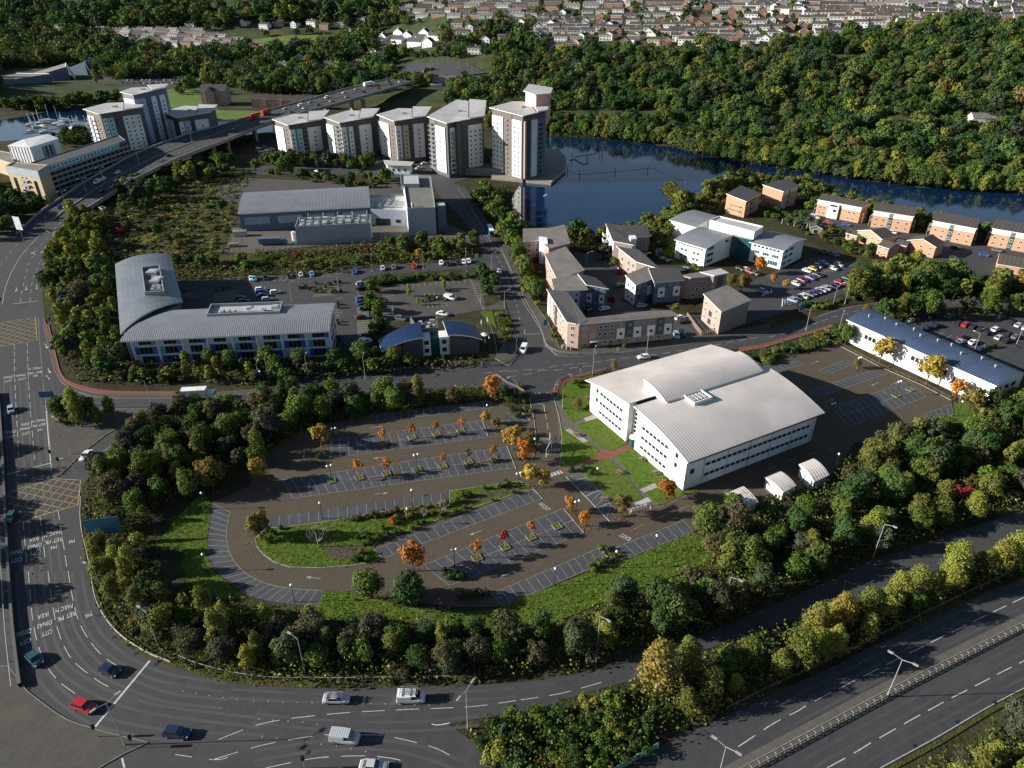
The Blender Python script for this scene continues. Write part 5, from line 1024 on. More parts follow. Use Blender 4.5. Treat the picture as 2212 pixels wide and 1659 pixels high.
tower('low seven storey white tower with a lilac fin close to the viaduct', 'A0', [1362, 958, 1490, 998, 1775, 965, 1832, 915, 1560, 900], 19.5, [(.1, .6, WH, .5, 1), (.62, 1, DK, .1, 1)], [(.0, .14, WH, .5, 1), (.16, .34, 'wall_lav', 1.4, 1), (.36, .48, DK, .1, 1), (.5, .94, WH, .9, 1)], group=LG)
def tower_base():
 P = [G(1062, 388), G(1190, 400), G(1222, 372), G(1222, 345), G(1205, 325), G(1185, 330), G(1060, 345)]
 r = thing('quay_wall', 'curved stone quay wall with a railing round the tallest tower', 'quay wall', tuple(P[0])); b = MB(); b.prism(local(P, r), -.1, 1.6); b.build('wall', 'stone', r); b = MB()
 pl = [p + V2(0, 0, 0) for p in curve([P[1], P[2], P[3], P[4]], 5)]
 for a, c in zip(pl, pl[1:]):
  a, c = a - r.location, c - r.location; b.tube((a.x, a.y, 2.6), (c.x, c.y, 2.6), .06, n=4); b.tube((a.x, a.y, 1.6), (a.x, a.y, 2.6), .06, n=4)
 b.build('railing', 'trim', r)
 P = [g('B0', 1725, 1420, 4), g('B0', 2205, 1440, 4), g('B0', 2212, 1400, 4), g('B0', 1940, 1380, 4), g('B0', 1730, 1400, 4)]
 block('podium', 'low grey car park podium between the two tallest towers', 'podium', P, 'brick_grey', 'conc_dark', parapet=.6)
 P = [g('B0', 1115, 1395, 5.5), g('B0', 1320, 1400, 5.5), g('B0', 1345, 1370, 6), g('B0', 1100, 1355, 6)]
 r, P = block('pavilion', 'small white pavilion with an oversailing pale roof in front of the towers', 'pavilion', inset(P, .8), 'wall_white', 'roof_membrane', ov=1.2); windows(r, P[0], P[1], [.25, .5, .78], [2.6], 1, 1.6, 'dark')
tower_base()
# ---------------------------------------------------------------- buff block, long banded block, sheeted block
def left_blocks():
 P4 = [g('A0', 48, 1405, 18), g('A0', 318, 1452, 18), g('A0', 405, 1398, 18), g('A0', 120, 1372, 18)]
 r, P = block('apartment_building', 'buff brick six storey block with a pale blue top floor, beside the flyover', 'apartment building', P4, 'wall_yellow', 'roof_grey', parapet=.5); A, B = P[0], P[1]
 panel(r, A, B, -.02, 1.02, 14.6, 18.4, 'wall_grey', .25, 'top_floor'); windows(r, A, B, [.12, .3, .45, .62, .8, .92], [16.4], 1.2, 1.6, 'dark'); A2, B2 = P[1], P[2]; panel(r, A2, B2, -.02, 1.02, 14.6, 18.4, 'wall_grey', .25, 'top_floor')
 for t in (.18, .82): panel(r, A, B, t - .05, t + .05, 4.0, 12.6, 'glass', .1, 'stair_glazing')
 for z in (3.2, 6.0, 8.8, 11.6): panel(r, A, B, .38, .62, z, z + .9, 'frame_grey', 1.1, 'balcony'); windows(r, A, B, [.44, .56], [z + 1.2], 1.4, 1.8, 'dark')
 windows(r, A, B, [.16, .4, .52, .84], [1.4], 1.3, 1.3, 'dark')
 P4 = [g('A0', 398, 1402, 17), g('A0', 1062, 1188, 17), g('A0', 1000, 1142, 17), g('A0', 250, 1382, 17)]
 r, P = block('apartment_building', 'long six storey block with pale horizontal balcony bands curving along the flyover', 'apartment building', P4, 'wall_bluegrey', 'roof_slate', parapet=.5); A, B = P[0], P[1]
 panel(r, A, B, .02, .9, 14.2, 17.6, 'wall_aqua', .1, 'top_floor'); windows(r, A, B, 22, [15.6], 1.2, 1.0, 'dark', out=.1)
 for k in range(5): z = 2.4 + 2.8 * k; panel(r, A, B, 0, 1, z, z + .75, 'concrete', 1.3, 'balcony_band'); windows(r, A, B, 16, [z + 1.6], 3.0, 1.5, 'dark', 2)
 P4 = [g('A0', 72, 1232, 17), g('A0', 250, 1248, 17), g('A0', 492, 1172, 17), g('A0', 400, 1136, 18.5), g('A0', 200, 1180, 18.5)]
 r, P = block('sheeted_building', 'building wrapped in white scaffold sheeting behind the buff block', 'building', P4, 'sheeting', 'sheeting', ov=.3); panel(r, P[1], P[2], .38, .78, 4, 15.5, 'wall_dark', .1, 'opening')
 for (a, b_) in ((P[0], P[1]), (P[1], P[2])):
  for k in range(7): panel(r, a, b_, k / 7, k / 7 + .012, 0, 16.8, 'trim', .25, 'scaffold_pole')
 P4 = [g('A0', -60, 1330, 9), g('A0', 110, 1385, 9), g('A0', 125, 1300, 9), g('A0', -60, 1265, 9)]
 block('apartment_building', 'buff building peeping out left of the sheeted one at the photo edge', 'apartment building', P4, 'wall_yellow', 'roof_grey', parapet=.4)
left_blocks()
# ---------------------------------------------------------------- flyover
DK_ = [('A1', 560, 330, 'A1', 140, 395, .2), ('A1', 700, 200, 'A1', 330, 215, 1.6), ('A1', 860, 95, 'A1', 480, 112, 3.2), ('A1', 1010, 0, 'A1', 640, 0, 5.0), ('A0', 1130, 1518, 'A0', 800, 1492, 6.2), ('A0', 1500, 1340, 'A0', 1150, 1300, 8.2),
 ('A0', 1900, 1185, 'A0', 1560, 1143, 9.6), ('A0', 2212, 1060, 'A0', 1900, 1052, 10.5), ('B0', 420, 950, 'B0', 150, 925, 11.5), ('B0', 760, 860, 'B0', 500, 832, 12.5), ('B0', 1100, 760, 'B0', 800, 745, 14), ('B0', 1350, 685, 'B0', 1150, 665, 15.5)]
NE = curve([g(d[0], d[1], d[2], d[6]) for d in DK_], 4); FE = curve([g(d[3], d[4], d[5], d[6]) for d in DK_], 4)
def flyover():
 r = thing('flyover', 'long concrete flyover curving away over the water with pale parapets', 'flyover', tuple(NE[0])); r0 = r.location
 rel = lambda p, dz=0: (p.x - r0.x, p.y - r0.y, p.z + dz - r0.z)
 b = MB()
 for i in range(len(NE) - 1):
  a, c, d, e = NE[i], NE[i + 1], FE[i + 1], FE[i]; th = min(1.6, max(.15, a.z)); b.face([rel(a), rel(c), rel(d), rel(e)], 0)
  b.face([rel(a, -th), rel(c, -th), rel(c), rel(a)], 1); b.face([rel(d, -th), rel(e, -th), rel(e), rel(d)], 1); b.face([rel(e, -th), rel(d, -th), rel(c, -th), rel(a, -th)], 1)
 b.build('deck', ['asphalt', 'conc_dark'], r)
 for E_, s in ((NE, 1), (FE, -1)):
  b = MB()
  for i in range(1 if s > 0 else 0, len(E_) - 1):
   a, c = E_[i], E_[i + 1]; d = (c - a); d.z = 0; d.normalize(); n = V2(d.y, -d.x) * s * .35; fa = min(1.1, max(0, a.z))
   b.face([rel(a + n, 1.0), rel(c + n, 1.0), rel(c - n * .3, 1.0), rel(a - n * .3, 1.0)]); b.face([rel(a + n, -fa), rel(c + n, -fa), rel(c + n, 1.0), rel(a + n, 1.0)]); b.face([rel(a - n * .3, 0), rel(c - n * .3, 0), rel(c - n * .3, 1.0), rel(a - n * .3, 1.0)])
  b.build('parapet', 'concrete', r)
 b = MB(); MD = [a.lerp(c, .5) for a, c in zip(NE, FE)]
 for i in range(2, len(MD) - 1):
  a, c = MD[i], MD[i + 1]
  d = (c - a); d.z = 0; d.normalize(); n = V2(d.y, -d.x) * .5
  b.face([rel(a + n, .35), rel(c + n, .35), rel(c - n, .35), rel(a - n, .35)]); b.face([rel(a + n, 0), rel(c + n, 0), rel(c + n, .35), rel(a + n, .35)]); b.face([rel(a - n, 0), rel(c - n, 0), rel(c - n, .35), rel(a - n, .35)])
 b.build('central_reserve', 'conc_dark', r)
 mk2 = MB()
 for t in (.25, .75):
  pl = [a.lerp(c, t) for a, c in zip(NE, FE)]; pts = along(pl, .5); k = 0
  while k + 6 < len(pts):
   u, w = pts[k][0], pts[k + 6][0]; d = pts[k][1]; n = V2(d.y, -d.x).normalized() * .1; mk2.face([rel(u + n, .03), rel(w + n, .03), rel(w - n, .03), rel(u - n, .03)]); k += 14
 mk2.build('lane_marking', 'white', r)
 for reg, x, y, zt in (('B0', 830, 935, 10.5), ('B0', 930, 945, 10.8), ('A0', 1810, 1310, 8), ('A0', 1930, 1275, 8.3), ('A1', 870, 190, 2.2), ('A0', 1400, 1470, 7), ('B0', 600, 925, 10.6), ('A0', 2160, 1190, 9)):
  p = g(reg, x, y); b = MB(); f = Matrix.Translation(p - r0) @ Matrix.Rotation(.9, 4, 'Z'); b.box(-.8, .8, -2, 2, 0, zt - r0.z, 0, f); b.box(-1.1, 1.1, -2.6, 2.6, zt - r0.z - .9, zt - r0.z, 0, f); b.build('pier', 'concrete', r)
flyover()
# ================================================================ TREES AND SHRUBS
M['leaf'] = mat('foliage', rough=.9, var=.22, scale=.45, objcol=True, trans=.22, island=.22, spec=.15)
M['leaf_far'] = mat('foliage_far', rough=.9, var=.15, scale=.1, attr='Col', trans=.18, island=.20, spec=.1)
M['bark'] = mat('bark', (.085, .065, .048), base2=(.06, .045, .035), scale=2, var=.2, rough=1)
M['bark_pale'] = mat('pale_bark', (.36, .33, .29), base2=(.22, .2, .18), scale=3, var=.2, rough=.9)
def crown_arr(seed, nl, nc, R_, z0, z1, card, shape='round', lump=.42, droop=0):
 """leaf-clump quads (n,4,3) spread over overlapping lumps inside an uneven crown"""
 rg = np.random.default_rng(seed); H = z1 - z0; cz = (z0 + z1) / 2
 L = []
 for k in range(nl):
  a = 2.4 * k + rg.uniform(0, .8); t = (k + .5) / nl
  if shape == 'tall': zz = z0 + H * (.12 + .8 * t); rr = R_ * (.55 * math.sin(math.pi * min(1, .25 + .72 * t)) ** .8) * rg.uniform(.5, 1)
  elif shape == 'shrub': zz = z0 + H * rg.uniform(.15, .62); rr = R_ * math.sqrt(rg.uniform(.02, 1)) * .75
  else: zz = z0 + H * (.22 + .6 * t); rr = R_ * .68 * math.sqrt(max(.02, 1 - ((t - .35) / .72) ** 2)) * math.sqrt(rg.uniform(.2, 1))
  L.append((rr * math.cos(a), rr * math.sin(a), zz, R_ * lump * rg.uniform(.65, 1.2)))
 L = np.array(L); w = L[:, 3] ** 2; idx = rg.choice(nl, nc, p=w / w.sum())
 d = rg.normal(size=(nc, 3)); d[:, 2] += .35; wob = 1 + .22 * np.sin(3.1 * d[:, :1] / (np.abs(d).max(1)[:, None]) + seed) ; d /= np.linalg.norm(d, axis=1)[:, None]
 r = L[idx, 3][:, None] * rg.uniform(.62, 1.12, (nc, 1)) * wob
 c = L[idx, :3] + d * r * np.array([1, 1, .85])
 if droop: c[:, 2] -= droop * rg.uniform(0, 1, nc) * (np.hypot(c[:, 0], c[:, 1]) / R_) ** 1.5
 c[:, 2] = np.maximum(c[:, 2], z0 * .6)
 ctr = c - np.array([0, 0, cz - H * .15]); ctr /= np.linalg.norm(ctr, axis=1)[:, None] + 1e-6
 n = d * .7 + ctr * .5 + rg.normal(size=(nc, 3)) * .42; n /= np.linalg.norm(n, axis=1)[:, None]
 t = np.cross(n, rg.normal(size=(nc, 3))); t /= np.linalg.norm(t, axis=1)[:, None]; b = np.cross(n, t)
 s = (card * rg.uniform(.6, 1.25, nc))[:, None]; a = s * rg.uniform(.6, 1, (nc, 1))
 q = np.stack([c - t * s * .5, c + b * a * .5 + n * s * .12, c + t * s * .5, c - b * a * .5 - n * s * .1], 1)
 return q
def quads_mesh(name, Q, mat_, cols=None):
 n = len(Q); me = bpy.data.meshes.new(name); me.vertices.add(n * 4); me.vertices.foreach_set('co', Q.reshape(-1).astype(np.float32))
 me.loops.add(n * 4); me.loops.foreach_set('vertex_index', np.arange(n * 4, dtype=np.int32))
 me.polygons.add(n); me.polygons.foreach_set('loop_start', np.arange(0, n * 4, 4, dtype=np.int32)); me.polygons.foreach_set('loop_total', np.full(n, 4, np.int32))
 me.materials.append(M[mat_]); me.update(calc_edges=True)
 if cols is not None:
  at = me.attributes.new('Col', 'FLOAT_COLOR', 'FACE'); at.data.foreach_set('color', np.hstack([cols, np.ones((n, 1))]).reshape(-1).astype(np.float32))
 return me
def trunk_mesh(h, r, z1, m='bark', limbs=4, seed=0, R_=2):
 rg = random.Random(seed); b = MB(); b.tube((0, 0, -.2), (rg.uniform(-.1, .1), .05, h), r, r * .6, 6, cap=False)
 for k in range(limbs):
  a = 6.28 * k / limbs + rg.uniform(-.4, .4); e = (math.cos(a) * R_ * .6, math.sin(a) * R_ * .6, h + (z1 - h) * rg.uniform(.35, .75)); b.tube((0, 0, h * .8), e, r * .5, r * .15, 5, cap=False)
 b.tube((0, 0, h), (0, 0, z1 * .85), r * .6, r * .15, 5, cap=False)
 return b.mesh('trunk', m)
TP = {}
def tpl(name, n, f, trunk):
 TP[name] = [(quads_mesh('crown', f(i), 'leaf'), trunk(i)) for i in range(n)]
tpl('round', 5, lambda i: crown_arr(10 + i, 17, 2900, 3.1, .9, 7.2, .41, 'round', .36), lambda i: trunk_mesh(2.2, .2, 6, seed=i))
tpl('tall', 4, lambda i: crown_arr(20 + i, 15, 2200, 2.5, .7, 8.2, .38, 'tall', .38), lambda i: trunk_mesh(2, .17, 7, seed=i, R_=1.2))
tpl('shrub', 4, lambda i: crown_arr(30 + i, 11, 1500, 2.3, .05, 3.1, .33, 'shrub', .38), lambda i: trunk_mesh(.6, .09, 2, seed=i, R_=1.5))
tpl('birch', 4, lambda i: crown_arr(40 + i, 18, 2900, 3.1, 1.2, 8.0, .32, 'tall', .35, droop=1.6), lambda i: trunk_mesh(3, .16, 7.8, 'bark_pale', seed=i, R_=1.6))
tpl('young', 3, lambda i: crown_arr(50 + i, 7, 300, 1.25, 1.6, 3.9, .34, 'round', .36), lambda i: trunk_mesh(1.7, .07, 3.6, 'bark_pale', seed=i, R_=.8))
tpl('maple', 3, lambda i: crown_arr(60 + i, 11, 900, 2.1, 1.3, 6.2, .5, 'round', .42), lambda i: trunk_mesh(1.8, .14, 5, seed=i, R_=1.3))
tpl('ball', 2, lambda i: crown_arr(70 + i, 6, 420, 1.0, .05, 1.9, .26, 'shrub', .55), lambda i: trunk_mesh(.4, .06, 1.2, seed=i, R_=.5))
tpl('wood', 5, lambda i: crown_arr(80 + i, 19, 2200, 5.6, .8, 12.5, .85, 'round', .32), lambda i: trunk_mesh(4, .35, 11, seed=i, R_=3.5))
PAL = {'green': (.084, .128, .024), 'dark green': (.046, .082, .022), 'olive': (.122, .136, .030), 'yellow green': (.20, .21, .036), 'brownish': (.090, .078, .034), 'grey brown': (.062, .064, .036), 'deep red': (.24, .036, .030),
 'orange': (.40, .165, .030), 'golden': (.32, .22, .040), 'rust orange': (.33, .125, .026), 'bronze': (.15, .120, .034), 'grey green': (.066, .092, .042)}
rng = random.Random(11)
ART = lambda s: ('an ' if s[0] in 'aeiou' else 'a ') + s
def tree(t, p, s, col, label, cat='tree', name='tree', group=None, sz=1.0, jit=.2, v=None):
 cm, tm = TP[t][rng.randrange(len(TP[t])) if v is None else v]
 r = link(name, None, None, tuple(p), rng.uniform(0, 6.28)); r.scale = (s, s, s * sz); tag(r, label, cat, group)
 c = link('crown', cm, r); k = rng.uniform(1 - jit, 1 + jit); b = PAL[col] if isinstance(col, str) else col
 c.color = (b[0] * k * rng.uniform(.9, 1.12), b[1] * k, b[2] * k * rng.uniform(.85, 1.2), 1); link('trunk', tm, r)
 return r
def inside(p, poly):
 c = False; n = len(poly); j = n - 1
 for i in range(n):
  a, b = poly[i], poly[j]
  if (a.y > p.y) != (b.y > p.y) and p.x < (b.x - a.x) * (p.y - a.y) / (b.y - a.y) + a.x: c = not c
  j = i
 return c
def scatter(poly, sp, seed, jitter=.45):
 rg = random.Random(seed); xs = [p.x for p in poly]; ys = [p.y for p in poly]; out = []; y = min(ys); row = 0
 while y < max(ys):
  x = min(xs) + (sp / 2 if row % 2 else 0)
  while x < max(xs):
   p = Vector((x + rg.uniform(-jitter, jitter) * sp, y + rg.uniform(-jitter, jitter) * sp, 0))
   if inside(p, poly): out.append(p)
   x += sp
  y += sp * .87; row += 1
 return out
FORM = {'round': ('bushy', 'tree', 'tree'), 'tall': ('upright', 'tree', 'tree'), 'shrub': ('low spreading', 'shrub', 'shrub'), 'birch': ('feathery', 'birch tree', 'birch_tree'), 'young': ('slim young', 'tree', 'tree'), 'maple': ('autumn', 'tree', 'maple_tree'), 'ball': ('rounded', 'bush', 'bush'), 'wood': ('full crowned', 'tree', 'woodland_tree')}
BELT = []
def belt(where, poly, sp, mix, seed, s=(.8, 1.25), sz=(.75, 1.05), grow=1.1):
 ws = [m[2] for m in mix]; pts = scatter(poly, sp * (1.07 if sp > 4 else 1), seed)
 if not pts: return
 us = sorted(p.x for p in pts); vs = sorted(p.y for p in pts); n = len(pts)
 for p in pts:
  t, c, w = rng.choices(mix, ws)[0]
  k = rng.uniform(*s) * grow; k *= 1.0 if rng.random() < .75 else rng.choice((.7, 1.25))
  fx = us.index(p.x) / n; fy = vs.index(p.y) / n; sx = ['far left', 'left', 'left of centre', 'centre', 'right of centre', 'right', 'far right'][min(6, int(fx * 7))]; sy = ['front', 'inner', 'back'][min(2, int(fy * 3))]
  size = 'small' if k < .85 * grow else ('big' if k > 1.08 * grow else 'medium')
  BELT.append((k / (p - cam.location).length, t, p, k, c, rng.uniform(*sz), where, size, sx, sy))
def plant_belts():
 """the ones that show largest are things of their own; the rest of a kind past 300 are one mass"""
 for kinds, nm, cap, cat in ((('round', 'tall'), 'tree', 232, 'tree'), (('shrub',), 'shrub', 285, 'shrub'), (('birch',), 'birch_tree', 280, 'birch')):
  L = sorted([b for b in BELT if b[1] in kinds], key=lambda b: -b[0])
  for _, t, p, k, c, sz, where, size, sx, sy in L[:cap]:
   f = FORM[t]; w = ' '.join(where.split()[:9])
   tree(t, p, k, c, '%s %s %s %s, %s %s, %s' % (size, 'tall' if sz > .9 else 'wide', c, nm.replace('_tree', ''), sx, sy, w), cat, nm, 'trees and shrubs ' + where, sz)
  Q = []; C = []; arr = {'round': [crown_arr(200 + i, 13, 620, 3.1, 1.0, 7.2, .92, 'round', .40) for i in range(4)], 'tall': [crown_arr(210 + i, 12, 520, 2.5, .8, 8.2, .85, 'tall', .42) for i in range(3)], 'shrub': [crown_arr(220 + i, 9, 300, 2.3, .05, 3.1, .75, 'shrub', .42) for i in range(3)]}
  for _, t, p, k, c, sz, *_r in L[cap:]:
   A = rng.choice(arr[t]); a = rng.uniform(0, 6.28); ca, sa = math.cos(a) * k, math.sin(a) * k; q = np.empty_like(A)
   q[..., 0] = A[..., 0] * ca - A[..., 1] * sa + p.x; q[..., 1] = A[..., 0] * sa + A[..., 1] * ca + p.y; q[..., 2] = A[..., 2] * k * sz; Q.append(q)
   C.append(np.tile(np.array(PAL[c]) * rng.uniform(.8, 1.15) * np.array([rng.uniform(.9, 1.1), 1, 1]), (len(A), 1)))
  if Q: tag(link('tree_belt' if nm == 'tree' else 'shrubbery', quads_mesh(nm, np.concatenate(Q), 'leaf_far', np.concatenate(C))), kind='stuff')
GR = [('round', 'green', 3), ('round', 'dark green', 2), ('tall', 'olive', 3), ('tall', 'green', 2), ('round', 'olive', 2), ('tall', 'yellow green', 1)]
DK2 = [('round', 'green', 4), ('round', 'dark green', 3), ('round', 'grey brown', 1), ('round', 'brownish', 1), ('tall', 'olive', 2), ('shrub', 'deep red', .25), ('birch', 'yellow green', 1), ('shrub', 'brownish', 1.5), ('round', 'grey green', 1.5)]
belt('in the upper main road belt', gl('A1', [600, 250, 850, 230, 900, 420, 850, 600, 950, 620, 980, 900, 1000, 1250, 1090, 1500, 1150, 1580, 900, 1640, 700, 1600, 560, 1480, 500, 1300, 470, 1150, 420, 900, 400, 700, 440, 520, 520, 400]), 5.2,
 [('tall', 'yellow green', 3), ('tall', 'olive', 3), ('round', 'olive', 2), ('round', 'grey brown', 1.6), ('round', 'dark green', 1.5), ('tall', 'green', 1.5)], 1, (.75, 1.15))
belt('in the hedge below the panelled office', gl('A1', [1150, 1560, 1500, 1530, 2212, 1480, 2212, 1600, 1600, 1650, 1100, 1660]) + [], 4.6, GR + [('round', 'grey brown', 2)], 2, (.5, .78))
belt('in the hedge below both offices', gl('B1', [0, 1510, 500, 1530, 700, 1480, 1000, 1450, 1300, 1480, 1300, 1560, 600, 1610, 0, 1650]), 5.0, [('round', 'dark green', 3), ('round', 'green', 2), ('round', 'grey brown', 2.5), ('shrub', 'brownish', 1)], 3, (.5, .78))
belt('on the traffic island', gl('A2', [520, 300, 640, 300, 900, 340, 1080, 320, 850, 430, 620, 520, 540, 520]), 4.2, [('tall', 'yellow green', 3), ('tall', 'olive', 2), ('shrub', 'olive', 1), ('round', 'dark green', 1)], 4, (.95, 1.2))
belt('in the belt above the car park', GL([185, 1030, 230, 990, 300, 950, 360, 915, 440, 893, 560, 874, 700, 862, 850, 856, 900, 862, 960, 868, 1040, 870, 950, 878, 820, 890, 790, 898, 690, 918, 610, 945, 560, 985, 520, 1030, 430, 1060, 330, 1110, 290, 1160, 230, 1150, 200, 1100]), 5.0,
 [('round', 'green', 3), ('round', 'dark green', 2), ('round', 'grey brown', 3), ('tall', 'olive', 2), ('round', 'brownish', 1.5)], 5, (.8, 1.15))
belt('in the belt on the bend', GL([205, 1180, 270, 1165, 320, 1200, 340, 1270, 420, 1320, 520, 1345, 640, 1350, 700, 1350, 660, 1430, 540, 1455, 420, 1430, 330, 1390, 250, 1330, 215, 1270]), 4.1,
 [('tall', 'yellow green', 2), ('tall', 'olive', 3), ('round', 'grey brown', 2.5), ('round', 'olive', 1.5), ('round', 'dark green', 1.2), ('shrub', 'bronze', .7)], 6, (.7, 1.0))
belt('in the belt below the south lawn', GL([690, 1370, 860, 1362, 1030, 1380, 1170, 1372, 1330, 1300, 1400, 1270, 1440, 1300, 1330, 1390, 1200, 1440, 1050, 1462, 860, 1470, 680, 1465, 560, 1450, 640, 1420]), 4.1, DK2, 7, (.7, 1.05))
belt('in the wood below the stores', GL([1440, 1250, 1530, 1210, 1555, 1190, 1560, 1165, 1600, 1140, 1690, 1128, 1790, 1085, 1850, 1010, 1960, 950, 2100, 915, 2200, 870, 2420, 880, 2420, 1020, 2212, 1085, 2080, 1130, 1990, 1160, 1870, 1200, 1740, 1255, 1640, 1300, 1500, 1350, 1400, 1380, 1380, 1340]), 5.6,
 DK2 + [('shrub', 'yellow green', 1), ('round', 'olive', 1.5)], 8, (.85, 1.25))
belt('in the thicket at the road fork', GL([1010, 1585, 1100, 1562, 1180, 1548, 1240, 1532, 1300, 1508, 1350, 1494, 1440, 1560, 1420, 1605, 1330, 1655, 1270, 1700, 1130, 1700, 1080, 1640]), 3.0, [('shrub', 'green', 4), ('shrub', 'dark green', 3), ('shrub', 'yellow green', .8), ('shrub', 'bronze', .4)], 9, (.7, 1.0))
belt('on the dual carriageway verge', GL([1440, 1500, 1530, 1430, 1640, 1390, 1740, 1350, 1880, 1305, 1940, 1280, 2030, 1250, 2212, 1190, 2420, 1120, 2420, 1140, 2212, 1222, 2080, 1270, 1900, 1365, 1770, 1430, 1640, 1495, 1530, 1550, 1470, 1580]), 4.4,
 [('birch', 'golden', .25), ('birch', 'yellow green', 2.5), ('round', 'green', 1.5), ('shrub', 'dark green', 2), ('birch', 'olive', 2), ('shrub', 'deep red', .3), ('round', 'grey brown', 1)], 10, (.65, 1.05))
belt('in the bottom right corner', GL([2000, 1665, 2090, 1615, 2212, 1550, 2420, 1450, 2420, 1760, 1960, 1760]), 4.2, [('birch', 'yellow green', 3), ('round', 'grey brown', 1), ('birch', 'olive', 2), ('shrub', 'green', 1)], 12, (.7, 1.0))
belt('on the scrub beside the depot fence', gl('A1', [880, 230, 1200, 100, 1700, 60, 1900, 160, 2000, 220, 1880, 420, 1700, 560, 1450, 560, 1000, 560, 900, 420]), 8.5, [('shrub', 'olive', 3), ('shrub', 'brownish', 2), ('shrub', 'yellow green', 1.5), ('round', 'dark green', .6), ('shrub', 'deep red', .25)], 13, (.5, 1.0))
belt('under the flyover beside the depot', gl('A0', [1000, 1640, 1200, 1540, 1500, 1430, 1800, 1360, 2000, 1380, 1900, 1500, 1500, 1590, 1300, 1800, 1050, 1850]), 8.5, [('round', 'dark green', 3), ('round', 'grey brown', 2), ('tall', 'yellow green', 1), ('round', 'olive', 2)], 14, (.9, 1.25))
belt('in the red depot hedge', gl('B1', [0, 570, 350, 560, 800, 500, 1080, 480, 1100, 540, 700, 560, 0, 620]) , 3.4, [('shrub', 'deep red', 4), ('shrub', 'brownish', 1.5), ('shrub', 'green', 1.2)], 15, (.45, .7))
belt('in the hedge behind the office', gl('A1', [1450, 690, 1800, 700, 2212, 690, 2212, 640, 1700, 630, 1440, 640]) + [], 4.6, [('round', 'green', 3), ('shrub', 'olive', 2), ('round', 'dark green', 2), ('shrub', 'brownish', 1)], 16, (.65, .95))
belt('in the hedge above the access road', gl('B1', [0, 640, 500, 690, 800, 650, 1100, 610, 1500, 600, 1880, 560, 1880, 520, 1400, 570, 700, 610, 0, 590]) + [], 3.8, [('shrub', 'green', 3), ('shrub', 'olive', 3), ('shrub', 'yellow green', 1.5), ('shrub', 'brownish', 1), ('shrub', 'golden', .4)], 17, (.7, 1.05))
belt('by the depot gate corner', gl('B1', [1100, 500, 1300, 470, 1600, 480, 1850, 450, 1900, 540, 1500, 570, 1150, 560]), 4.2, [('round', 'green', 2), ('round', 'olive', 2), ('shrub', 'deep red', 1), ('shrub', 'yellow green', 1)], 18, (.7, 1.0))
belt('in the dividing hedge', gl('B1', [975, 860, 1060, 850, 1080, 1200, 1060, 1350, 990, 1330, 975, 1050]), 3.4, [('round', 'green', 3), ('shrub', 'dark green', 3)], 19, (.6, .85))
belt('in the restaurant parking hedge', gl('B1', [1000, 740, 1300, 745, 1790, 725, 1800, 765, 1250, 800, 1010, 830]), 3.3, [('shrub', 'dark green', 3), ('shrub', 'green', 3), ('shrub', 'golden', .3)], 20, (.6, .85))
belt('at the restaurant car park corner', gl('B1', [1810, 700, 1960, 700, 2010, 800, 2060, 920, 1960, 940, 1900, 790]), 3.6, [('round', 'dark green', 3), ('shrub', 'green', 2)], 21, (.6, .85))
belt('in the restaurant garden', gl('B1', [2030, 1060, 2130, 1050, 2180, 1280, 2110, 1300, 2060, 1180]), 3.0, [('shrub', 'green', 2), ('shrub', 'yellow green', 1), ('shrub', 'olive', 2)], 22, (.5, .8))
belt('between the north road and the lake', GL([1020, 420, 1060, 418, 1112, 480, 1130, 510, 1125, 560, 1145, 610, 1160, 640, 1165, 655, 1135, 630, 1118, 580, 1098, 540, 1070, 500, 1035, 455]), 4.6, [('round', 'green', 3), ('round', 'dark green', 2), ('round', 'olive', 2), ('shrub', 'yellow green', .6)], 23, (.8, 1.25))
belt('by the path beside the flats', gl('C1', [60, 480, 150, 470, 170, 640, 240, 780, 230, 1000, 180, 960, 100, 760]), 3.2, [('shrub', 'green', 3), ('shrub', 'olive', 2), ('shrub', 'yellow green', 1)], 24, (.5, .8))
belt('on the lake shore behind the flats', GL([1210, 512, 1310, 518, 1400, 494, 1440, 460, 1490, 438, 1545, 410, 1600, 395, 1680, 395, 1760, 400, 1800, 425, 1700, 420, 1650, 400, 1580, 415, 1545, 440, 1500, 470, 1460, 490, 1440, 520, 1440, 560, 1400, 530, 1300, 530, 1225, 535]), 5.0,
 [('round', 'green', 3), ('round', 'olive', 3), ('shrub', 'yellow green', 2), ('round', 'dark green', 1), ('shrub', 'bronze', .6)], 25, (.8, 1.2))
belt('on the river bank behind the orange flats', GL([1730, 460, 1760, 430, 1860, 440, 2000, 478, 2110, 500, 2230, 508, 2400, 545, 2400, 560, 2212, 522, 2100, 512, 1985, 500, 1890, 470, 1800, 445]), 5.0, [('round', 'green', 3), ('round', 'olive', 3), ('round', 'bronze', .5), ('shrub', 'green', 1)], 26, (.7, 1.0))
belt('behind the white lake office', GL([1660, 455, 1720, 465, 1790, 500, 1830, 510, 1900, 545, 1880, 560, 1800, 540, 1730, 505, 1650, 470]), 4.6, [('round', 'green', 3), ('round', 'dark green', 2), ('round', 'bronze', .6), ('shrub', 'olive', 1)], 27, (.4, .65))
belt('in the east road copse', GL([1840, 625, 1890, 598, 1990, 600, 2060, 612, 2130, 618, 2212, 625, 2420, 640, 2420, 645, 2212, 642, 2080, 643, 1950, 645, 1880, 650, 1830, 655, 1815, 640]), 5.4, [('round', 'green', 3), ('round', 'dark green', 2), ('round', 'olive', 3), ('birch', 'yellow green', 1), ('round', 'bronze', 1), ('round', 'grey brown', 1)], 28, (1.0, 1.5))
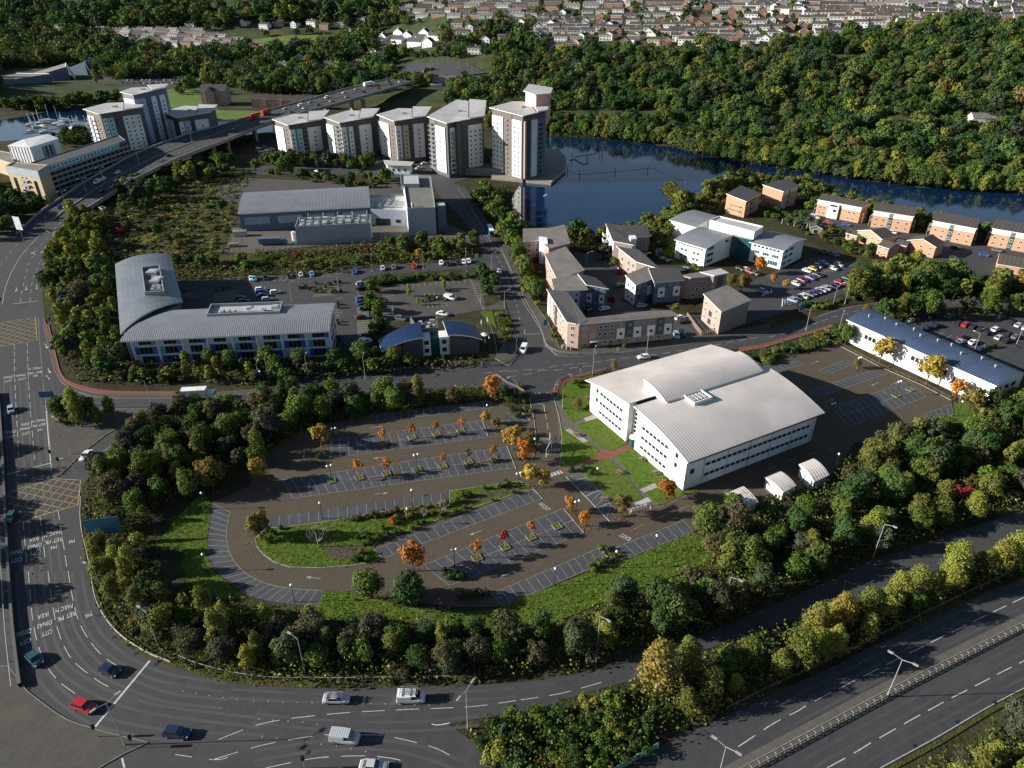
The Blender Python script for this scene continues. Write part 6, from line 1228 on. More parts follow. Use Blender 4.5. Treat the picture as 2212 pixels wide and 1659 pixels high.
belt('behind the industrial unit', GL([1830, 690, 1900, 672, 1960, 672, 2080, 672, 2212, 676, 2212, 682, 2080, 680, 1990, 692, 1940, 700, 1890, 690, 1835, 700]), 5.0, [('round', 'dark green', 3), ('round', 'green', 2), ('round', 'grey brown', 2), ('birch', 'olive', 1)], 29, (.8, 1.25))
belt('in the east road verge hedge', GL([1600, 775, 1650, 762, 1720, 745, 1805, 715, 1850, 712, 1850, 735, 1800, 742, 1700, 768, 1640, 790, 1590, 790]), 3.6, [('shrub', 'green', 3), ('shrub', 'olive', 2), ('shrub', 'dark green', 2)], 30, (.6, .95))
belt('below the lake office parking', gl('D1', [250, 980, 500, 970, 760, 900, 780, 940, 500, 1020, 250, 1010]), 3.2, [('shrub', 'green', 3), ('shrub', 'dark green', 2), ('shrub', 'olive', 1)], 31, (.5, .75))
belt('in front of the apartment towers', gl('B0', [80, 1350, 400, 1350, 800, 1400, 1050, 1360, 1080, 1420, 850, 1440, 600, 1430, 100, 1400]), 5.5, [('round', 'green', 3), ('round', 'dark green', 3), ('round', 'grey brown', 1)], 32, (.9, 1.3))
belt('beside the depot top car park', gl('B0', [0, 1440, 300, 1420, 850, 1540, 900, 1480, 1150, 1500, 1180, 1590, 1000, 1600, 860, 1600, 600, 1560, 200, 1490]), 6.5, [('round', 'green', 3), ('shrub', 'olive', 3), ('shrub', 'brownish', 1), ('round', 'dark green', 1)], 33, (.7, 1.2))
belt('along the access drive', GL([1120, 830, 1145, 850, 1140, 905, 1152, 950, 1150, 990, 1135, 985, 1130, 940, 1110, 890, 1075, 865, 1040, 850, 1080, 836]), 4.0, [('shrub', 'green', 2), ('shrub', 'dark green', 2), ('shrub', 'bronze', 1)], 34, (.45, .7))
belt('on the left bank of the marina', gl('A0', [-300, 880, 0, 900, 250, 880, 650, 870, 1000, 840, 1000, 880, 600, 920, 250, 950, 0, 930, -300, 900]), 7, [('round', 'green', 3), ('round', 'dark green', 3)], 35, (1.0, 1.5))
belt('left of the buff block', gl('A1', [-200, -100, 120, 110, 400, 160, 230, 290, 60, 400, -200, 500]), 6, [('round', 'green', 3), ('round', 'dark green', 3), ('round', 'grey brown', 1)], 36, (.9, 1.3))
belt('between the marina and the sheeted building', gl('A0', [450, 1160, 800, 1120, 900, 1180, 640, 1240, 520, 1260]), 6, [('round', 'green', 2), ('round', 'dark green', 2)], 37, (.8, 1.1))
belt('among the courts of the lake flats', gl('C1', [530, 560, 820, 480, 860, 640, 700, 540]) , 6, [('shrub', 'dark green', 2), ('round', 'grey brown', 1)], 38, (.6, .9))
plant_belts()
# trees just outside the left edge whose shade crosses the main road
for k, (u, v) in enumerate(((-150, 980), (-130, 1030), (-170, 1100), (-140, 1150), (-190, 1210), (-150, 1290))):
 tree('round', G(u, v), 1.5, 'dark green', 'dark green tree just off the left edge, shading the main road', group='roadside trees off the left edge')
# ---- single trees one can point at
def one(r, x, y, t, s, c, label, sz=1.0, name=None, cat='tree', group=None): return tree(t, g(r, x, y), s, c, label, cat, name or FORM[t][2], group, sz, .06)
PT = 'young orange trees in the car park planters'
rows = [('B2', 1100, 560, 'orange', 1.15, 'in the top row, first from the left'), ('B2', 1335, 515, 'rust orange', 1.1, 'in the top row, second from the left'), ('B2', 1543, 488, 'rust orange', 1.05, 'in the top row, third from the left'), ('B2', 1748, 460, 'orange', 1.1, 'in the top row, fourth from the left'),
 ('B2', 892, 855, 'orange', 1.4, 'in the middle row, first from the left'), ('B2', 1120, 820, 'orange', 1.2, 'in the middle row, left of the dark walkway'), ('B2', 1595, 755, 'rust orange', 1.0, 'in the middle row, right of the tall lamp'), ('B2', 1812, 722, 'bronze', 1.05, 'thin and sparse, in the middle row'), ('B2', 2028, 698, 'rust orange', 1.1, 'at the right end of the middle row'),
 ('B2', 1882, 1530, 'rust orange', 1.3, 'in the lower right rows, left one'), ('B2', 2118, 1440, 'deep red', 1.25, 'in the lower right rows, reddest one'), ('C2', 195, 1355, 'rust orange', 1.15, 'in the lower right rows, right one')]
for r, x, y, c, s, w in rows:
 t = one(r, x, y, 'young', s, c, 'young %s tree in a square planter %s' % ('orange' if c != 'deep red' else 'red', w), 1.1, group=PT)
for k, (r, x, y) in enumerate([(a[0], a[1], a[2]) for a in rows] + [('B2', 1380, 785), ('C2', 415, 1265), ('B2', 655, 880), ('D2', 1130, 160), ('D2', 1250, 110)]):
 p = g(r, x, y); pr = thing('planter', 'square kerbed planter %s' % ('under the young tree ' + rows[k][5] if k < 12 else 'of low green plants, ' + ['at the tall twin lamp', 'treeless, in the lower right rows', 'in the shaded middle row', 'with a lamp at the rear', 'treeless, in the rear parking'][k - 12]), 'planter', (p.x, p.y, 0), .5, 'square planters in the car parks')
 b = MB(); w = 1.0
 for a in range(4): f = Matrix.Rotation(a * math.pi / 2, 4, 'Z'); b.box(-w, w - .14, -w, -w + .14, 0, .26, 0, f)
 b.build('kerb', 'kerb', pr); b = MB(); b.box(-w + .14, w - .14, -w + .14, w - .14, 0, .16); b.build('soil', 'grass', pr)
for r, x, y, t, s, c, l, sz in (
 ('B2', 575, 590, 'maple', 1.25, 'golden', 'round orange and yellow tree at the top left of the parking rows', 1), ('B2', 2010, 190, 'maple', 1.4, 'orange', 'large orange tree at the top right corner of the car park', 1), ('B2', 1955, 400, 'maple', .75, 'golden', 'small yellow tree left of the darker pair end', 1),
 ('B2', 2045, 450, 'maple', .7, 'bronze', 'small bronze tree beside the small yellow one', 1), ('B2', 2180, 610, 'maple', 1.25, 'golden', 'broad golden tree by the bay row ends near the drive', 1), ('C2', 40, 620, 'maple', .9, 'golden', 'golden tree directly above the bright red orange tree', 1), ('C2', 145, 720, 'maple', 1.2, 'rust orange', 'bright red orange tree by the access drive gate', 1),
 ('C2', 180, 925, 'maple', 1.15, 'golden', 'left one of two orange trees at the grass island tip', 1), ('C2', 290, 935, 'maple', 1.0, 'golden', 'right one of two orange trees at the grass island tip', 1), ('C2', 525, 1135, 'maple', .75, 'orange', 'small orange tree at the top of the planted bay end', 1), ('C2', 640, 1260, 'maple', .72, 'orange', 'small orange tree at the bottom of the planted bay end', 1),
 ('C2', 962, 1185, 'maple', 1.05, 'bronze', 'orange green tree left of the cycle shelter', 1.05), ('C2', 1325, 1035, 'maple', 1.2, 'rust orange', 'dense orange tree at the near corner of the white office', .95), ('B2', 60, 1360, 'round', 1.0, 'bronze', 'tall green and bronze tree at the left end of the grass island', 1.15), ('B2', 60, 880, 'maple', 1.2, 'golden', 'orange and green tree at the left end of the parking rows', 1),
 ('B2', 40, 760, 'round', .95, 'green', 'green tree above the orange one left of the rows', 1), ('B2', 1345, 1640, 'maple', 1.3, 'orange', 'orange tree above two dark trees at the lower rows', 1.1), ('B3', 980, 230, 'round', 1.15, 'green', 'broad green tree, left of two at the lower car park edge', .95), ('B3', 1330, 290, 'round', 1.3, 'dark green', 'dark full tree, right of two at the lower car park edge', 1),
 ('A2', 1620, 1010, 'round', 1.1, 'green', 'tall green tree above the west lawn', 1.1), ('A2', 1800, 950, 'round', 1.2, 'bronze', 'dark green and bronze tree above the west lawn', 1.15), ('A2', 1960, 520, 'round', 1.2, 'olive', 'olive tree with yellow tips near the car park top', 1), ('C2', 1650, 1330, 'round', 1.25, 'green', 'broad round tree beside the last parking bays', 1.0), ('C2', 1880, 1160, 'maple', 1.1, 'green', 'green tree before the striped store roof', 1.0),
 ('D2', 900, 780, 'round', 1.2, 'olive', 'green and orange tree at the rear parking edge', 1.1), ('D2', 1130, 620, 'round', 1.2, 'grey brown', 'dark tree behind the green and orange one', 1), ('D2', 1400, 580, 'round', 1.15, 'grey green', 'pale green tree at the lower rear parking corner', 1.1), ('D2', 1730, 330, 'maple', 1.7, 'bronze', 'olive brown tree by the white unit corner', 1),
 ('D1', 700, 1320, 'round', .95, 'green', 'green tree at the left end of the industrial unit', 1.2), ('D1', 990, 1480, 'maple', 1.7, 'golden', 'big golden tree, top of three before the industrial unit', 1), ('D1', 1380, 1659, 'maple', 1.8, 'golden', 'big golden green tree, middle of three before the industrial unit', 1), ('D2', 1620, 190, 'maple', 1.2, 'orange', 'orange tree, bottom of three before the industrial unit', 1), ('D1', 800, 1520, 'birch', .6, 'bronze', 'thin leafless looking tree in the rear parking bed', .8),
 ('C1', 2125, 720, 'maple', 1.35, 'orange', 'bright orange tree in front of the white lake office', 1), ('D1', 95, 800, 'maple', .8, 'orange', 'small orange tree left in the office car park', .9), ('D1', 195, 850, 'maple', .8, 'golden', 'small golden tree right in the office car park', .9), ('C1', 1990, 860, 'round', 1.0, 'bronze', 'bronze green tree behind the detached brick block', 1), ('C1', 1880, 830, 'round', .85, 'olive', 'olive tree beside the flat roofed flats', 1),
 ('C1', 1410, 1060, 'maple', .8, 'olive', 'olive conifer like tree at the court entrance', 1), ('C1', 870, 990, 'maple', .75, 'deep red', 'deep red tree in front of the charcoal flats', .9), ('C1', 1080, 970, 'maple', .75, 'deep red', 'crimson tree left of the white panelled flats', .9), ('C1', 945, 720, 'shrub', .7, 'deep red', 'bright red shrub beside the salmon flats', .9), ('C1', 890, 680, 'maple', .9, 'green', 'green tree between the two middle flats blocks', 1),
 ('C1', 895, 1530, 'birch', .55, 'bronze', 'small pinkish tree at the junction corner left of the office roof', .8), ('C2', 585, 275, 'birch', .65, 'bronze', 'thin pinkish tree on the upper office lawn', .75), ('B1', 1310, 910, 'tall', .6, 'yellow green', 'yellow green conical tree in the restaurant car park, left', 1), ('B1', 1605, 850, 'tall', .45, 'yellow green', 'small yellow conical tree in the restaurant car park, right', 1),
 ('B1', 1385, 985, 'tall', .42, 'yellow green', 'small green tree at the end of the restaurant hedge bed', 1), ('B1', 900, 1480, 'round', 1.15, 'green', 'large dark green tree left of the restaurant', 1), ('B1', 1190, 1490, 'round', 1.0, 'olive', 'green tree with a yellow top before the restaurant', 1), ('B1', 130, 1500, 'round', 1.05, 'green', 'round green tree before the panelled office, left of two', 1), ('B1', 400, 1510, 'round', 1.0, 'green', 'round green tree before the panelled office, right of two', 1),
 ('A1', 1790, 1510, 'round', 1.0, 'green', 'round green tree before the middle of the panelled office', 1), ('A1', 1960, 1510, 'round', .95, 'green', 'round green tree left of a lamp before the panelled office', 1), ('B1', 1400, 600, 'maple', .9, 'golden', 'bright yellow tree in the hedge above the access road', 1), ('A1', 1525, 520, 'round', .9, 'bronze', 'yellow and bronze tree on the scrub', .9), ('A0', 820, 720, 'tall', 1.6, 'yellow green', 'tall pale green poplar like tree by the superstore car park', 1.3),
 ('D1', 1400, 1110, 'round', 1.2, 'green', 'tall bright green tree beside the east road bend', 1.4), ('D1', 1910, 960, 'round', 1.35, 'olive', 'wide olive tree over the east road', 1.0), ('D1', 1010, 860, 'birch', 1.2, 'yellow green', 'pale weeping tree in the copse', 1.3), ('D1', 880, 880, 'maple', 1.4, 'grey brown', 'pinkish bare looking tree in the copse', 1.0),
 ('C3', 1250, 1000, 'birch', 1.7, (.19, .165, .036), 'great golden birch like tree at the fork of the roads', .95), ('C3', 1500, 870, 'birch', 1.25, 'olive', 'olive birch right of the great golden one', 1), ('D3', 420, 560, 'birch', 1.15, (.20, .175, .036), 'golden birch on the verge strip, leftmost tall one', 1), ('D3', 630, 480, 'birch', 1.2, (.22, .175, .036), 'golden birch on the verge strip beside a white litter bag', 1), ('D3', 1130, 250, 'birch', 1.0, 'yellow green', 'yellow birch right of the bare white birch', 1),
 ('D3', 1560, 130, 'birch', 1.25, 'yellow green', 'yellow green birch near the right end of the verge strip', 1), ('D2', 1600, 1659, 'birch', 1.15, 'yellow green', 'yellow birch above the slip road', 1), ('D2', 2080, 1620, 'birch', 1.35, 'yellow green', 'yellow birch at the right photo edge above the slip road', 1)):
 one(r, x, y, t, s, c, l, sz)
# clipped bushes on the grass island and elsewhere
BG = 'clipped bushes on the grass island'
for x, y, s, c in ((838, 1210, .8, 'dark green'), (868, 1222, .5, 'dark green'), (1200, 1200, 1.2, 'green'), (1180, 1250, 1.3, 'rust orange'), (1090, 1290, .9, 'green'), (1245, 1320, .6, 'brownish'), (1322, 1285, 1.1, 'green'), (1380, 1255, .8, 'dark green'), (1425, 1235, .7, 'brownish'), (1685, 1145, 1.1, 'green'), (1775, 1110, .8, 'brownish'),
 (1700, 1060, 1.4, 'olive'), (1760, 1020, 1.3, 'green'), (1820, 1010, 1.3, 'green'), (1940, 945, .9, 'dark green'), (2065, 930, 1.1, 'green'), (2135, 915, 1.2, 'dark green'), (2015, 1045, .6, 'brownish'), (2180, 980, .9, 'brownish'), (920, 1420, .8, 'green'), (980, 1400, 1.1, 'dark green'), (1050, 1375, 1.1, 'dark green'), (1120, 1350, 1.1, 'dark green'),
 (1195, 1330, .9, 'dark green'), (955, 1555, 1.0, 'green'), (880, 1545, 1.2, 'dark green'), (830, 1550, .8, 'dark green'), (900, 1490, 1.1, 'bronze'), (870, 1360, .9, 'dark green'), (950, 1345, .9, 'grey brown'), (540, 690, 1.0, 'dark green'), (180, 1330, 1.0, 'dark green'), (120, 1390, 1.1, 'green'), (230, 1290, .8, 'dark green')):
 one('B2', x, y, 'ball', s, c, '%s %s rounded bush on the grass island, %s %s' % (['small', 'big'][s > .9], c, ['left end', 'left', 'by the dirt patch', 'by the walkway', 'right of the walkway', 'right end'][min(5, int(x / 365))], ['upper', 'middle', 'lower'][min(2, max(0, int((y - 880) / 230)))]), name='bush', cat='bush', group=BG)
for r, pts, c, w in (('B2', [890, 1200, 960, 1190, 1030, 1180, 1100, 1168, 1160, 1155, 1205, 1150], 'brownish', 'in the russet hedge on the grass island'), ('B2', [1290, 1150, 1350, 1135, 1420, 1120, 1480, 1110, 1540, 1100, 1610, 1085, 1300, 1190, 1360, 1180, 1430, 1170, 1500, 1155, 1580, 1180], 'bronze', 'in the mixed bed by the island path'),
 ('C2', [690, 1610, 760, 1590, 830, 1560, 890, 1530, 820, 1480, 780, 1450, 720, 1640], 'green', 'in the bottom bay row end hedge'), ('C2', [530, 800, 640, 790, 690, 820, 620, 770], 'dark green', 'beside the brick path end'), ('B3', [1660, 50, 1720, 50, 1780, 45, 1620, 30], 'dark green', 'left of the lower double row'),
 ('B3', [1760, 215, 1830, 205, 1900, 200, 1960, 190], 'brownish', 'in the shaded bed under the lower bays'), ('B1', [700, 985, 700, 1010, 700, 1125, 720, 1150, 715, 1270], 'dark green', 'in the beds right of the panelled office'), ('A1', [1560, 870, 1830, 870, 1880, 855, 1940, 840], 'green', 'in the small beds behind the panelled office'),
 ('B1', [390, 850, 430, 835, 470, 860, 520, 880, 560, 860, 600, 840, 640, 820, 690, 800, 730, 800, 680, 880, 730, 880, 650, 885, 530, 810], 'dark green', 'in the beds of the office car park'), ('B1', [1420, 960, 1470, 945, 1520, 935, 1560, 930, 1450, 925, 1620, 865, 1650, 865], 'dark green', 'in the restaurant car park bed'),
 ('C1', [390, 1190, 400, 1250, 430, 1290, 380, 1260, 640, 1340, 700, 1345, 860, 1320, 970, 1340], 'olive', 'along the corner block of flats'), ('C1', [1370, 560, 1420, 580, 1470, 610, 1520, 640, 1570, 665, 1610, 690, 1330, 540], 'yellow green', 'in the bright lake office hedge'),
 ('C1', [200, 880, 230, 930, 250, 980, 180, 860, 120, 700, 100, 660], 'yellow green', 'in the roadside hedge beside the flats'), ('C2', [560, 60, 620, 50, 660, 40, 600, 90, 160, 290, 190, 300, 140, 220], 'green', 'near the access drive and lawn'), ('D1', [1890, 1350, 1930, 1350, 1960, 1345], 'grey green', 'in the east car park bed')):
 for i in range(0, len(pts), 2): one(r, pts[i], pts[i + 1], 'ball', rng.uniform(.9, 1.25), c, '%s rounded bush %s, %s of its line' % (c, w, '%d%s' % (i // 2 + 1, ['st', 'nd', 'rd'][i // 2] if i < 6 else 'th')), name='bush', cat='bush', group='bushes ' + w)
def bare_tree(r, x, y, h, label, pale=True, seed=1):
 rg = random.Random(seed); p = g(r, x, y); root = thing('bare_tree', label, 'tree', tuple(p)); b = MB(); b.tube((0, 0, -.1), (0, 0, h * .35), .14, .1, 5)
 def br(a, d, L, rad, n):
  e = a + d * L; b.tube(a, e, rad, rad * .5, 4, cap=False)
  if n: [br(e, (d + Vector((rg.uniform(-.8, .8), rg.uniform(-.8, .8), rg.uniform(-.1, .5)))).normalized(), L * .7, rad * .55, n - 1) for _ in range(3)]
 T_ = MB(); 
 for k in range(6): br(Vector((0, 0, h * .3)), Vector((math.cos(k), math.sin(k), .9 + .3 * (k % 2))).normalized(), h * .3, .06, 3)
 b.build('trunk', 'bark_pale', root)
bare_tree('B2', 545, 1440, 5.5, 'bare white branched tree on the grass island'); bare_tree('D3', 940, 355, 5, 'bare white birch on the verge strip', seed=4); bare_tree('B2', 1435, 1190, 2.6, 'small bare shrub in the island bed, lower', seed=5); bare_tree('B2', 1590, 1150, 3.2, 'small bare shrub in the island bed, upper', seed=6)
bare_tree('B3', 1475, 850, 3, 'thin bare tree in the dark belt above the vans', seed=7); bare_tree('C3', 705, 780, 2.4, 'dead stem left of the lamp in the dark belt', seed=8)
# ---- the wooded hillside
def vbound(u):
 xs = [-400, 700, 860, 900, 1000, 1080, 1110, 1200, 1300, 1400, 1500, 1600, 1700, 1800, 1900, 2000, 2080, 2212, 2600]; ys = [0, 0, 0, 60, 60, 52, 60, 112, 88, 102, 90, 94, 86, 68, 58, 48, 38, 46, 46]
 return float(np.interp(u, xs, ys))
def proj(p):
 dx, dy, dz = p[0], p[1], p[2] - CAM_H; f = dy * _c - dz * _s; u = dy * _s + dz * _c
 return 1106 + FPX * dx / f, 829.5 - FPX * u / f
CLEAR = [[(200, 66), (470, 70), (560, 78), (600, 95), (560, 108), (520, 104), (380, 128), (290, 108), (190, 84)], [(470, 88), (560, 80), (730, 78), (745, 92), (640, 108), (560, 120), (460, 106)], [(812, 60), (955, 55), (962, 122), (815, 120)], [(850, 128), (1060, 128), (1060, 172), (960, 190), (850, 172)],
 [(1185, 238), (1420, 240), (1440, 264), (1185, 268)], [(1880, 252), (2212, 262), (2400, 270), (2400, 290), (2212, 280), (1880, 266)], [(1770, 120), (1920, 118), (1930, 132), (1780, 134)], [(0, 150), (180, 140), (240, 175), (430, 165), (450, 182), (300, 220), (0, 215)],
 [(420, 205), (520, 205), (660, 215), (780, 230), (800, 258), (640, 262), (430, 240)], [(420, 190), (520, 190), (520, 230), (420, 230)]]
def in2(u, v, pl): return inside(Vector((u, v)), [Vector(q) for q in pl])
TERR = CLEAR[0]
HOMES = [(560, 62, 0), (592, 58, 1), (628, 60, 4), (662, 56, 0), (690, 64, 2), (722, 58, 5), (745, 72, 4), (770, 50, 1), (800, 122, 4), (765, 140, 2), (640, 132, 4), (700, 150, 5), (1010, 118, 0), (1040, 96, 4), (1075, 88, 1), (600, 150, 5), (400, 60, 0), (520, 55, 4), (985, 80, 0), (975, 62, 1), (1005, 70, 4), (180, 72, 4), (120, 66, 0)]
CLEAR += [[(u - 17, v - 3), (u + 26, v - 3), (u + 26, v + 17), (u - 17, v + 17)] for u, v, i in HOMES]
_fe = sorted([(p.x, p.y) for p in GL([1186, 296, 1300, 305, 1440, 318, 1500, 338, 1580, 350, 1700, 372, 1900, 400, 2050, 415, 2212, 425, 2330, 430])])
def far_edge(x): return float(np.interp(x, [a for a, b in _fe], [b for a, b in _fe]))
def forest():
 rg = random.Random(5); near = []; far = []; Y = 370.0
 tall_lines = [p for p in river]
 while Y < 1700:
  sp = 8.6 if Y < 760 else (10.5 if Y < 950 else 13.5 + (Y - 950) * .012); X = -.80 * Y - 60
  while X < .80 * Y + 60:
   x = X + rg.uniform(-.45, .45) * sp; y = Y + rg.uniform(-.45, .45) * sp; d = bank_d(x, y); X += sp
   if d < -60 and x > -60: continue
   if y < 520 and x < 100: continue
   if x > 60 and y < far_edge(x) - 5: continue
   if -60 < x <= 60 and d < -4: continue
   z = T(x, y); u, v = proj((x, y, z))
   if x <= -60 and (v > 205 or (u < 1180 and v > 190 and x > -140)): continue
   if v < -25: continue
   if any(in2(u, v, c) for c in CLEAR): continue
   hz = v < vbound(u) + 17
   if hz and rg.random() > .22: continue
   if hz: sp_ = sp * .55
   else: sp_ = sp
   if inside(Vector((x, y, 0)), river): continue
   (near if (v > 175 and x > -40) else far).append((x, y, z, sp_))
  Y += sp * .85
 edge = GL([1178, 289, 1240, 294, 1300, 300, 1440, 313, 1500, 333, 1580, 345, 1700, 367, 1900, 395, 2050, 410, 2212, 420, 2350, 426])
 bank = [(p.x + rg.uniform(-1, 1), p.y + rg.uniform(0, 3), -.6, 7) for p, d in along(edge, 6.2)]
 near.sort(key=lambda q: bank_d(q[0], q[1])); ind = bank + near[:290 - len(bank)]; rest = near[290 - len(bank):] + far
 cols = ['green', 'dark green', 'olive', 'green', 'dark green', 'olive', 'green', 'dark green', 'olive', 'green', 'yellow green', 'grey green', 'grey brown', 'bronze'] + ['green', 'dark green', 'dark green', 'olive'] * 4
 ind.sort(key=lambda q: proj(q)[0])
 for i_, (x, y, z, sp) in enumerate(ind):
  c = rng.choice(cols[:12]); s = rng.uniform(.85, 1.2)
  tree('wood', (x, y, z - .5), s, c, '%s %s tree on the far river bank, %s from the tower' % ('broad' if s > 1 else 'narrow', c, '%d%s' % (i_ + 1, 'th' if 10 <= (i_ + 1) % 100 <= 20 else {1: 'st', 2: 'nd', 3: 'rd'}.get((i_ + 1) % 10, 'th'))), name='woodland_tree', cat='woodland tree', group='trees on the far river bank', sz=rng.uniform(.75, 1.05))
 arr = [crown_arr(100 + i, 13, 680, 5.4, 1.0, 11.5, 1.15, 'round', .36) for i in range(5)]; arf = [crown_arr(120 + i, 9, 270, 6.4, 1.0, 11.5, 1.8, 'round', .38) for i in range(4)]
 Q = []; C = []
 for x, y, z, sp in rest:
  A = rg.choice(arr if y < 860 else arf); s = sp / 10 * rg.choice((.7, .9, 1, 1.1, 1.25, 1.6)) * rg.uniform(.9, 1.1); a = rg.uniform(0, 6.28); ca, sa = math.cos(a) * s, math.sin(a) * s; sz = s * rg.uniform(.7, 1.15) if y < 1000 else s * .9
  q = np.empty_like(A); q[..., 0] = A[..., 0] * ca - A[..., 1] * sa + x; q[..., 1] = A[..., 0] * sa + A[..., 1] * ca + y; q[..., 2] = A[..., 2] * sz + z - 1
  Q.append(q); b = np.array(PAL[rg.choice(cols)]) * rg.uniform(.65, 1.1) * np.array([rg.uniform(.82, 1.02), 1, rg.uniform(1, 1.4)]); C.append(np.tile(b, (len(A), 1)))
 tag(link('woodland', quads_mesh('woodland', np.concatenate(Q), 'leaf_far', np.concatenate(C))), kind='stuff'); print('forest', len(ind), len(rest))
forest()
# ---- low ground cover (brambles and long grass) that nobody could count
def cover(name, polys, sp, hgt_, card, seed, cols, per=9):
 Q = []; C = []; rg = random.Random(seed); base = crown_arr(seed, 4, per * 4, 1.0, 0, .7, card, 'shrub', .6)
 for pl in polys:
  for p in scatter(pl, sp, seed):
   s = rg.uniform(.6, 1.2) * sp * .8; k = rg.randrange(4); A = base[k * per:(k + 1) * per]; a = rg.uniform(0, 6.28); ca, sa = math.cos(a) * s, math.sin(a) * s; q = np.empty_like(A)
   q[..., 0] = A[..., 0] * ca - A[..., 1] * sa + p.x; q[..., 1] = A[..., 0] * sa + A[..., 1] * ca + p.y; mz = A[..., 2].mean(axis=1, keepdims=True); q[..., 2] = mz * hgt_ * rg.uniform(.5, 1.3) + (A[..., 2] - mz) * 1.1; Q.append(q)
   b = np.array(PAL[rg.choice(cols)]) * rg.uniform(.7, 1.15); C.append(np.tile(b, (len(A), 1)))
 tag(link(name, quads_mesh(name, np.concatenate(Q), 'leaf_far', np.concatenate(C))), kind='stuff')
cover('undergrowth', [GL([182, 1180, 200, 1280, 222, 1321, 250, 1364, 290, 1396, 335, 1420, 372, 1434, 420, 1452, 486, 1469, 566, 1476, 677, 1481, 805, 1481, 1009, 1474, 1115, 1469, 1251, 1450, 1328, 1424, 1507, 1370, 1663, 1305, 1876, 1208, 2212, 1098, 2400, 1030, 2400, 900, 2100, 915, 1960, 950, 1850, 985, 1790, 1040, 1600, 1085, 1540, 1170, 1530, 1215, 1327, 1292, 1174, 1357, 1035, 1362, 856, 1342, 692, 1342, 532, 1320, 400, 1292, 330, 1252, 320, 1190, 300, 1120, 440, 1050, 540, 1000, 680, 920, 800, 895, 1050, 866, 1060, 838, 850, 848, 560, 865, 400, 890, 270, 990, 190, 1040]),
 GL([1012, 1583, 1100, 1560, 1180, 1548, 1240, 1530, 1300, 1506, 1360, 1486, 1530, 1410, 1740, 1340, 1880, 1298, 1940, 1275, 2030, 1245, 2212, 1185, 2420, 1112, 2420, 1150, 2212, 1235, 2080, 1285, 1900, 1378, 1770, 1440, 1640, 1502, 1530, 1556, 1440, 1598, 1340, 1658, 1290, 1700, 1130, 1700]), GL([1170, 292, 1300, 300, 1440, 312, 1500, 330, 1580, 342, 1700, 364, 1900, 392, 2050, 407, 2212, 417, 2350, 425, 2350, 420, 2212, 408, 2050, 398, 1900, 384, 1700, 354, 1500, 322, 1300, 294]),
 GL([1990, 1665, 2090, 1605, 2212, 1540, 2420, 1440, 2420, 1760, 1940, 1760])], 1.4, 4.2, .50, 71, ['green', 'olive', 'green', 'dark green', 'yellow green', 'grey brown'], 13)
cover('undergrowth', [gl('A1', [400, 560, 640, 260, 900, 200, 950, 560, 1450, 600, 1880, 640, 2212, 640, 2212, 770, 1480, 780, 1000, 600, 1000, 1250, 1150, 1500, 2212, 1500, 2212, 1660, 640, 1640, 480, 1300]), gl('B1', [0, 545, 700, 510, 1050, 480, 1900, 440, 1880, 590, 1100, 650, 700, 720, 0, 740]), gl('B1', [0, 1480, 650, 1530, 1300, 1480, 1900, 1460, 1900, 1490, 600, 1620, 0, 1660]),
 GL([1020, 420, 1100, 400, 1115, 480, 1150, 500, 1130, 560, 1165, 650, 1100, 545]), GL([1200, 512, 1310, 518, 1440, 455, 1560, 405, 1760, 400, 2000, 475, 2400, 540, 2400, 560, 2000, 505, 1780, 450, 1620, 420, 1480, 500, 1440, 560, 1200, 540]),
 GL([1600, 775, 1720, 745, 1850, 690, 2080, 673, 2212, 676, 2212, 682, 1990, 692, 1850, 735, 1700, 770]), GL([1815, 640, 1900, 560, 2060, 595, 2420, 640, 2420, 645, 1880, 650])], 2.1, 3.2, .65, 72, ['green', 'olive', 'brownish', 'dark green', 'grey brown', 'bronze'], 8)
cover('undergrowth', [gl('A1', [900, 200, 1200, 60, 2000, 60, 1960, 300, 1880, 560, 1450, 590, 950, 560]), gl('A0', [1100, 1640, 1500, 1450, 2000, 1400, 2150, 1480, 2000, 1640])], 4.2, 1.3, .6, 73, ['olive', 'brownish', 'grey brown', 'olive', 'dark green', 'yellow green'], 8)
cover('long_grass', [SL, WL, SI, gl('C2', [1340, 1560, 1500, 1450, 1700, 1380, 1720, 1450, 1500, 1600])], .85, .42, .34, 74, ['green', 'yellow green', 'olive', 'green'], 6)
# ================================================================ FAR BUILDINGS
def copy_tree(o, parent=None):
 c = o.copy(); COL.objects.link(c); c.parent = parent
 for ch in [x for x in KIDS.get(o.session_uid, [])]: copy_tree(ch, c)
 return c
KIDS = {}
def index(root):
 for ch in [o for o in COL.objects if o.parent == root]: KIDS.setdefault(root.session_uid, []).append(ch); index(ch)
ORD = lambda n: '%d%s' % (n, 'th' if 10 <= n % 100 <= 20 else {1: 'st', 2: 'nd', 3: 'rd'}.get(n % 10, 'th'))
def proto(L, W_, h, rise, walls, roof, ch, nw, rid='along', doors=True):
 r = gable('house', 'x', 'house', V2(0, 0), V2(L, 0), W_, h, rise, walls, roof, ridge=rid, chimneys=ch)
 for k in range(nw):
  x = L * (k + .5) / nw
  for z in ((1.5, 4.1) if h > 4 else (1.5,)): link('window', win_mesh(1.7, 1.2, 'white', 2), r, (x, 0, z))
 index(r); return r
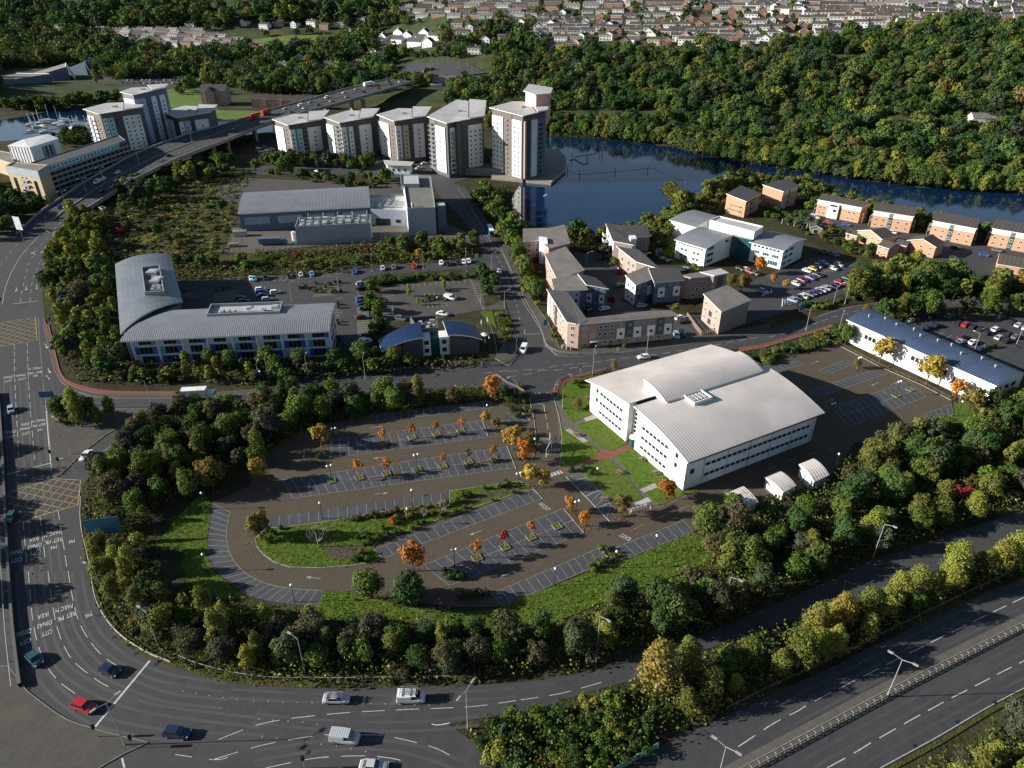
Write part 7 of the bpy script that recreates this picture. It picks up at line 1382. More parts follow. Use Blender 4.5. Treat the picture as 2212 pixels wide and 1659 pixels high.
HP = [(proto(13, 8, 5.3, 2.2, ['wall_offwhite', 'wall_offwhite'], 'roof_tile', 1, 4), 'white fronted'), (proto(12, 8, 5.3, 2.2, ['brick_pink', 'brick_red'], 'roof_tile', 1, 4), 'pale brick'), (proto(12, 8, 5.2, 2.4, ['brick_red', 'brick_red'], 'roof_slate', 1, 3), 'red brick'),
 (proto(8, 10, 5.2, 2.6, ['brick_red', 'brick_red'], 'roof_slate', 0, 2, 'across'), 'gable ended red brick'), (proto(8, 10, 5.2, 2.6, ['wall_offwhite', 'wall_offwhite'], 'roof_tile', 0, 2, 'across'), 'gable ended white'), (proto(13, 8, 5.3, 2.2, ['wall_cream', 'wall_cream'], 'roof_slate', 1, 4), 'cream fronted')]
TPR = [(proto(22, 8, 5.4, 2.6, ['brick_red', 'brick_pink'], 'roof_slate', 4, 6), 'red brick'), (proto(19, 8, 5.4, 2.6, ['wall_offwhite', 'wall_offwhite'], 'roof_grey', 4, 5), 'pale rendered')]
def town():
 rg = random.Random(8); n = 0
 for row in range(11):
  v0 = [104, 92, 80, 69, 58, 48, 38, 29, 20, 12, 4][row]; u = 1118 + rg.uniform(0, 20); k = 0
  while u < 2260:
   v = v0 + (u - 1500) * -.012 + 6 * math.sin(u / 130 + row * .8); far_row = row >= 8; step = rg.uniform(40, 52) if far_row else rg.uniform(27, 37)
   if v < vbound(u) + 9 and n < 262 and v > -6:
    p = GT(u, v); k += 1; a = rg.uniform(-.40, -.12) - .08 * math.sin(u / 210); i = rg.choices(range(6), [6, 2, 1.5, 2, 1.5, 3])[0]; pr, nm = HP[i]
    if n < 6: pr = HP[n][0]; nm = HP[n][1]; o = pr; 
    else: o = copy_tree(TPR[rg.randrange(2)][0] if far_row else pr)
    o.scale = (1.12, 1.1, 1.12); o.location = p; o.rotation_euler = (0, 0, a + (1.2 if rg.random() < .12 else 0)); tag(o, '%s house in the %s row above the wood, %s from the left' % (nm, ORD(row + 1), ORD(k)), 'house', 'houses on the hillside')
    if far_row: o['label'] = 'terrace in the %s row above the wood, %s from the left' % (ORD(row + 1), ORD(k)); o['category'] = 'terrace'; o.name = 'terrace'
    else: n += 1
   u += step
 for zone, (rows, u0, u1, st) in {'beyond the playing field under the dark hill': ((101, 93, 86, 79, 72), 205, 560, 26), 'at the top centre beyond the main junction': ((42, 31, 21, 12, 3), 830, 1110, 34)}.items():
  for j, v in enumerate(rows):
   u = u0 + (10 * j if j % 2 else 0) + (18 * j if u0 > 600 else 0); k = 0
   while u < u1 - (35 * j if u0 < 600 else 0):
    k += 1; i = (j + k) % 2; o = TPR[i][0] if (j == 0 and k < 3 and u0 < 600) else copy_tree(TPR[i][0]); o.location = GT(u, v + rg.uniform(-2, 2) + (u - 400) * (.02 if u0 < 600 else -.0)); o.rotation_euler = (0, 0, rg.uniform(-.3, .05) - (.1 if u0 < 600 else 0.1))
    tag(o, '%s terrace, %s row up, %s from the left, %s' % (TPR[i][1], ORD(j + 1), ORD(k), ' '.join(zone.split()[:4])), 'terrace', 'terraced houses ' + zone); o.name = 'terrace'; u += st
 for k, (u, v, i) in enumerate(HOMES):
  o = copy_tree(HP[i][0]); o.location = GT(u, v); o.scale = (1.25, 1.2, 1.2); o.rotation_euler = (0, 0, rg.uniform(-.5, -.1)); tag(o, '%s house standing among trees in the far left woods, %s from the left' % (HP[i][1], ORD(1 + sorted(h[0] for h in HOMES).index(u))), 'house', 'scattered houses in the woods')
town()
def far_block(name, lab, cat, u, v, L, W_, h, rise, walls, roof, a=0, ch=0, rid='along', nw=0, group=None):
 p = GT(u, v); B = p + V2(math.cos(a) * L, math.sin(a) * L); r = gable(name, lab, cat, p, B, W_, h, rise, walls, roof, group, ridge=rid, chimneys=ch)
 for k in range(nw):
  for z in [1.5 + 2.7 * j for j in range(int(h / 2.7))]: link('window', win_mesh(1.3, 1.3, 'white', 2), r, (L * (k + .5) / nw, 0, z))
 return r
WC = 'white cottages with dark roofs'
for i, (u, v, L) in enumerate(((818, 92, 12), (845, 98, 16), (868, 90, 15), (890, 96, 18), (905, 84, 14), (925, 90, 16), (850, 82, 14), (880, 104, 20), (912, 104, 14))):
 far_block('cottage', 'white cottage with steep dark roof, %s of the cluster beyond the flyover' % ['leftmost', 'second', 'third', 'fourth', 'tall middle one', 'rightmost', 'back left one', 'low front one', 'front right one'][i], 'cottage', u, v, L, 9, 7.5, 4.5, 'wall_white', 'roof_slate', -.45, 1, 'along' if i % 2 else 'across', 3, WC)
r = far_block('church', 'old stone church with a steep nave roof beside the flyover end', 'church', 905, 185, 11, 26, 8, 5, 'stone', 'roof_slate', .1, 0, 'across'); link('window', win_mesh(2, 4, 'white', 2), r, (5.5, 0, 4.5))
far_block('church_hall', 'stone hall with a pale lean-to, right of the church', 'hall', 935, 188, 24, 12, 6, 4, 'stone', 'roof_grey', .1, 1, 'along', 4)
far_block('pavilion', 'low white flat roofed annexe before the stone church', 'annexe', 930, 190, 12, 6, 3.2, .3, 'wall_offwhite', 'roof_membrane', .1)
far_block('apartment_building', 'four storey brown brick block with slate gables, left of the flyover', 'apartment building', 438, 228, 23, 18, 13, 4.5, ['brick_pink', 'brick_pink'], 'roof_slate', .12, 0, 'along', 7)
far_block('apartment_gable', 'front gabled wing of the brown brick block', 'apartment building', 447, 229, 8, 10, 12, 4, 'brick_pink', 'roof_slate', .12, 0, 'across', 2)
for i, u in enumerate((545, 575, 612, 640)): far_block('town_house', 'pale brick town house row with small gables, %s beyond the flyover' % ['leftmost', 'second', 'third', 'fourth'][i], 'town house', u, 232 + i * 2, 15, 10, 8, 3.4, 'brick_pink', 'roof_tile', .12, 1, 'along', 5, 'town houses beyond the flyover')
far_block('school', 'long dark blue barrel roofed hall beside the playing field', 'hall', 540, 118, 50, 24, 5, 3, 'p_blue', 'roof_blue', .05); far_block('clubhouse', 'small white flat roofed clubhouse among trees', 'clubhouse', 462, 135, 16, 8, 4, .4, 'wall_white', 'roof_membrane', .1)
for i, (u, v, L, W_) in enumerate(((1700, 88, 44, 16), (1780, 92, 30, 14), (1460, 92, 46, 14), (1530, 86, 40, 12), (2130, 78, 50, 20), (2060, 84, 60, 12), (2160, 92, 50, 18), (1290, 60, 26, 12), (1240, 66, 16, 16))):
 far_block('low_building', 'long low pale flat roofed building on the hillside, %s from the left' % ORD([6, 7, 3, 4, 9, 5, 8, 2, 1][i]), 'building', u, v, L, W_, 4.6, .5, 'wall_offwhite', 'roof_membrane', -.12, 0, 'along', 5, 'low buildings on the hillside')
far_block('station_house', 'small white house with a grey roof on the railway in the wood', 'house', 2098, 268, 17, 8, 4.6, 2.4, 'wall_white', 'roof_grey', -.08, 0, 'along', 4)
b = MB(); A, B = GT(1935, 262), GT(2330, 282); d = (B - A).normalized(); n = V2(-d.y, d.x)
for k in range(14): a, c = A.lerp(B, k / 14), A.lerp(B, (k + 1) / 14); a.z = T(a.x, a.y); c.z = T(c.x, c.y); b.face([tuple(a - n * 5 + V2(0, 0, 1.4)), tuple(c - n * 5 + V2(0, 0, 1.4)), tuple(c + n * 5 + V2(0, 0, 1.4)), tuple(a + n * 5 + V2(0, 0, 1.4))])
tag(b.build('railway', 'paving'), kind='structure')
def superstore():
 p = GT(2, 190); r = thing('superstore', 'low superstore with overlapping grey sloped roofs and glazed triangular ends', 'superstore', tuple(p)); r0 = p
 for i, (u0, v0, u1, v1, h, dp) in enumerate(((0, 182, 112, 178, 9, 40), (60, 176, 150, 172, 14, 44), (130, 160, 190, 162, 15, 40))):
  A, B = GT(u0, v0), GT(u1, v1); d, n = nrm(A, B); C_, D = B - n * dp, A - n * dp; b = MB(); f = lambda q, z: (q.x - r0.x, q.y - r0.y, q.z - r0.z + z)
  b.face([f(A, 3), f(B, h), f(C_, h), f(D, 3)], 0); b.face([f(A, -2), f(B, -2), f(B, h), f(A, 3)], 1); b.face([f(B, -2), f(C_, -2), f(C_, h), f(B, h)], 1); b.build('roof', ['roof_grey', 'wall_bluegrey'], r)
  b = MB(); 
  for k in range(7): q = B.lerp(C_, k / 6); b.tube(f(q, h), f(q + d * 6, 0), .35, n=4)
  b.tube(f(B, h), f(C_, h), .5, n=4); b.build('truss', 'trim', r)
superstore()
# ================================================================ VEHICLES
M['paint'] = mat('car_paint', objcol=True, rough=.28, var=.04, spec=.6); M['tyre'] = mat('tyre', (.012, .012, .012), var=.1, rough=.9)
M['head'] = mat('lamp_glass', (.55, .56, .58), var=.05, rough=.2); M['tail'] = mat('tail_glass', (.25, .01, .01), var=.05, rough=.3); M['chrome'] = mat('alloy', (.45, .45, .46), var=.05, rough=.35, metal=.6)
def loft(b, st, mi=0):
 """st: (x, [(y,z)...half section from the sill up to the middle])"""
 R_ = []
 for x, s in st: R_.append([(x, y, z) for y, z in s] + [(x, -y, z) for y, z in s[::-1]])
 for a, c in zip(R_, R_[1:]):
  for k in range(len(a) - 1): b.face([a[k], a[k + 1], c[k + 1], c[k]], mi)
 b.face(R_[0][::-1], mi); b.face(R_[-1], mi)
def car_proto(L, Wd, H, belt, x_ws, x_r0, x_r1, x_rw, hood=.78, tall=False, nm='car'):
 """front is +x. x_ws windscreen foot, x_r0..x_r1 roof, x_rw rear screen foot"""
 root = link(nm, None); w = Wd / 2; b = MB(); xf, xr = L / 2, -L / 2
 sec = lambda k, zt, zi: [(w * k * .96, .28), (w * k, .5), (w * k, zt - .12), (w * k * .93, zt), (w * k * .5, zi)]
 loft(b, [(xr, sec(.86, belt - .12, belt - .1)), (xr + .15, sec(.96, belt, belt + .01)), (x_rw, sec(1, belt, belt + .02)), (x_ws, sec(1, belt, belt + .02)), (x_ws + (xf - x_ws) * .55, sec(.98, hood + .04, hood + .09)), (xf - .25, sec(.92, hood - .08, hood - .02)), (xf, sec(.74, hood - .28, hood - .25))])
 rw = w * (.76 if not tall else .88); b.box(x_r1, x_r0, -rw, rw, H - .05, H)
 for s in (1, -1):
  b.box(x_ws - .35, x_ws - .2, s * (w + .02), s * (w + .16), belt + .02, belt + .16)
  for xa, xb in ((x_rw, x_r1), (x_ws, x_r0)): b.tube((xa, s * w * .9, belt), (xb, s * rw, H - .03), .05, n=4)
 body = b.build('body', 'paint', root); g_ = MB()
 lo = [(x_rw, w * .92), (x_ws, w * .92)]; hi = [(x_r1, rw), (x_r0, rw)]
 v = [(x_rw, w * .92, belt), (x_ws, w * .92, belt), (x_ws, -w * .92, belt), (x_rw, -w * .92, belt)]; u = [(x_r1, rw, H - .04), (x_r0, rw, H - .04), (x_r0, -rw, H - .04), (x_r1, -rw, H - .04)]
 for k in range(4): j = (k + 1) % 4; g_.face([v[j], v[k], u[k], u[j]])
 g_.build('window', 'glass', root)
 if tall:
  p = MB(); p.prism([V2(x_r1 - .02, w * .985), V2(x_r0 - .8, w * .985), V2(x_r0 - .8, -w * .985), V2(x_r1 - .02, -w * .985)], belt - .1, H - .1)
  for k in range(7): x = x_r1 + .3 + k * (x_r0 - x_r1 - .6) / 6.5; p.box(x, x + .12, -rw * .9, rw * .9, H, H + .025)
  p.build('side_panel', 'paint', root)
 for x in (-L * .31, L * .31):
  for s in (1, -1): t = MB(); t.tube((x, s * (w - .16), .32), (x, s * (w + .02), .32), .33, n=10); t.tube((x, s * (w + .02), .32), (x, s * (w + .03), .32), .19, n=8, mi=1); t.build('wheel', ['tyre', 'chrome'], root)
 for s in (1, -1):
  t = MB(); t.box(xf - .22, xf - .04, s * w * .72 - .14, s * w * .72 + .14, hood - .25, hood - .1); t.build('headlight', 'head', root)
  t = MB(); t.box(xr - .01, xr + .06, s * w * .72 - .12, s * w * .72 + .12, belt - .3, belt - .12); t.build('tail_light', 'tail', root)
 index(root); return root
VP = {'hatch': car_proto(4.2, 1.8, 1.46, .92, .95, .35, -1.5, -1.95, .84), 'saloon': car_proto(4.7, 1.82, 1.44, .92, .85, .2, -1.15, -1.75, .84), 'estate': car_proto(4.6, 1.86, 1.58, .98, .95, .4, -1.75, -2.15, .9), 'van': car_proto(5.0, 2.0, 1.97, 1.15, 1.65, .95, -2.35, -2.4, 1.05, True, 'van')}
COLS = {'white': (.72, .72, .72), 'silver': (.42, .43, .45), 'grey': (.13, .135, .14), 'black': (.012, .012, .014), 'blue': (.02, .06, .30), 'navy': (.012, .022, .06), 'red': (.40, .015, .015), 'dark teal': (.02, .07, .08), 'yellow': (.60, .40, .02), 'purple': (.10, .04, .22), 'light blue': (.10, .32, .50), 'dark red': (.16, .012, .02), 'silver blue': (.28, .34, .46)}
for k, pr in VP.items(): KIDS[k] = KIDS[pr.session_uid]; 
def veh(kind, a, c, col, label, group=None, z=0, ctr=False):
 pr = VP[kind]; d = c - a; p = a if ctr else (a + c) / 2
 o = pr.copy(); COL.objects.link(o); o.location = (p.x, p.y, z + .03); o.rotation_euler = (0, 0, math.atan2(d.y, d.x)); tag(o, label, 'van' if kind == 'van' else 'car', group)
 for ch in KIDS[kind]:
  q = ch.copy(); COL.objects.link(q); q.parent = o
  if ch.name.split('.')[0] in ('body', 'side_panel'): q.color = (*COLS[col], 1)
 return o
def ladders(o, z, n, w=.42):
 p = thing('ladder', 'aluminium ladders strapped on the roof of the %s' % o['label'].split(',')[0].split(' with ')[0], 'ladder', tuple(o.location), o.rotation_euler.z)
 for k in range(n):
  b = MB(); y = -.55 + k * .6; zz = z + .12 + .05 * k
  for s in (0, w): b.box(-1.9, 1.3, y + s, y + s + .05, zz, zz + .07)
  for j in range(11): b.box(-1.8 + j * .3, -1.76 + j * .3, y, y + w, zz, zz + .05)
  b.build('ladder_section', 'chrome', p)
 b = MB(); 
 for x in (-1.4, 0, .9): b.box(x, x + .06, -.8, .8, z, z + .1)
 b.build('roof_bar', 'black', p)
TR = 'traffic on the near roads'
for kind, r, x0, y0, x1, y1, c, l in (('hatch', 'A3', 265, 720, 335, 795, 'dark teal', 'dark teal hatchback on the curve, nearest the kerb wall'), ('hatch', 'A3', 875, 830, 990, 875, 'navy', 'dark hatchback in the outer lane before the stop line'), ('estate', 'A3', 650, 1130, 790, 1180, 'red', 'red estate car stopped at the white line'),
 ('estate', 'A3', 1420, 1370, 1580, 1390, 'navy', 'dark navy estate car past the stop line'), ('saloon', 'B3', 600, 1090, 800, 1092, 'silver', 'silver saloon carrying ladders, behind the white van'), ('van', 'B3', 1225, 1085, 1430, 1080, 'white', 'white van with ladder racks on the slip road'), ('van', 'B3', 660, 1410, 880, 1432, 'silver', 'silver panel van in the middle of the junction'),
 ('saloon', 'B3', 910, 1655, 1120, 1668, 'silver', 'silver saloon at the bottom edge of the photo'), ('hatch', 'A2', 98, 262, 102, 320, 'silver blue', 'pale blue hatchback alone on the upper main road'), ('hatch', 'A2', 120, 1165, 78, 1235, 'dark teal', 'dark hatchback on the yellow box, in tree shade'), ('saloon', 'A2', 760, 650, 705, 710, 'white', 'white car with dark roof waiting at the slip mouth'),
 ('van', 'C1', 148, 1340, 118, 1400, 'white', 'white van turning at the junction by the restaurant'), ('hatch', 'C1', 1195, 1428, 1092, 1440, 'white', 'white hatchback waiting in front of the white office roof'), ('hatch', 'B1', 2042, 695, 2085, 725, 'white', 'white hatchback on the north road beside the restaurant car park'), ('hatch', 'B0', 555, 1455, 500, 1445, 'light blue', 'light blue car on the road below the towers'), ('estate', 'B0', 690, 1490, 630, 1490, 'black', 'black car by the depot top car park sign')):
 o = veh(kind, g(r, x0, y0), g(r, x1, y1), c, l, TR)
 if 'carrying' in l: ladders(o, 1.5, 2)
 if 'racks' in l: ladders(o, 2.0, 3)
def box_vehicle(name, lab, cat, a, c, L, Wd, H, body, z=0, truck=False, deck=1, roofc=None):
 d = c - a; r = thing(name, lab, cat, (a.x, a.y, z), math.atan2(d.y, d.x)); b = MB(); w = Wd / 2
 if truck: b.box(0, L * .76, -w, w, .95, H); b.build('cargo_box', body, r); b = MB(); b.box(L * .78, L, -w * .94, w * .94, .5, 2.35); b.box(0, L * .9, -w * .5, w * .5, .5, .9); b.build('cab', body, r); b = MB(); b.box(L * .9, L + .02, -w * .86, w * .86, 1.4, 2.1); b.build('windscreen', 'glass', r)
 else:
  b.box(0, L, -w, w, .35, H); b.build('body', body, r)
  for k in range(deck): z0 = 1.3 + k * 1.9; b = MB(); b.box(.4, L + .02, -w - .02, w + .02, z0, z0 + .95); b.build('window_band', 'glass', r)
  b = MB(); b.box(.3, L - .3, -w * .8, w * .8, H, H + .06); b.build('roof_panel', roofc or 'trim', r)
 for x in (L * .16, L * .84):
  for s in (1, -1): b = MB(); b.tube((x, s * (w - .25), .5), (x, s * (w + .01), .5), .5, n=10); b.build('wheel', 'tyre', r)
M['bus_red'] = mat('bus_red', (.50, .05, .03), var=.05, rough=.4); M['bus_teal'] = mat('bus_teal', (.05, .25, .27), var=.05, rough=.4)
box_vehicle('box_truck', 'white box lorry on the curved road behind the trees', 'lorry', g('A2', 1548, 192), g('A2', 1790, 178), 9.5, 2.5, 3.6, 'wall_white', truck=True); box_vehicle('bus', 'teal and white single deck bus on the north road', 'bus', g('B1', 1985, 350), g('B1', 2025, 440), 11, 2.5, 3.0, 'bus_teal')
box_vehicle('articulated_lorry', 'long dark trailer with a red and white cab in the depot yard', 'lorry', g('B1', 50, 478), g('B1', 310, 470), 13, 2.5, 3.4, 'wall_bluegrey', truck=True)
def on_deck(t): i = min(len(NE) - 2, int(t * (len(NE) - 1))); f = t * (len(NE) - 1) - i; return NE[i].lerp(NE[i + 1], f), FE[i].lerp(FE[i + 1], f)
BRG = [(.10, .3, 'hatch', 'silver'), (.13, .72, 'hatch', 'blue'), (.24, .25, 'hatch', 'navy'), (.345, .3, 'saloon', 'blue'), (.35, .68, 'hatch', 'white'), (.385, .62, 'hatch', 'white'), (.46, .3, 'saloon', 'navy'), (.325, .7, 'van', 'white'), (.60, .35, 'saloon', 'blue'), (.70, .7, 'estate', 'black'), (.72, .3, 'hatch', 'grey'), (.735, .7, 'hatch', 'silver'),
 (.75, .3, 'hatch', 'white'), (.765, .65, 'van', 'white'), (.78, .3, 'saloon', 'grey'), (.79, .7, 'hatch', 'silver blue'), (.81, .3, 'hatch', 'silver'), (.83, .72, 'van', 'white'), (.845, .3, 'saloon', 'silver'), (.87, .7, 'hatch', 'white'), (.885, .3, 'hatch', 'black'), (.90, .7, 'hatch', 'silver'), (.92, .3, 'estate', 'red'), (.94, .65, 'hatch', 'white'), (.955, .3, 'hatch', 'navy'), (.975, .65, 'hatch', 'navy'), (.98, .3, 'saloon', 'white')]
for k, (t, s, kd, c) in enumerate(sorted(BRG)):
 n, f = on_deck(t); n2, f2 = on_deck(min(1, t + .02)); a, e = n.lerp(f, s), n2.lerp(f2, s)
 if s > .5: e = a * 2 - e
 veh(kd, a, e, c, '%s %s on the flyover, %s vehicle from its near end' % (c, 'van' if kd == 'van' else 'car', ORD(k + 1)), 'traffic on the flyover', a.z, True)
n, f = on_deck(.665); n2, f2 = on_deck(.685); box_vehicle('bus', 'red double deck bus on the flyover, nearer of the two', 'bus', n.lerp(f, .7), n2.lerp(f2, .7), 10.5, 2.5, 4.2, 'bus_red', n.z, False, 2, 'bus_red')
n, f = on_deck(.69); n2, f2 = on_deck(.71); box_vehicle('bus', 'red double deck bus on the flyover, just ahead of another', 'bus', n.lerp(f, .72), n2.lerp(f2, .72), 10.5, 2.5, 4.2, 'bus_red', n.z, False, 2, 'bus_red')
n, f = on_deck(.925); n2, f2 = on_deck(.95); box_vehicle('articulated_lorry', 'white articulated lorry near the far end of the flyover', 'lorry', n.lerp(f, .75), n2.lerp(f2, .75), 16, 2.5, 4, 'wall_white', n.z, truck=True)
p = GT(918, 158); box_vehicle('bus', 'red bus waiting at the main junction beyond the flyover', 'bus', p, p + V2(1, .1), 11, 2.5, 4, 'bus_red', p.z + 1, False, 2, 'bus_red')
def parked(where, r, items, hx, hy, seed=1):
 rg = random.Random(seed)
 for k in range(0, len(items), 3):
  x, y, c = items[k:k + 3]; a = g(r, x, y); e = g(r, x + hx, y + hy); kd = 'van' if c[0] == 'V' else rg.choice(['hatch', 'hatch', 'saloon', 'estate']); c = c[1:] if c[0] == 'V' else c
  veh(kd, a, e, c, '%s %s parked %s, %s along' % (c, 'van' if kd == 'van' else 'car', where, ORD(k // 3 + 1)), 'parked ' + where, .03, True)
parked('in the front row of the lake office car park', 'D1', [262, 955, 'silver blue', 300, 935, 'navy', 345, 925, 'white', 395, 905, 'grey', 430, 895, 'purple', 465, 882, 'purple', 500, 868, 'silver', 540, 855, 'silver', 585, 838, 'black', 620, 825, 'purple', 655, 808, 'red', 690, 795, 'black', 720, 775, 'dark teal'], 60, 20, 2)
parked('in the middle rows of the lake office car park', 'D1', [285, 815, 'white', 335, 785, 'dark red', 405, 765, 'purple', 465, 742, 'black', 380, 705, 'white', 430, 690, 'yellow', 468, 665, 'silver', 520, 640, 'silver blue', 560, 560, 'navy', 600, 685, 'white', 645, 655, 'silver', 500, 550, 'black', 610, 570, 'grey'], 60, 22, 3)
parked('in the east car park, front rows', 'D1', [1470, 1168, 'black', 1395, 1190, 'navy', 1660, 1150, 'black', 1720, 1162, 'red', 1785, 1185, 'black', 1850, 1200, 'black', 1900, 1228, 'navy', 1970, 1200, 'white', 2000, 1270, 'silver', 2080, 1245, 'black', 2060, 1295, 'black', 2140, 1262, 'grey', 1680, 1265, 'dark red', 1675, 1305, 'silver blue', 1780, 1308, 'white', 1840, 1370, 'navy'], 60, -26, 4)
parked('in the east car park, back row', 'D1', [1575, 1090, 'grey', 1250, 1122, 'silver', 2000, 1098, 'dark teal', 2110, 1138, 'black', 2165, 1165, 'silver', 1720, 1100, 'dark red', 2230, 1190, 'white'], 60, -26, 5)
parked('behind the panelled office', 'B1', [60, 862, 'white', 65, 885, 'blue', 85, 912, 'navy', 185, 885, 'white', 115, 945, 'silver', -105, 935, 'navy', -85, 965, 'navy', -65, 1000, 'dark red'], 70, -8, 6)
parked('along the hedge above the office car park', 'B1', [-20, 770, 'white', 5, 775, 'light blue', 98, 765, 'black', 300, 750, 'black', 398, 740, 'silver', 490, 733, 'light blue', 850, 712, 'blue', 1088, 685, 'silver', 1180, 675, 'grey', 1355, 665, 'red', 1582, 640, 'white', 1640, 645, 'black', 1725, 635, 'black', 1770, 632, 'white', 1812, 625, 'white'], 8, 30, 7)
parked('in the bays beside the dividing hedge', 'B1', [905, 812, 'silver blue', 905, 850, 'black', 908, 942, 'purple', 905, 968, 'blue', 920, 995, 'black', 930, 1022, 'dark teal', 903, 1098, 'dark red', 940, 1255, 'black', 935, 1292, 'white', 950, 1302, 'white'], 70, -14, 8)
parked('in the restaurant car park', 'B1', [1240, 1108, 'grey', 1592, 1068, 'white', 1580, 940, 'black', 1655, 935, 'Vwhite'], 60, 10, 9)
parked('among the lake flats', 'C1', [155, 605, 'white', 245, 602, 'red', 812, 1025, 'white', 690, 1035, 'black', 1130, 1000, 'silver', 1450, 1102, 'white', 1475, 1132, 'navy', 1490, 690, 'white', 1350, 620, 'black', 1300, 600, 'grey', 945, 830, 'dark teal', 800, 590, 'dark red'], 60, -15, 10)
parked('beside the detached brick block', 'C1', [1420, 1250, 'silver blue', 1470, 1240, 'black'], 25, 55, 11); parked('before the white lake office', 'C1', [1960, 690, 'black', 2010, 695, 'white', 2035, 712, 'red', 2085, 728, 'black', 2150, 880, 'silver blue'], 60, 25, 12)
parked('by the orange river flats', 'D1', [345, 238, 'blue', 445, 252, 'Vwhite', 555, 300, 'red', 708, 315, 'blue', 1100, 380, 'white', 1630, 505, 'black', 1870, 570, 'blue', 1980, 532, 'grey', 1620, 600, 'black', 1590, 650, 'navy', 160, 268, 'black'], 60, 12, 13)
parked('in front of the towers', 'B0', [905, 1392, 'white', 1350, 1410, 'black', 1395, 1425, 'white', 1440, 1385, 'white', 60, 1285, 'silver', 110, 1275, 'white', 150, 1265, 'silver', 20, 1290, 'black', 40, 1260, 'silver', 90, 1250, 'grey'], 60, -8, 14)
parked('in the depot yard', 'B1', [1192, 250, 'white'], 5, -30, 15); parked('under the left edge trees by the buff block', 'A1', [20, 30, 'white', -40, 60, 'silver'], 40, 10, 16)
rg = random.Random(3)
for j, (v, u0, u1) in enumerate(((158, 245, 330), (163, 260, 400), (168, 262, 415), (174, 270, 420), (180, 265, 380))):
 u = u0; k = 0
 while u < u1:
  k += 1; p = GT(u, v); c = rg.choice(['white', 'silver', 'black', 'grey', 'navy', 'silver', 'red', 'silver blue']); veh('hatch', p, p + V2(.3, 1), c, '%s car in the superstore car park, %s line back, %s along' % (c, ORD(5 - j), ORD(k)), 'cars at the superstore', p.z + .1, True); u += rg.uniform(7, 14)
for pr in VP.values():
 for ch in KIDS[pr.session_uid]: bpy.data.objects.remove(ch)
 bpy.data.objects.remove(pr)
# ================================================================ STREET FURNITURE AND SMALL THINGS
M['pole'] = mat('galvanised_pole', (.27, .28, .28), var=.1, rough=.5); M['pole_teal'] = mat('teal_pole', (.12, .26, .27), var=.1, rough=.5); M['globe'] = mat('globe_lamp', (.80, .80, .78), var=.02, rough=.3)
M['sign_blue'] = mat('sign_blue', (.03, .12, .28), var=.1, rough=.4); M['sign_back'] = mat('sign_back', (.06, .16, .24), var=.15, rough=.5); M['green_rail'] = mat('green_railing', (.28, .50, .40), var=.1, rough=.5); M['signal'] = mat('signal_black', (.02, .02, .02), var=.1, rough=.6)
_pm = {}
def pole_parts(h, arms, reach, ang):
 k = (h, arms, reach)
 if k not in _pm:
  b = MB(); b.tube((0, 0, -.1), (0, 0, h), .10, .06, 7); b.tube((0, 0, -.1), (0, 0, 1.2), .14, .14, 7); p = b.mesh('pole', 'pole')
  b = MB(); b.tube((0, 0, h - .1), (reach, 0, h + .35), .06, .05, 5); a = b.mesh('arm', 'pole'); b = MB(); b.box(reach - .2, reach + .75, -.17, .17, h + .27, h + .45); b.box(reach, reach + .6, -.13, .13, h + .2, h + .27, 1); _pm[k] = (p, a, b.mesh('lamp_head', ['pole', 'globe']))
 return _pm[k]
def lamp(r, x, y, h, arms, ang, label, z=0, reach=1.7, group='street lamps'):
 p = g(r, x, y, z) if isinstance(r, str) else r; root = thing('street_lamp', label, 'street lamp', tuple(p), ang, group); P = pole_parts(h, arms, reach, ang); link('pole', P[0], root)
 for k in range(arms): link('arm', P[1], root, None, math.pi * k); link('lamp_head', P[2], root, None, math.pi * k)
PI = math.pi
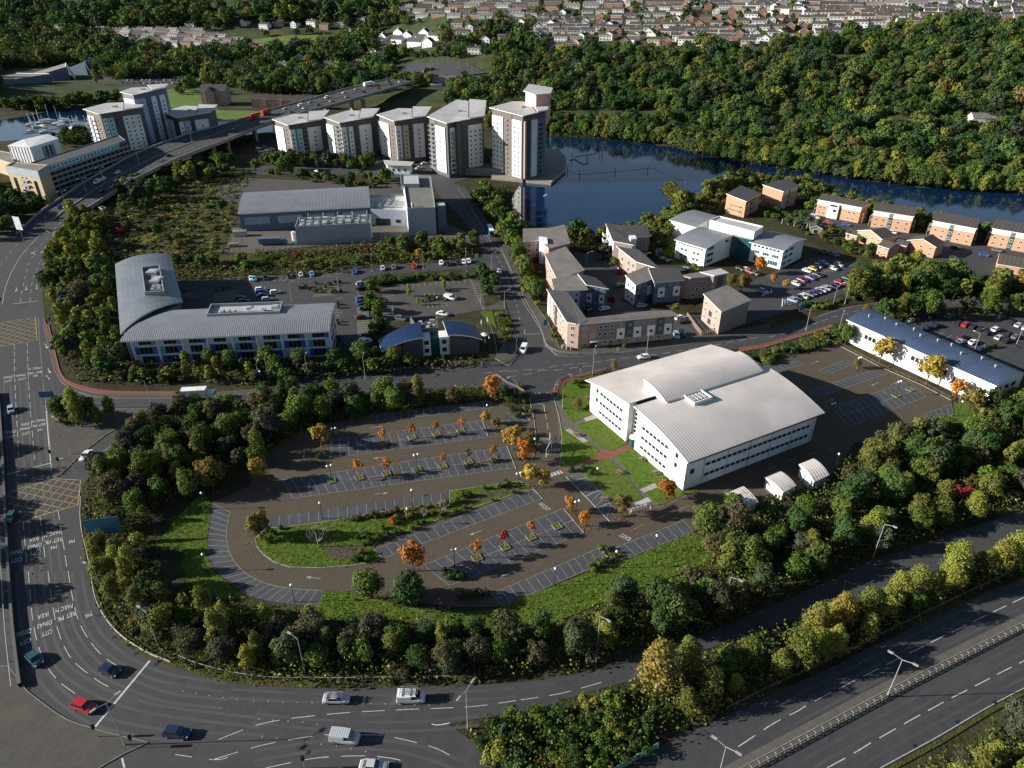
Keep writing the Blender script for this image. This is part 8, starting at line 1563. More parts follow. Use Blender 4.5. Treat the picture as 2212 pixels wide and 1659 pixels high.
for r, x, y, h, arms, a, l in (('A3', 1055, 1465, 11, 2, .9, 'at the tip of the lower left island'), ('B3', 1805, 1325, 10, 2, 1.0, 'at the nose of the road fork'), ('D3', 1055, 1060, 10, 2, -.7, 'in the middle of the dual carriageway'), ('C3', 1760, 1800, 10, 2, -.7, 'in the dual carriageway at the bottom edge'), ('C3', 750, 685, 10, 1, -.8, 'in the dark belt above the road fork'), ('C3', 1818, 350, 10, 1, -.7, 'by the slip road under brown trees'),
 ('D2', 935, 1535, 10, 1, -.7, 'on the slip road edge, furthest right'), ('A3', 1345, 655, 10, 1, 2.6, 'behind the kerb of the lower bend'), ('B3', 430, 850, 9, 1, 2.6, 'beside pale trees below the south lawn'), ('A2', 1290, 280, 10, 1, 3.4, 'at the slip road divide'), ('A2', 600, 655, 11, 1, 2.6, 'at the lower end of the traffic island'), ('A2', 515, 270, 10, 1, 2.4, 'at the top of the traffic island'),
 ('A2', 700, 975, 10, 1, 3.2, 'right of the lower yellow box'), ('A3', 905, 260, 10, 1, 2.8, 'behind the rail below the blue sign'), ('B1', 940, 1610, 8, 1, 1.6, 'below the gap between the two offices'), ('B1', 130, 1640, 9, 1, 1.6, 'in front of the panelled office hedge'), ('B1', 460, 1610, 8, 1, 1.6, 'in front of the panelled office right end'), ('A2', 2195, 60, 7, 1, 1.6, 'behind the belt north of the car park'),
 ('C1', 715, 1570, 9, 1, 1.2, 'at the junction before the cycle path'), ('C1', 1165, 1440, 8, 1, 1.4, 'in front of the corner flats'), ('D1', 370, 1200, 9, 1, .6, 'on the east road by the parking exit'), ('D1', 600, 985, 8, 1, .6, 'in the hedge below the lake office cars'), ('D1', 698, 975, 8, 1, 2.4, 'on the east road above its hedge'), ('D1', 1320, 880, 9, 1, .8, 'in the copse by the east road'),
 ('D1', 2105, 870, 9, 1, .8, 'at the far right of the east road'), ('D1', 640, 1230, 8, 1, 1, 'beside the industrial unit left end'), ('D1', 2150, 1310, 8, 1, .5, 'between rows of the east car park'), ('D1', 1795, 1360, 6, 1, 2.2, 'by the blue roof edge'), ('B1', 1000, 705, 7, 1, 1.6, 'on the access road above the clipped hedge'), ('B1', 1430, 685, 7, 1, 1.6, 'on the access road beside a red car'),
 ('B1', 1790, 655, 7, 1, 1.6, 'on the access road near the north road'), ('B1', 375, 800, 9, 2, 0, 'with two heads behind the panelled office'), ('B1', 320, 950, 8, 2, 0, 'beside white cars behind the panelled office'), ('B1', 718, 880, 8, 1, 0, 'at the office car park planting'), ('B1', 712, 1100, 8, 1, 0, 'at the right side of the panelled office'), ('B1', 1915, 980, 4, 1, 0, 'small one at the restaurant entrance'),
 ('B1', 2005, 680, 7, 1, .4, 'where the access road meets the north road'), ('B1', 2115, 1010, 7, 1, .4, 'on the north road by the restaurant'), ('A1', 490, 570, 11, 1, 2.7, 'beside the upper main road belt, upper'), ('A1', 375, 770, 11, 1, 2.7, 'beside the upper main road belt, lower'), ('A1', 40, 835, 10, 1, .5, 'on the left of the upper main road'), ('A1', 220, 495, 10, 1, .5, 'under the billboard on the main road'),
 ('C2', 460, 270, 8, 1, 3.2, 'on the drive beside the office lawn'), ('C2', 55, 190, 7, 1, 3.0, 'at the car park corner near the barrier'), ('C1', 275, 640, 6, 1, 0, 'in the lake flats parking'), ('C1', 665, 650, 6, 1, 0, 'in the middle court of the lake flats'), ('C1', 1150, 660, 6, 1, 0, 'before the dark lean-to roof flats'), ('C1', 1225, 560, 6, 1, 0, 'beside the garden shed'), ('B0', 1010, 1640, 6, 1, 0, 'by the depot upper car park'),
 ('A1', 1965, 800, 7, 2, 0, 'with two heads at the top of the office parking')):
 lamp(r, x, y, h, arms, a, '%s armed street lamp %s' % ('double' if arms == 2 else 'single', l))
for k, t in enumerate((.12, .22, .32, .42, .52, .62, .70, .77, .84, .90, .96)):
 n, f = on_deck(t); p = n.lerp(f, .5); lamp(p, 0, 0, 9, 2, .9, 'double armed street lamp on the flyover, %s from its near end' % ORD(k + 1), group='lamps on the flyover')
for k, (u, v) in enumerate(((945, 150), (968, 140), (990, 150), (1010, 146), (1020, 158), (1040, 150), (930, 160))):
 p = GT(u, v); lamp(p + V2(0, 0, 1), 0, 0, 12, 1, k, 'tall lamp at the junction beyond the flyover, %s from the left' % ORD([2, 3, 4, 5, 6, 7, 1][k]), group='lamps at the far junction')
for k, (u, v) in enumerate(((1540, 268), (1868, 262), (1985, 275), (2110, 292), (2230, 300), (1735, 232))):
 p = GT(u, v); lamp(p, 0, 0, 13, 1, .3, 'thin mast lamp standing in the wooded hillside, %s from the left' % ORD([1, 3, 4, 5, 6, 2][k]), group='masts in the wood')
b = MB(); b.tube((0, 0, 0), (0, 0, 4.6), .08, .06, 7); b.tube((0, 0, 0), (0, 0, .9), .12, .12, 7); GP = b.mesh('pole', 'black')
b = MB(); b.sphere((0, 0, 0), .3, 10); b.tube((0, 0, -.4), (0, 0, -.2), .1, n=6); GB = b.mesh('globe', 'globe', True)
for r, x, y, n, l in (('B2', 578, 1200, 1, 'at the left end of the island bays'), ('B2', 1342, 1090, 1, 'at the walkway above the island'), ('B2', 1378, 785, 2, 'in the middle row planter'), ('B2', 655, 880, 2, 'in the shaded middle row planter'), ('B2', 690, 560, 2, 'in shade at the top row left end'), ('B2', 1305, 1250, 1, 'among clipped bushes on the island'), ('B2', 1695, 1600, 2, 'at the left of the lower double row'),
 ('C2', 578, 1185, 2, 'on the planted bay end by orange trees'), ('C2', 92, 945, 2, 'left of two orange trees at the island tip'), ('C2', 1240, 1480, 1, 'behind the right bays on the lawn'), ('C2', 905, 1615, 1, 'at the hedge ending the bottom row'), ('C3', 395, 120, 1, 'on the lawn edge below the bottom row'), ('C2', 748, 905, 1, 'low one on the office lawn'), ('B3', 345, 260, 1, 'at the bottom of the curved bays'),
 ('A2', 1750, 1640, 1, 'at the left of the curved bays'), ('A2', 1735, 1115, 1, 'at the top of the curved bays'), ('B2', 240, 520, 1, 'in the dark belt left of the rows'), ('B2', 1970, 360, 1, 'at the top right of the rows'), ('C2', 85, 640, 1, 'beside golden trees at the drive'), ('C2', 225, 650, 1, 'at the drive edge below the gate'), ('D2', 615, 780, 1, 'beside the right hand white store'),
 ('D2', 1130, 155, 2, 'in the sunny rear parking planter'), ('D2', 575, 345, 2, 'in the office shadow at the rear'), ('D2', 1075, 560, 1, 'behind the rear parking trees'), ('D2', 1650, 330, 1, 'in the brown tree by the white unit'), ('D1', 800, 1540, 2, 'in the rear parking bed'), ('A1', 2215, 1659, 1, 'behind the hedge right of the lorry')):
 p = g(r, x, y); o = thing('globe_lamp', '%s globe lamp on a black pole %s' % ('twin' if n == 2 else 'single', l), 'lamp', tuple(p), .4, 'white globe lamps'); link('pole', GP, o)
 if n == 1: link('globe', GB, o, (0, 0, 4.9))
 else:
  b = MB(); b.tube((-.5, 0, 4.45), (.5, 0, 4.45), .05, n=5); b.build('crossbar', 'black', o); link('globe', GB, o, (-.5, 0, 4.85)); link('globe', GB, o, (.5, 0, 4.85))
# ---- rails, walls, barriers
def rail(name, label, pl, h, m, posts=2.0, bars=2, cat='railing', thick=.05, fill=False):
 r = thing(name, label, cat, (pl[0].x, pl[0].y, 0)); o = r.location; b = MB(); e = [V2(p.x - o.x, p.y - o.y) for p in pl]
 for a, c in zip(e, e[1:]):
  for k in range(bars): z = h * (1 - .45 * k); b.tube((a.x, a.y, z), (c.x, c.y, z), thick, n=4)
 b.build('rails', m, r); b = MB(); b.box(-thick, thick, -thick, thick, -.05, h); me = b.mesh('post', m); L_ = sum((c - a).length for a, c in zip(e, e[1:]))
 for p, d in along(e, max(posts, L_ / 95)): link('post', me, r, (p.x, p.y, 0))
rail('guard_rail', 'grey pedestrian guard rail curving round the flats corner', curve(gl('C1', [300, 1290, 340, 1350, 430, 1395, 560, 1412, 700, 1408, 860, 1392]), 4), 1.1, 'pole', .5)
rail('guard_rail', 'grey pedestrian guard rail below the restaurant garden', curve(gl('B1', [1915, 1500, 2050, 1490, 2150, 1450, 2212, 1390]) + gl('C1', [70, 1330, 85, 1250]), 4), 1.1, 'pole', .5)
rail('guard_rail', 'grey guard rail along the red cycle path by the office lawn', curve(gl('C2', [388, 150, 400, 90, 440, 30, 500, 0]) + gl('C1', [560, 1600, 700, 1560, 830, 1535]), 4), 1.1, 'pole', .5)
rail('guard_rail', 'short grey guard rail at the big car park corner', gl('C2', [-100, 0, 0, 70, 90, 110, 150, 150]), 1.1, 'pole', .5)
rail('crash_barrier', 'pale metal crash barrier following the bend below the blue sign', curve(gl('A2', [690, 1030, 684, 1180, 700, 1330, 740, 1500, 770, 1640]) + gl('A3', [800, 190, 850, 330, 960, 490, 1100, 610, 1270, 710, 1440, 778]), 5), .75, 'concrete', 3, 2, 'barrier', .09)
rail('crash_barrier', 'pale metal crash barrier along the planting below the bend', curve(gl('A3', [1515, 730, 1620, 775, 1800, 830, 2000, 875, 2212, 905]) + gl('B3', [150, 912, 500, 915, 900, 915, 1400, 903, 1800, 905]), 4), .7, 'concrete', 3, 1, 'barrier', .08)
cb = curve(gl('D3', [-300, 1800, 0, 1632, 550, 1335, 1060, 1062, 1600, 785, 2212, 478, 2600, 290]), 6)
wd = lambda pl, w: [offs(pl, i, w) for i in range(len(pl))]
sheet('central_reservation', [wd(cb, -.2)[:] + wd(cb, 2.4)[::-1]], 'paving', .12, edge=1)
def double_barrier():
 r = thing('crash_barrier', 'double railed steel barrier down the middle of the dual carriageway', 'barrier', (cb[0].x, cb[0].y, 0)); o = r.location
 for s in (.0, .75):
  b = MB(); e = [V2(p.x - o.x, p.y - o.y) for p in wd(cb, s)]
  for a, c in zip(e, e[1:]): b.tube((a.x, a.y, .68), (c.x, c.y, .68), .10, n=4); b.tube((a.x, a.y, .46), (c.x, c.y, .46), .05, n=4)
  b.build('rail', 'concrete', r)
 b = MB(); e = [V2(p.x - o.x, p.y - o.y) for p in cb]; b.tube((0, 0, .62), (0, .75, .62), .05, n=4); b.box(-.05, .05, -.05, .05, 0, .65); me = b.mesh('cross_tie', 'concrete')
 for p, d in along(e, 1.75)[:98]: link('cross_tie', me, r, (p.x, p.y, 0), math.atan2(d.y, d.x))
double_barrier()
rail('wooden_fence', 'dark low fence line along the planting above the dual carriageway', curve(gl('D3', [-300, 1170, 0, 1020, 500, 790, 1000, 545, 1500, 300, 1900, 110, 2300, -80]), 3), .9, 'timber', 2.4, 2, 'fence', .05)
rail('bridge_parapet', 'pale green metal parapet at the bottom edge of the photo', gl('C3', [860, 1720, 960, 1659, 1275, 1480]), 1.3, 'green_rail', 1.6, 4, 'parapet', .07)
rail('fence', 'tall dark mesh fence along the depot hedge', curve(gl('B1', [-300, 560, 0, 542, 350, 500, 1000, 455, 1300, 445, 1900, 430]), 3), 2.2, 'black', 2.5, 3, 'fence', .03)
rail('fence', 'tall dark fence at the left side of the depot', gl('A1', [1905, 530, 1930, 460, 1990, 250, 2010, 200]), 2.2, 'black', 2.5, 3, 'fence', .03)
rail('fence', 'wooden edging rail beside the rear car park and industrial unit', GL([1804, 740, 1902, 791, 1991, 829, 2053, 862]), .9, 'timber', 2.2, 2, 'fence', .04)
rail('fence', 'low brick and rail fence in front of the detached brick block', gl('C1', [1510, 1080, 1590, 1190, 1630, 1240, 1800, 1190]), 1.5, 'brick_pink', 1.0, 4, 'fence', .1)
lw = curve(GL([-2, 850, 6, 960, 12, 1080, 20, 1230, 30, 1360, 45, 1484]), 4); b = MB(); strip(b, lw, .5, 1.0, 0, z0=-.1); o = tag(b.build('roadside_wall', 'wall_dark'), 'dark low concrete wall along the left edge of the main road', 'wall')
rail('railing', 'thin white railing on the paving left of the roadside wall', wd(lw, -1.2), 1.1, 'frame_grey', 4, 1)
# ---- signals and signs
def signal(r, x, y, a, label, h=3.2):
 p = g(r, x, y, .1); o = thing('traffic_signal', label, 'traffic signal', tuple(p), a, 'traffic signals'); b = MB(); b.tube((0, 0, 0), (0, 0, h), .06, n=6); b.build('pole', 'pole', o); b = MB(); b.box(-.28, .28, -.03, .03, h - 1.1, h + .15); b.box(-.14, .14, -.25, 0, h - 1, h); b.build('signal_head', 'signal', o)
for r, x, y, a, l in (('A3', 822, 1395, .5, 'beside the stop line of the lower island'), ('A3', 1130, 1485, 1.2, 'at the tip of the lower island'), ('A2', 512, 765, .2, 'at the end of the paved island, right one'), ('A2', 445, 700, .2, 'at the end of the paved island, left one'), ('A1', 438, 1160, .6, 'beside the upper yellow box'), ('C1', 610, 1560, .5, 'on the junction corner by the guard rail'),
 ('C1', 740, 1400, .2, 'in front of the flats guard rail'), ('B1', 1705, 1500, .3, 'below the restaurant, left one'), ('B1', 1920, 1500, .3, 'below the restaurant, right one'), ('B3', 430, 1659, .2, 'at the bottom edge between lanes'), ('A1', 25, 990, .2, 'on the island above the upper yellow box'), ('C1', 372, 1300, .4, 'beside the corner planting of the flats')): signal(r, x, y, a, 'black traffic signal ' + l)
def sign(r, x, y, w, h, z, a, m, label, back='black', name='road_sign', cat='road sign', legs=2):
 p = g(r, x, y); o = thing(name, label, cat, tuple(p), a); b = MB(); b.box(-w / 2, w / 2, -.06, 0, z, z + h); b.build('board', m, o)
 for k in range(legs): q = 0 if legs == 1 else (k - .5) * w * .6; b = MB(); b.tube((q, .1, 0), (q, .1, z + h * .9), .08, n=6); b.build('post', 'pole', o)
 b = MB(); [b.box(-w / 2, w / 2, -.1, -.06, z + h * t, z + h * t + .06) for t in ([.1, .25, .4, .55, .7, .85] if w > 4 else [.2, .7])]; b.build('stiffener', 'sign_back' if w > 4 else m, o)
sign('A2', 920, 1400, 7.2, 4.6, 2.6, .22, 'sign_back', 'large blue back of a direction sign beside the bend'); sign('A3', 1190, 570, 2.4, 1.6, 1.2, 1.0, 'black', 'black backed sign leaning over the lower bend verge')
sign('A1', 215, 480, 4.2, 6.2, 7.5, -.35, 'wall_offwhite', 'tall lit billboard panel beside the upper main road', legs=1, name='billboard', cat='billboard'); sign('A2', 430, 250, 4.2, 2.0, 3.2, .1, 'sign_blue', 'blue direction sign on the nose of the traffic island')
sign('A2', 1330, 280, 1, 1, 1.5, .2, 'wall_offwhite', 'small white sign at the slip road divide', legs=1); sign('D1', 330, 1040, 1.6, 2.6, .5, .2, 'sign_blue', 'blue totem sign at the lake office car park entrance', name='totem_sign', cat='sign'); sign('B1', 1880, 610, 1.4, 2.8, .4, .1, 'wall_offwhite', 'white totem sign at the access road mouth', name='totem_sign', cat='sign')
sign('B0', 615, 1545, 1.5, 2.6, .3, .2, 'wall_offwhite', 'white totem sign by the depot top car park', name='totem_sign', cat='sign'); sign('B1', 1175, 1080, .7, 1, 2.2, 0, 'wall_offwhite', 'small white notice at the restaurant car park edge', legs=1); sign('C1', 925, 1400, .6, .8, 1.8, .1, 'wall_offwhite', 'small white sign before the corner flats', legs=1)
sign('C1', 315, 1170, 1.4, 2.4, .6, .3, 'sign_blue', 'blue bus stop panel on the pavement by the flats', name='bus_stop', cat='bus stop', legs=1); sign('B3', 2100, 1400, 1.0, 1.6, 1.6, .9, 'pole_teal', 'teal backed sign in the thicket at the fork', legs=1); sign('C2', 673, 275, .4, 1.6, .1, 0, 'black', 'slim black bin post on the upper office lawn', legs=1, name='post', cat='post')
# ---- benches, shelters, barriers, bins
for r, x, y, a, l in (('C2', 575, 495, .4, 'on the long paved strip'), ('C2', 1132, 700, .5, 'against the white wall, upper'), ('C2', 942, 812, -.7, 'on the lawn by the diagonal path'), ('C2', 1245, 815, .4, 'against the white wall, lower'), ('C2', 672, 185, .2, 'in the upper office garden'), ('C2', 812, 1040, .1, 'in a parking bay below the lawn')):
 o = thing('picnic_table', 'brown wooden picnic table ' + l, 'picnic table', tuple(g(r, x, y, .1)), a, 'picnic tables by the white office'); b = MB(); b.box(-.9, .9, -.38, .38, .7, .76); b.build('table_top', 'timber', o)
 for s in (-1, 1): b = MB(); b.box(-.9, .9, s * .75 - .13, s * .75 + .13, .42, .47); b.build('seat', 'timber', o); b = MB(); b.tube((s * .6, -.7, 0), (s * .6, .2, .7), .05, n=4); b.tube((s * .6, .7, 0), (s * .6, -.2, .7), .05, n=4); b.box(s * .6 - .04, s * .6 + .04, -.8, .8, .36, .42); b.build('leg', 'timber', o)
sheet('paving', [gl('C2', [480, 450, 520, 440, 680, 545, 640, 560])], 'concrete', .125, edge=1); sheet('paving', [gl('C2', [640, 350, 740, 318, 775, 345, 660, 380])], 'concrete', .125, edge=1); sheet('paving', [gl('C2', [1115, 950, 1240, 900, 1265, 935, 1155, 978])], 'concrete', .125, edge=1)
o = thing('height_barrier', 'white height barrier gate standing over the access drive', 'barrier', tuple(g('C2', 345, 640)), 1.2); b = MB(); [b.tube((x, 0, 0), (x, 0, 2.6), .08, n=6) for x in (-2.2, 2.2)]; b.tube((-2.2, 0, 2.6), (2.2, 0, 2.6), .08, n=6); b.build('frame', 'trim', o); b = MB(); b.tube((-2.2, 0, 1), (-2.2, -3.2, 1.0), .06, n=5); b.tube((-2.2, -3.2, 0), (-2.2, -3.2, 1), .06, n=5); b.build('side_rail', 'trim', o)
rail('gate', 'white swing gate arms beside the height barrier', gl('C2', [270, 545, 350, 545, 355, 500]), 1.1, 'trim', 1.2); rail('gate', 'long low gate frame at the end of the access drive', gl('C2', [340, 640, 440, 632]), 1.0, 'trim', 1.0); rail('gate', 'white barrier at the lake office car park entrance', gl('D1', [0, 915, 85, 885, 75, 870]), 1.1, 'trim', 1.0)
o = thing('sculpture', 'white tubular arch structure on the small lawn at the car park exit', 'sculpture', tuple(g('D1', 190, 985)), .3); b = MB(); [b.tube((-1.6 + 1.3 * k, -.8, 0), (-.8 + 1.2 * k, .6, 2.4 - .3 * k), .12, n=6) for k in range(3)]; b.tube((-1, .6, 2.4), (2.4, -.4, 1.4), .13, n=6); b.tube((2.4, -.4, 1.4), (2.4, -.4, 0), .13, n=6); b.build('tubes', 'trim', o)
o = thing('bus_shelter', 'brown framed bus shelter under trees on the east road', 'bus shelter', tuple(g('D1', 1130, 905)), .1); b = MB(); b.box(0, 4.5, 0, 1.5, 2.3, 2.4); b.build('roof', 'timber', o); b = MB(); b.box(0, 4.5, 1.4, 1.45, .3, 2.3); b.build('back_panel', 'glass', o); b = MB(); [b.box(x, x + .08, y, y + .08, 0, 2.3) for x in (0, 4.4) for y in (0, 1.4)]; b.build('posts', 'black', o)
o = thing('bus_shelter', 'small grey bus shelter on the north road beside a bus', 'bus shelter', tuple(g('B1', 2065, 400)), 1.9); b = MB(); b.box(0, 3.5, 0, 1.4, 2.3, 2.4); b.build('roof', 'concrete', o); b = MB(); b.box(0, 3.5, 0, .05, .3, 2.3); b.build('back_panel', 'glass', o); b = MB(); [b.box(x, x + .08, y, y + .08, 0, 2.3) for x in (0, 3.4) for y in (0, 1.3)]; b.build('posts', 'black', o)
for k in range(6): o = thing('boulder', 'rough boulder blocking the drive mouth, %s from the left' % ORD(k + 1), 'boulder', tuple(g('C2', 205 + 32 * k, 150 - k * 2)), k, 'boulders across the drive'); b = MB(); b.sphere((0, 0, .2), .42 + .05 * (k % 3), 6, sz=.75); b.build('rock', 'stone', o)
for k, (x, y) in enumerate(((465, 1350), (500, 1360), (535, 1365))): o = thing('wheelie_bin', 'grey green wheelie bin by the corner flats, %s of three' % ORD(k + 1), 'bin', tuple(g('C1', x, y)), .2, 'bins by the corner flats'); b = MB(); b.box(-.35, .35, -.4, .4, .08, 1.2); b.build('body', 'stone', o); b = MB(); b.box(-.38, .38, -.43, .43, 1.2, 1.28); b.build('lid', 'frame_grey', o)
for k, (x, y, s) in enumerate(((1945, 1275, 1.5), (1920, 1160, .5), (1970, 1140, .5), (1950, 1320, .5), (1985, 1290, .5))): o = thing('parasol', 'white %s parasol in the restaurant garden, %s of five' % ('open' if s > 1 else 'closed', ORD(k + 1)), 'parasol', tuple(g('B1', x, y)), 0, 'restaurant parasols'); b = MB(); b.tube((0, 0, 0), (0, 0, 2.3), .05, n=5); b.build('pole', 'trim', o); b = MB(); b.tube((0, 0, 2.0 if s > 1 else 1.1), (0, 0, 2.6), s if s > 1 else .25, .05, n=8); b.build('canopy', 'trim', o)
o = thing('red_fence', 'round red metal gate screen by the flats garden', 'fence', tuple(g('C1', 320, 910)), .1); b = MB(); [b.tube((1.6 * math.cos(k * .35), 1.2 * math.sin(k * .35), 0), (1.6 * math.cos(k * .35), 1.2 * math.sin(k * .35), 2.4), .06, n=4) for k in range(18)]; b.build('bars', 'bus_red', o)
# ---- water: posts, boom, pontoons, boats, swans
for k, (r, x, y, h, m) in enumerate((('C0', 660, 1315, 3.6, 'trim'), ('C0', 777, 1295, 3.6, 'trim'), ('C0', 540, 1350, 5, 'black'), ('C0', 675, 1345, 3, 'black'), ('C0', 795, 1330, 3, 'black'), ('C0', 505, 1440, 4, 'black'), ('C0', 605, 1480, 3, 'black'), ('C0', 905, 1455, 3, 'black'), ('C0', 1180, 1440, 3, 'black'), ('C0', 358, 1190, 8, 'timber'))):
 o = thing('mooring_post', '%s mooring post in the lake, %s counted outward from the tower' % ({'trim': 'white', 'black': 'dark', 'timber': 'tall brown'}[m], ORD([5, 6, 3, 4, 7, 2, 8, 9, 10, 1][k])), 'post', tuple(g(r, x, y)), 0, 'posts in the lake'); b = MB(); b.tube((0, 0, -.5), (0, 0, h), .22, n=7); b.tube((0, 0, h), (0, 0, h + .2), .26, .05, n=7, mi=0); b.build('shaft', m, o)
b = MB(); strip(b, curve(gl('C0', [500, 1440, 610, 1472, 760, 1460, 905, 1450, 1100, 1430, 1215, 1420, 1330, 1470, 1500, 1535]), 4), .25, .1, z0=-.1); tag(b.build('floating_boom', 'stone'), 'thin floating boom strung between posts across the dark lake', 'boom')
b = MB(); strip(b, gl('C0', [525, 1355, 560, 1345, 640, 1390, 675, 1375]), .7, .3, z0=-.1); strip(b, gl('C0', [560, 1328, 640, 1310, 750, 1297]), .5, .2, z0=-.1); tag(b.build('jetty', 'timber'), 'small dark timber landing stage in the lake near the tower', 'jetty')
for k, (x, y) in enumerate(((305, 1655), (322, 1648))): o = thing('swan', 'white swan on dark water below the quay, %s of two' % ['left', 'right'][k], 'swan', tuple(g('C0', x, y)), .5); b = MB(); b.sphere((0, 0, .15), .42, 8, sz=.5); b.tube((.3, 0, .2), (.5, 0, .75), .08, .06, 5); b.sphere((.58, 0, .78), .12, 6); b.build('body', 'trim', o)
tag(sheet('reed_bed', [gl('C0', [1285, 1590, 1330, 1550, 1400, 1535, 1450, 1560, 1440, 1620, 1520, 1680, 1600, 1659, 1560, 1720, 1400, 1720, 1340, 1650])], 'rough_grass', .12, edge=1), kind='structure')
cover('reeds', [gl('C0', [1285, 1590, 1330, 1550, 1400, 1535, 1420, 1560, 1350, 1600, 1440, 1640, 1520, 1680, 1560, 1720, 1400, 1720, 1340, 1650])], 1.6, 1.6, .7, 81, ['yellow green', 'olive', 'bronze'], 8)
def boat(r, x, y, L, mast, a, lab, z=0):
 o = thing('sailing_boat' if mast else 'motor_boat', lab, 'boat', tuple(g(r, x, y)), a, 'boats in the marina'); b = MB(); S_ = [(0, .35), (.25, .5), (.6, .5), (.85, .3), (1, .02)]; w = L * .28
 for (s0, w0), (s1, w1) in zip(S_, S_[1:]):
  x0, x1 = s0 * L, s1 * L; b.face([(x0, -w0 * w, .9), (x1, -w1 * w, .9), (x1, w1 * w, .9), (x0, w0 * w, .9)])
  for s in (1, -1): b.face([(x0, s * w0 * w, .9), (x1, s * w1 * w, .9), (x1, s * w1 * w * .6, -.1), (x0, s * w0 * w * .7, -.1)])
 b.face([(0, -.35 * w, .9), (0, .35 * w, .9), (0, .25 * w, -.1), (0, -.25 * w, -.1)]); b.build('hull', 'trim', o); b = MB(); b.box(L * .25, L * .65, -w * .28, w * .28, .9, 1.6 if mast else 2.6); b.build('cabin', 'wall_offwhite', o)
 if mast: b = MB(); b.tube((L * .55, 0, .9), (L * .55, 0, mast), .12, n=5); b.tube((L * .55, 0, 2), (L * .05, 0, 2), .09, n=5); b.build('mast', 'trim', o)
for k, (x, y, L, m, a) in enumerate(((230, 1110, 9, 11, .4), (260, 1080, 9, 12, .5), (330, 1120, 10, 13, .3), (300, 1040, 14, 0, .2), (400, 1075, 12, 14, 2.9), (440, 1050, 12, 15, .1), (480, 1065, 10, 11, .2), (590, 1110, 9, 12, .4), (640, 1090, 9, 10, 2.8), (680, 1095, 10, 11, .3), (700, 1070, 9, 0, .2), (360, 1020, 12, 13, .1), (500, 1030, 13, 0, .2), (740, 1080, 9, 10, .3), (215, 1060, 8, 10, .2))):
 boat('A0', x, y, L * .9, m, a, 'white %s in the marina, %s from the left' % ('sailing boat with bare mast' if m else 'motor boat', ORD([2, 3, 5, 4, 7, 8, 9, 11, 12, 13, 14, 6, 10, 15, 1][k])))
b = MB(); [strip(b, gl('A0', l), 1.6, .3, z0=-.1) for l in ([200, 1130, 520, 1080], [560, 1130, 780, 1080], [330, 1060, 500, 1045])]; tag(b.build('pontoon', 'timber'), 'timber pontoons between the moored white boats', 'pontoon')
# ---- wear on the roads: patches, drains, tyre darkened tracks, studs
b = MB(); z = .014
for r, l in (('A3', [1440, 945, 1565, 960, 1545, 1012, 1410, 985]), ('A3', [1060, 1015, 1190, 1055, 1120, 1130, 1000, 1085]), ('D3', [1750, 265, 1800, 255, 1890, 380, 1850, 395]), ('A3', [320, 0, 390, 0, 370, 105, 330, 110]), ('B3', [900, 1200, 1150, 1190, 1160, 1215, 910, 1230]), ('D3', [1450, 930, 1900, 740, 2010, 820, 1560, 1040]), ('C3', [100, 960, 400, 930, 420, 960, 110, 1000]), ('B1', [690, 800, 850, 800, 860, 900, 700, 900]), ('C2', [310, 180, 380, 178, 390, 240, 320, 240])):
 b.face([(p.x, p.y, z) for p in gl(r, l)]); 
tag(b.build('road_patch', mat('patch', (.043, .043, .044), var=.15, scale=1, rough=.9)), kind='structure'); b = MB()
def tracks(r, l, w=.55, gap=1.7, zz=.009):
 pl = curve(gl(r, l) if r else GL(l), 8)
 for s in (-gap / 2, gap / 2): strip(b, wd(pl, s), w, zz)
for r, l in (('A3', [180, 0, 200, 290, 240, 560, 320, 800, 450, 990, 600, 1120, 800, 1250, 1100, 1330, 1500, 1390, 2212, 1420]), ('A3', [320, 0, 350, 290, 410, 560, 500, 760, 620, 880, 800, 990, 1000, 1080, 1400, 1180, 2212, 1280]), ('A3', [500, 0, 530, 260, 590, 500, 700, 680, 850, 830, 1050, 930, 1400, 1060, 1900, 1120]), ('A3', [650, 0, 700, 300, 800, 520, 960, 680, 1150, 800, 1400, 900, 1900, 980]),
 ('B3', [-200, 1030, 300, 1060, 900, 1080, 1500, 1070, 2212, 1020]), ('B3', [0, 1240, 500, 1290, 1000, 1310, 1500, 1300, 1900, 1260]), ('B3', [0, 1560, 500, 1480, 1000, 1460, 1400, 1520, 1800, 1659]), ('D3', [-100, 1320, 500, 990, 1000, 730, 1600, 420, 2212, 130]), ('D3', [300, 1330, 1000, 960, 1600, 650, 2212, 340]), ('D3', [700, 1659, 1200, 1380, 1700, 1110, 2212, 850]), ('D3', [400, 1620, 1000, 1280, 1600, 950, 2212, 640]),
 ('A2', [60, 0, 80, 500, 110, 1000, 140, 1659]), ('A2', [190, 0, 220, 500, 260, 1000, 310, 1659]), ('A2', [310, 100, 350, 500, 400, 1000, 480, 1659]), ('C1', [0, 1560, 400, 1520, 800, 1470, 1400, 1360, 2212, 1260]), ('B1', [2120, 1100, 2080, 900, 2000, 650, 1900, 450])):
 tracks(r, l)
tag(b.build('tyre_track', mat('tyre_worn_asphalt', (.043, .043, .046), base2=(.052, .052, .055), var=.2, scale=.3, rough=.8)), kind='structure')
b = MB()
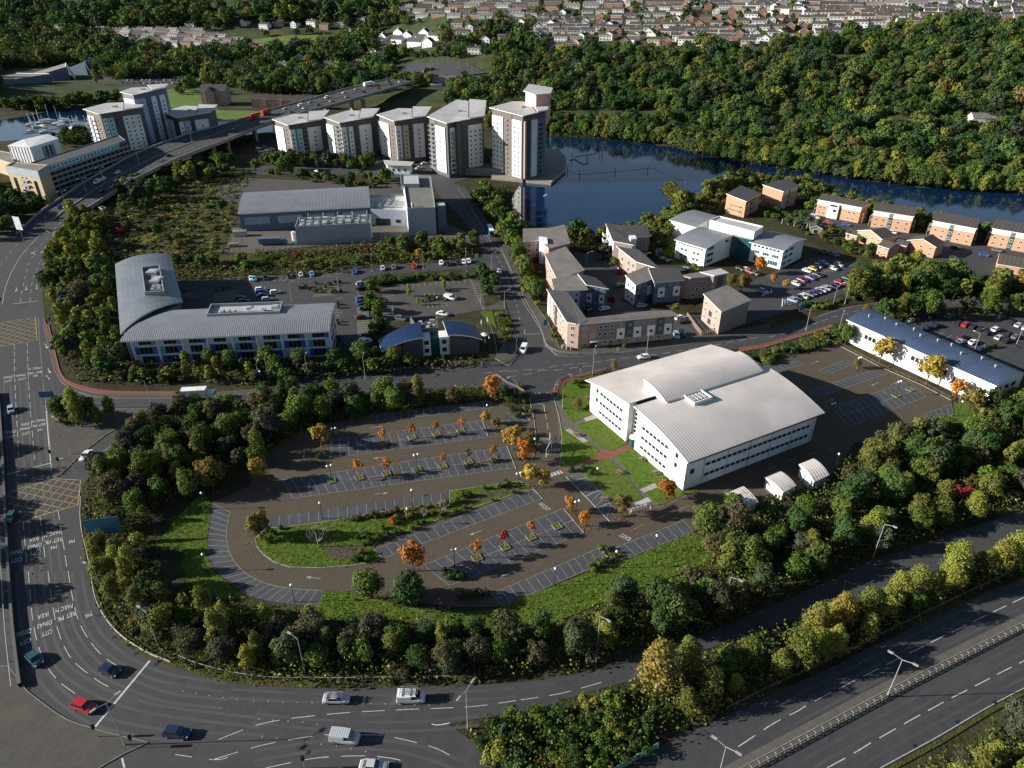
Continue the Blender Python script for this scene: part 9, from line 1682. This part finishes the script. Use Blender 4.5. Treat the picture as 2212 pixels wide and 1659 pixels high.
for l in ([0, 1095, 310, 1105, 820, 1108, 1100, 1118, 1600, 1135], [40, 1248, 350, 1268, 560, 1295], [70, 1393, 375, 1430, 580, 1460, 690, 1473, 960, 1525], [-600, 1010, -300, 1060, -50, 1090]):
 for p, d in along(curve(gl('B3', l), 3), 2.6): b.box(p.x - .08, p.x + .08, p.y - .08, p.y + .08, 0, .04)
tag(b.build('road_stud', 'white'), kind='structure')
for k, (r, x, y) in enumerate((('A3', 1150, 692), ('A3', 965, 552), ('A3', 830, 372), ('A3', 1320, 782), ('D3', 815, 1100), ('D3', 405, 1318), ('D3', 1650, 1272), ('D3', 1293, 1475), ('D3', 1965, 1105), ('C2', 855, 1330), ('B2', 1450, 1000), ('B3', 460, 1525), ('C1', 1300, 1470))):
 p = g(r, x, y); o = link('drain_cover', (lambda m_: (m_.box(-.4, .4, -.3, .3, 0, .03), m_.mesh('drain_cover', 'black'))[1])(MB()), None, tuple(p), .5); tag(o, kind='structure')
# fallen leaves and worn earth on the lawns
def leaves(pts, n, spread, seed, cols):
 rg = random.Random(seed); Q = []; C = []
 for c0, s in pts:
  for _ in range(n):
   a, d = rg.uniform(0, 6.28), abs(rg.gauss(0, spread * s)); x, y = c0.x + math.cos(a) * d, c0.y + math.sin(a) * d; w = rg.uniform(.08, .2); t = rg.uniform(0, 3); cx, sx = math.cos(t) * w, math.sin(t) * w; z_ = .16
   Q.append([[x + cx, y + sx, z_], [x - sx, y + cx, z_ + .02], [x - cx, y - sx, z_], [x + sx, y - cx, z_ + .01]]); C.append(np.array(PAL[rg.choice(cols)]) * rg.uniform(.6, 1))
 tag(link('fallen_leaves', quads_mesh('fallen_leaves', np.array(Q), 'leaf_far', np.array(C))), kind='stuff')
leaves([(g(r, x, y), 1) for r, x, y, *_ in rows] + [(g('C2', 1325, 1035), 1.5), (g('C2', 962, 1185), 1.3), (g('C2', 525, 1135), 1), (g('C2', 640, 1260), 1), (g('C2', 145, 720), 1.5), (g('C2', 200, 925), 1.5), (g('B3', 1345, 20), 2), (g('B2', 575, 590), 1.5), (g('B2', 60, 1360), 2), (g('B2', 2010, 190), 1.5)], 90, 1.7, 5, ['orange', 'bronze', 'brownish', 'golden'])
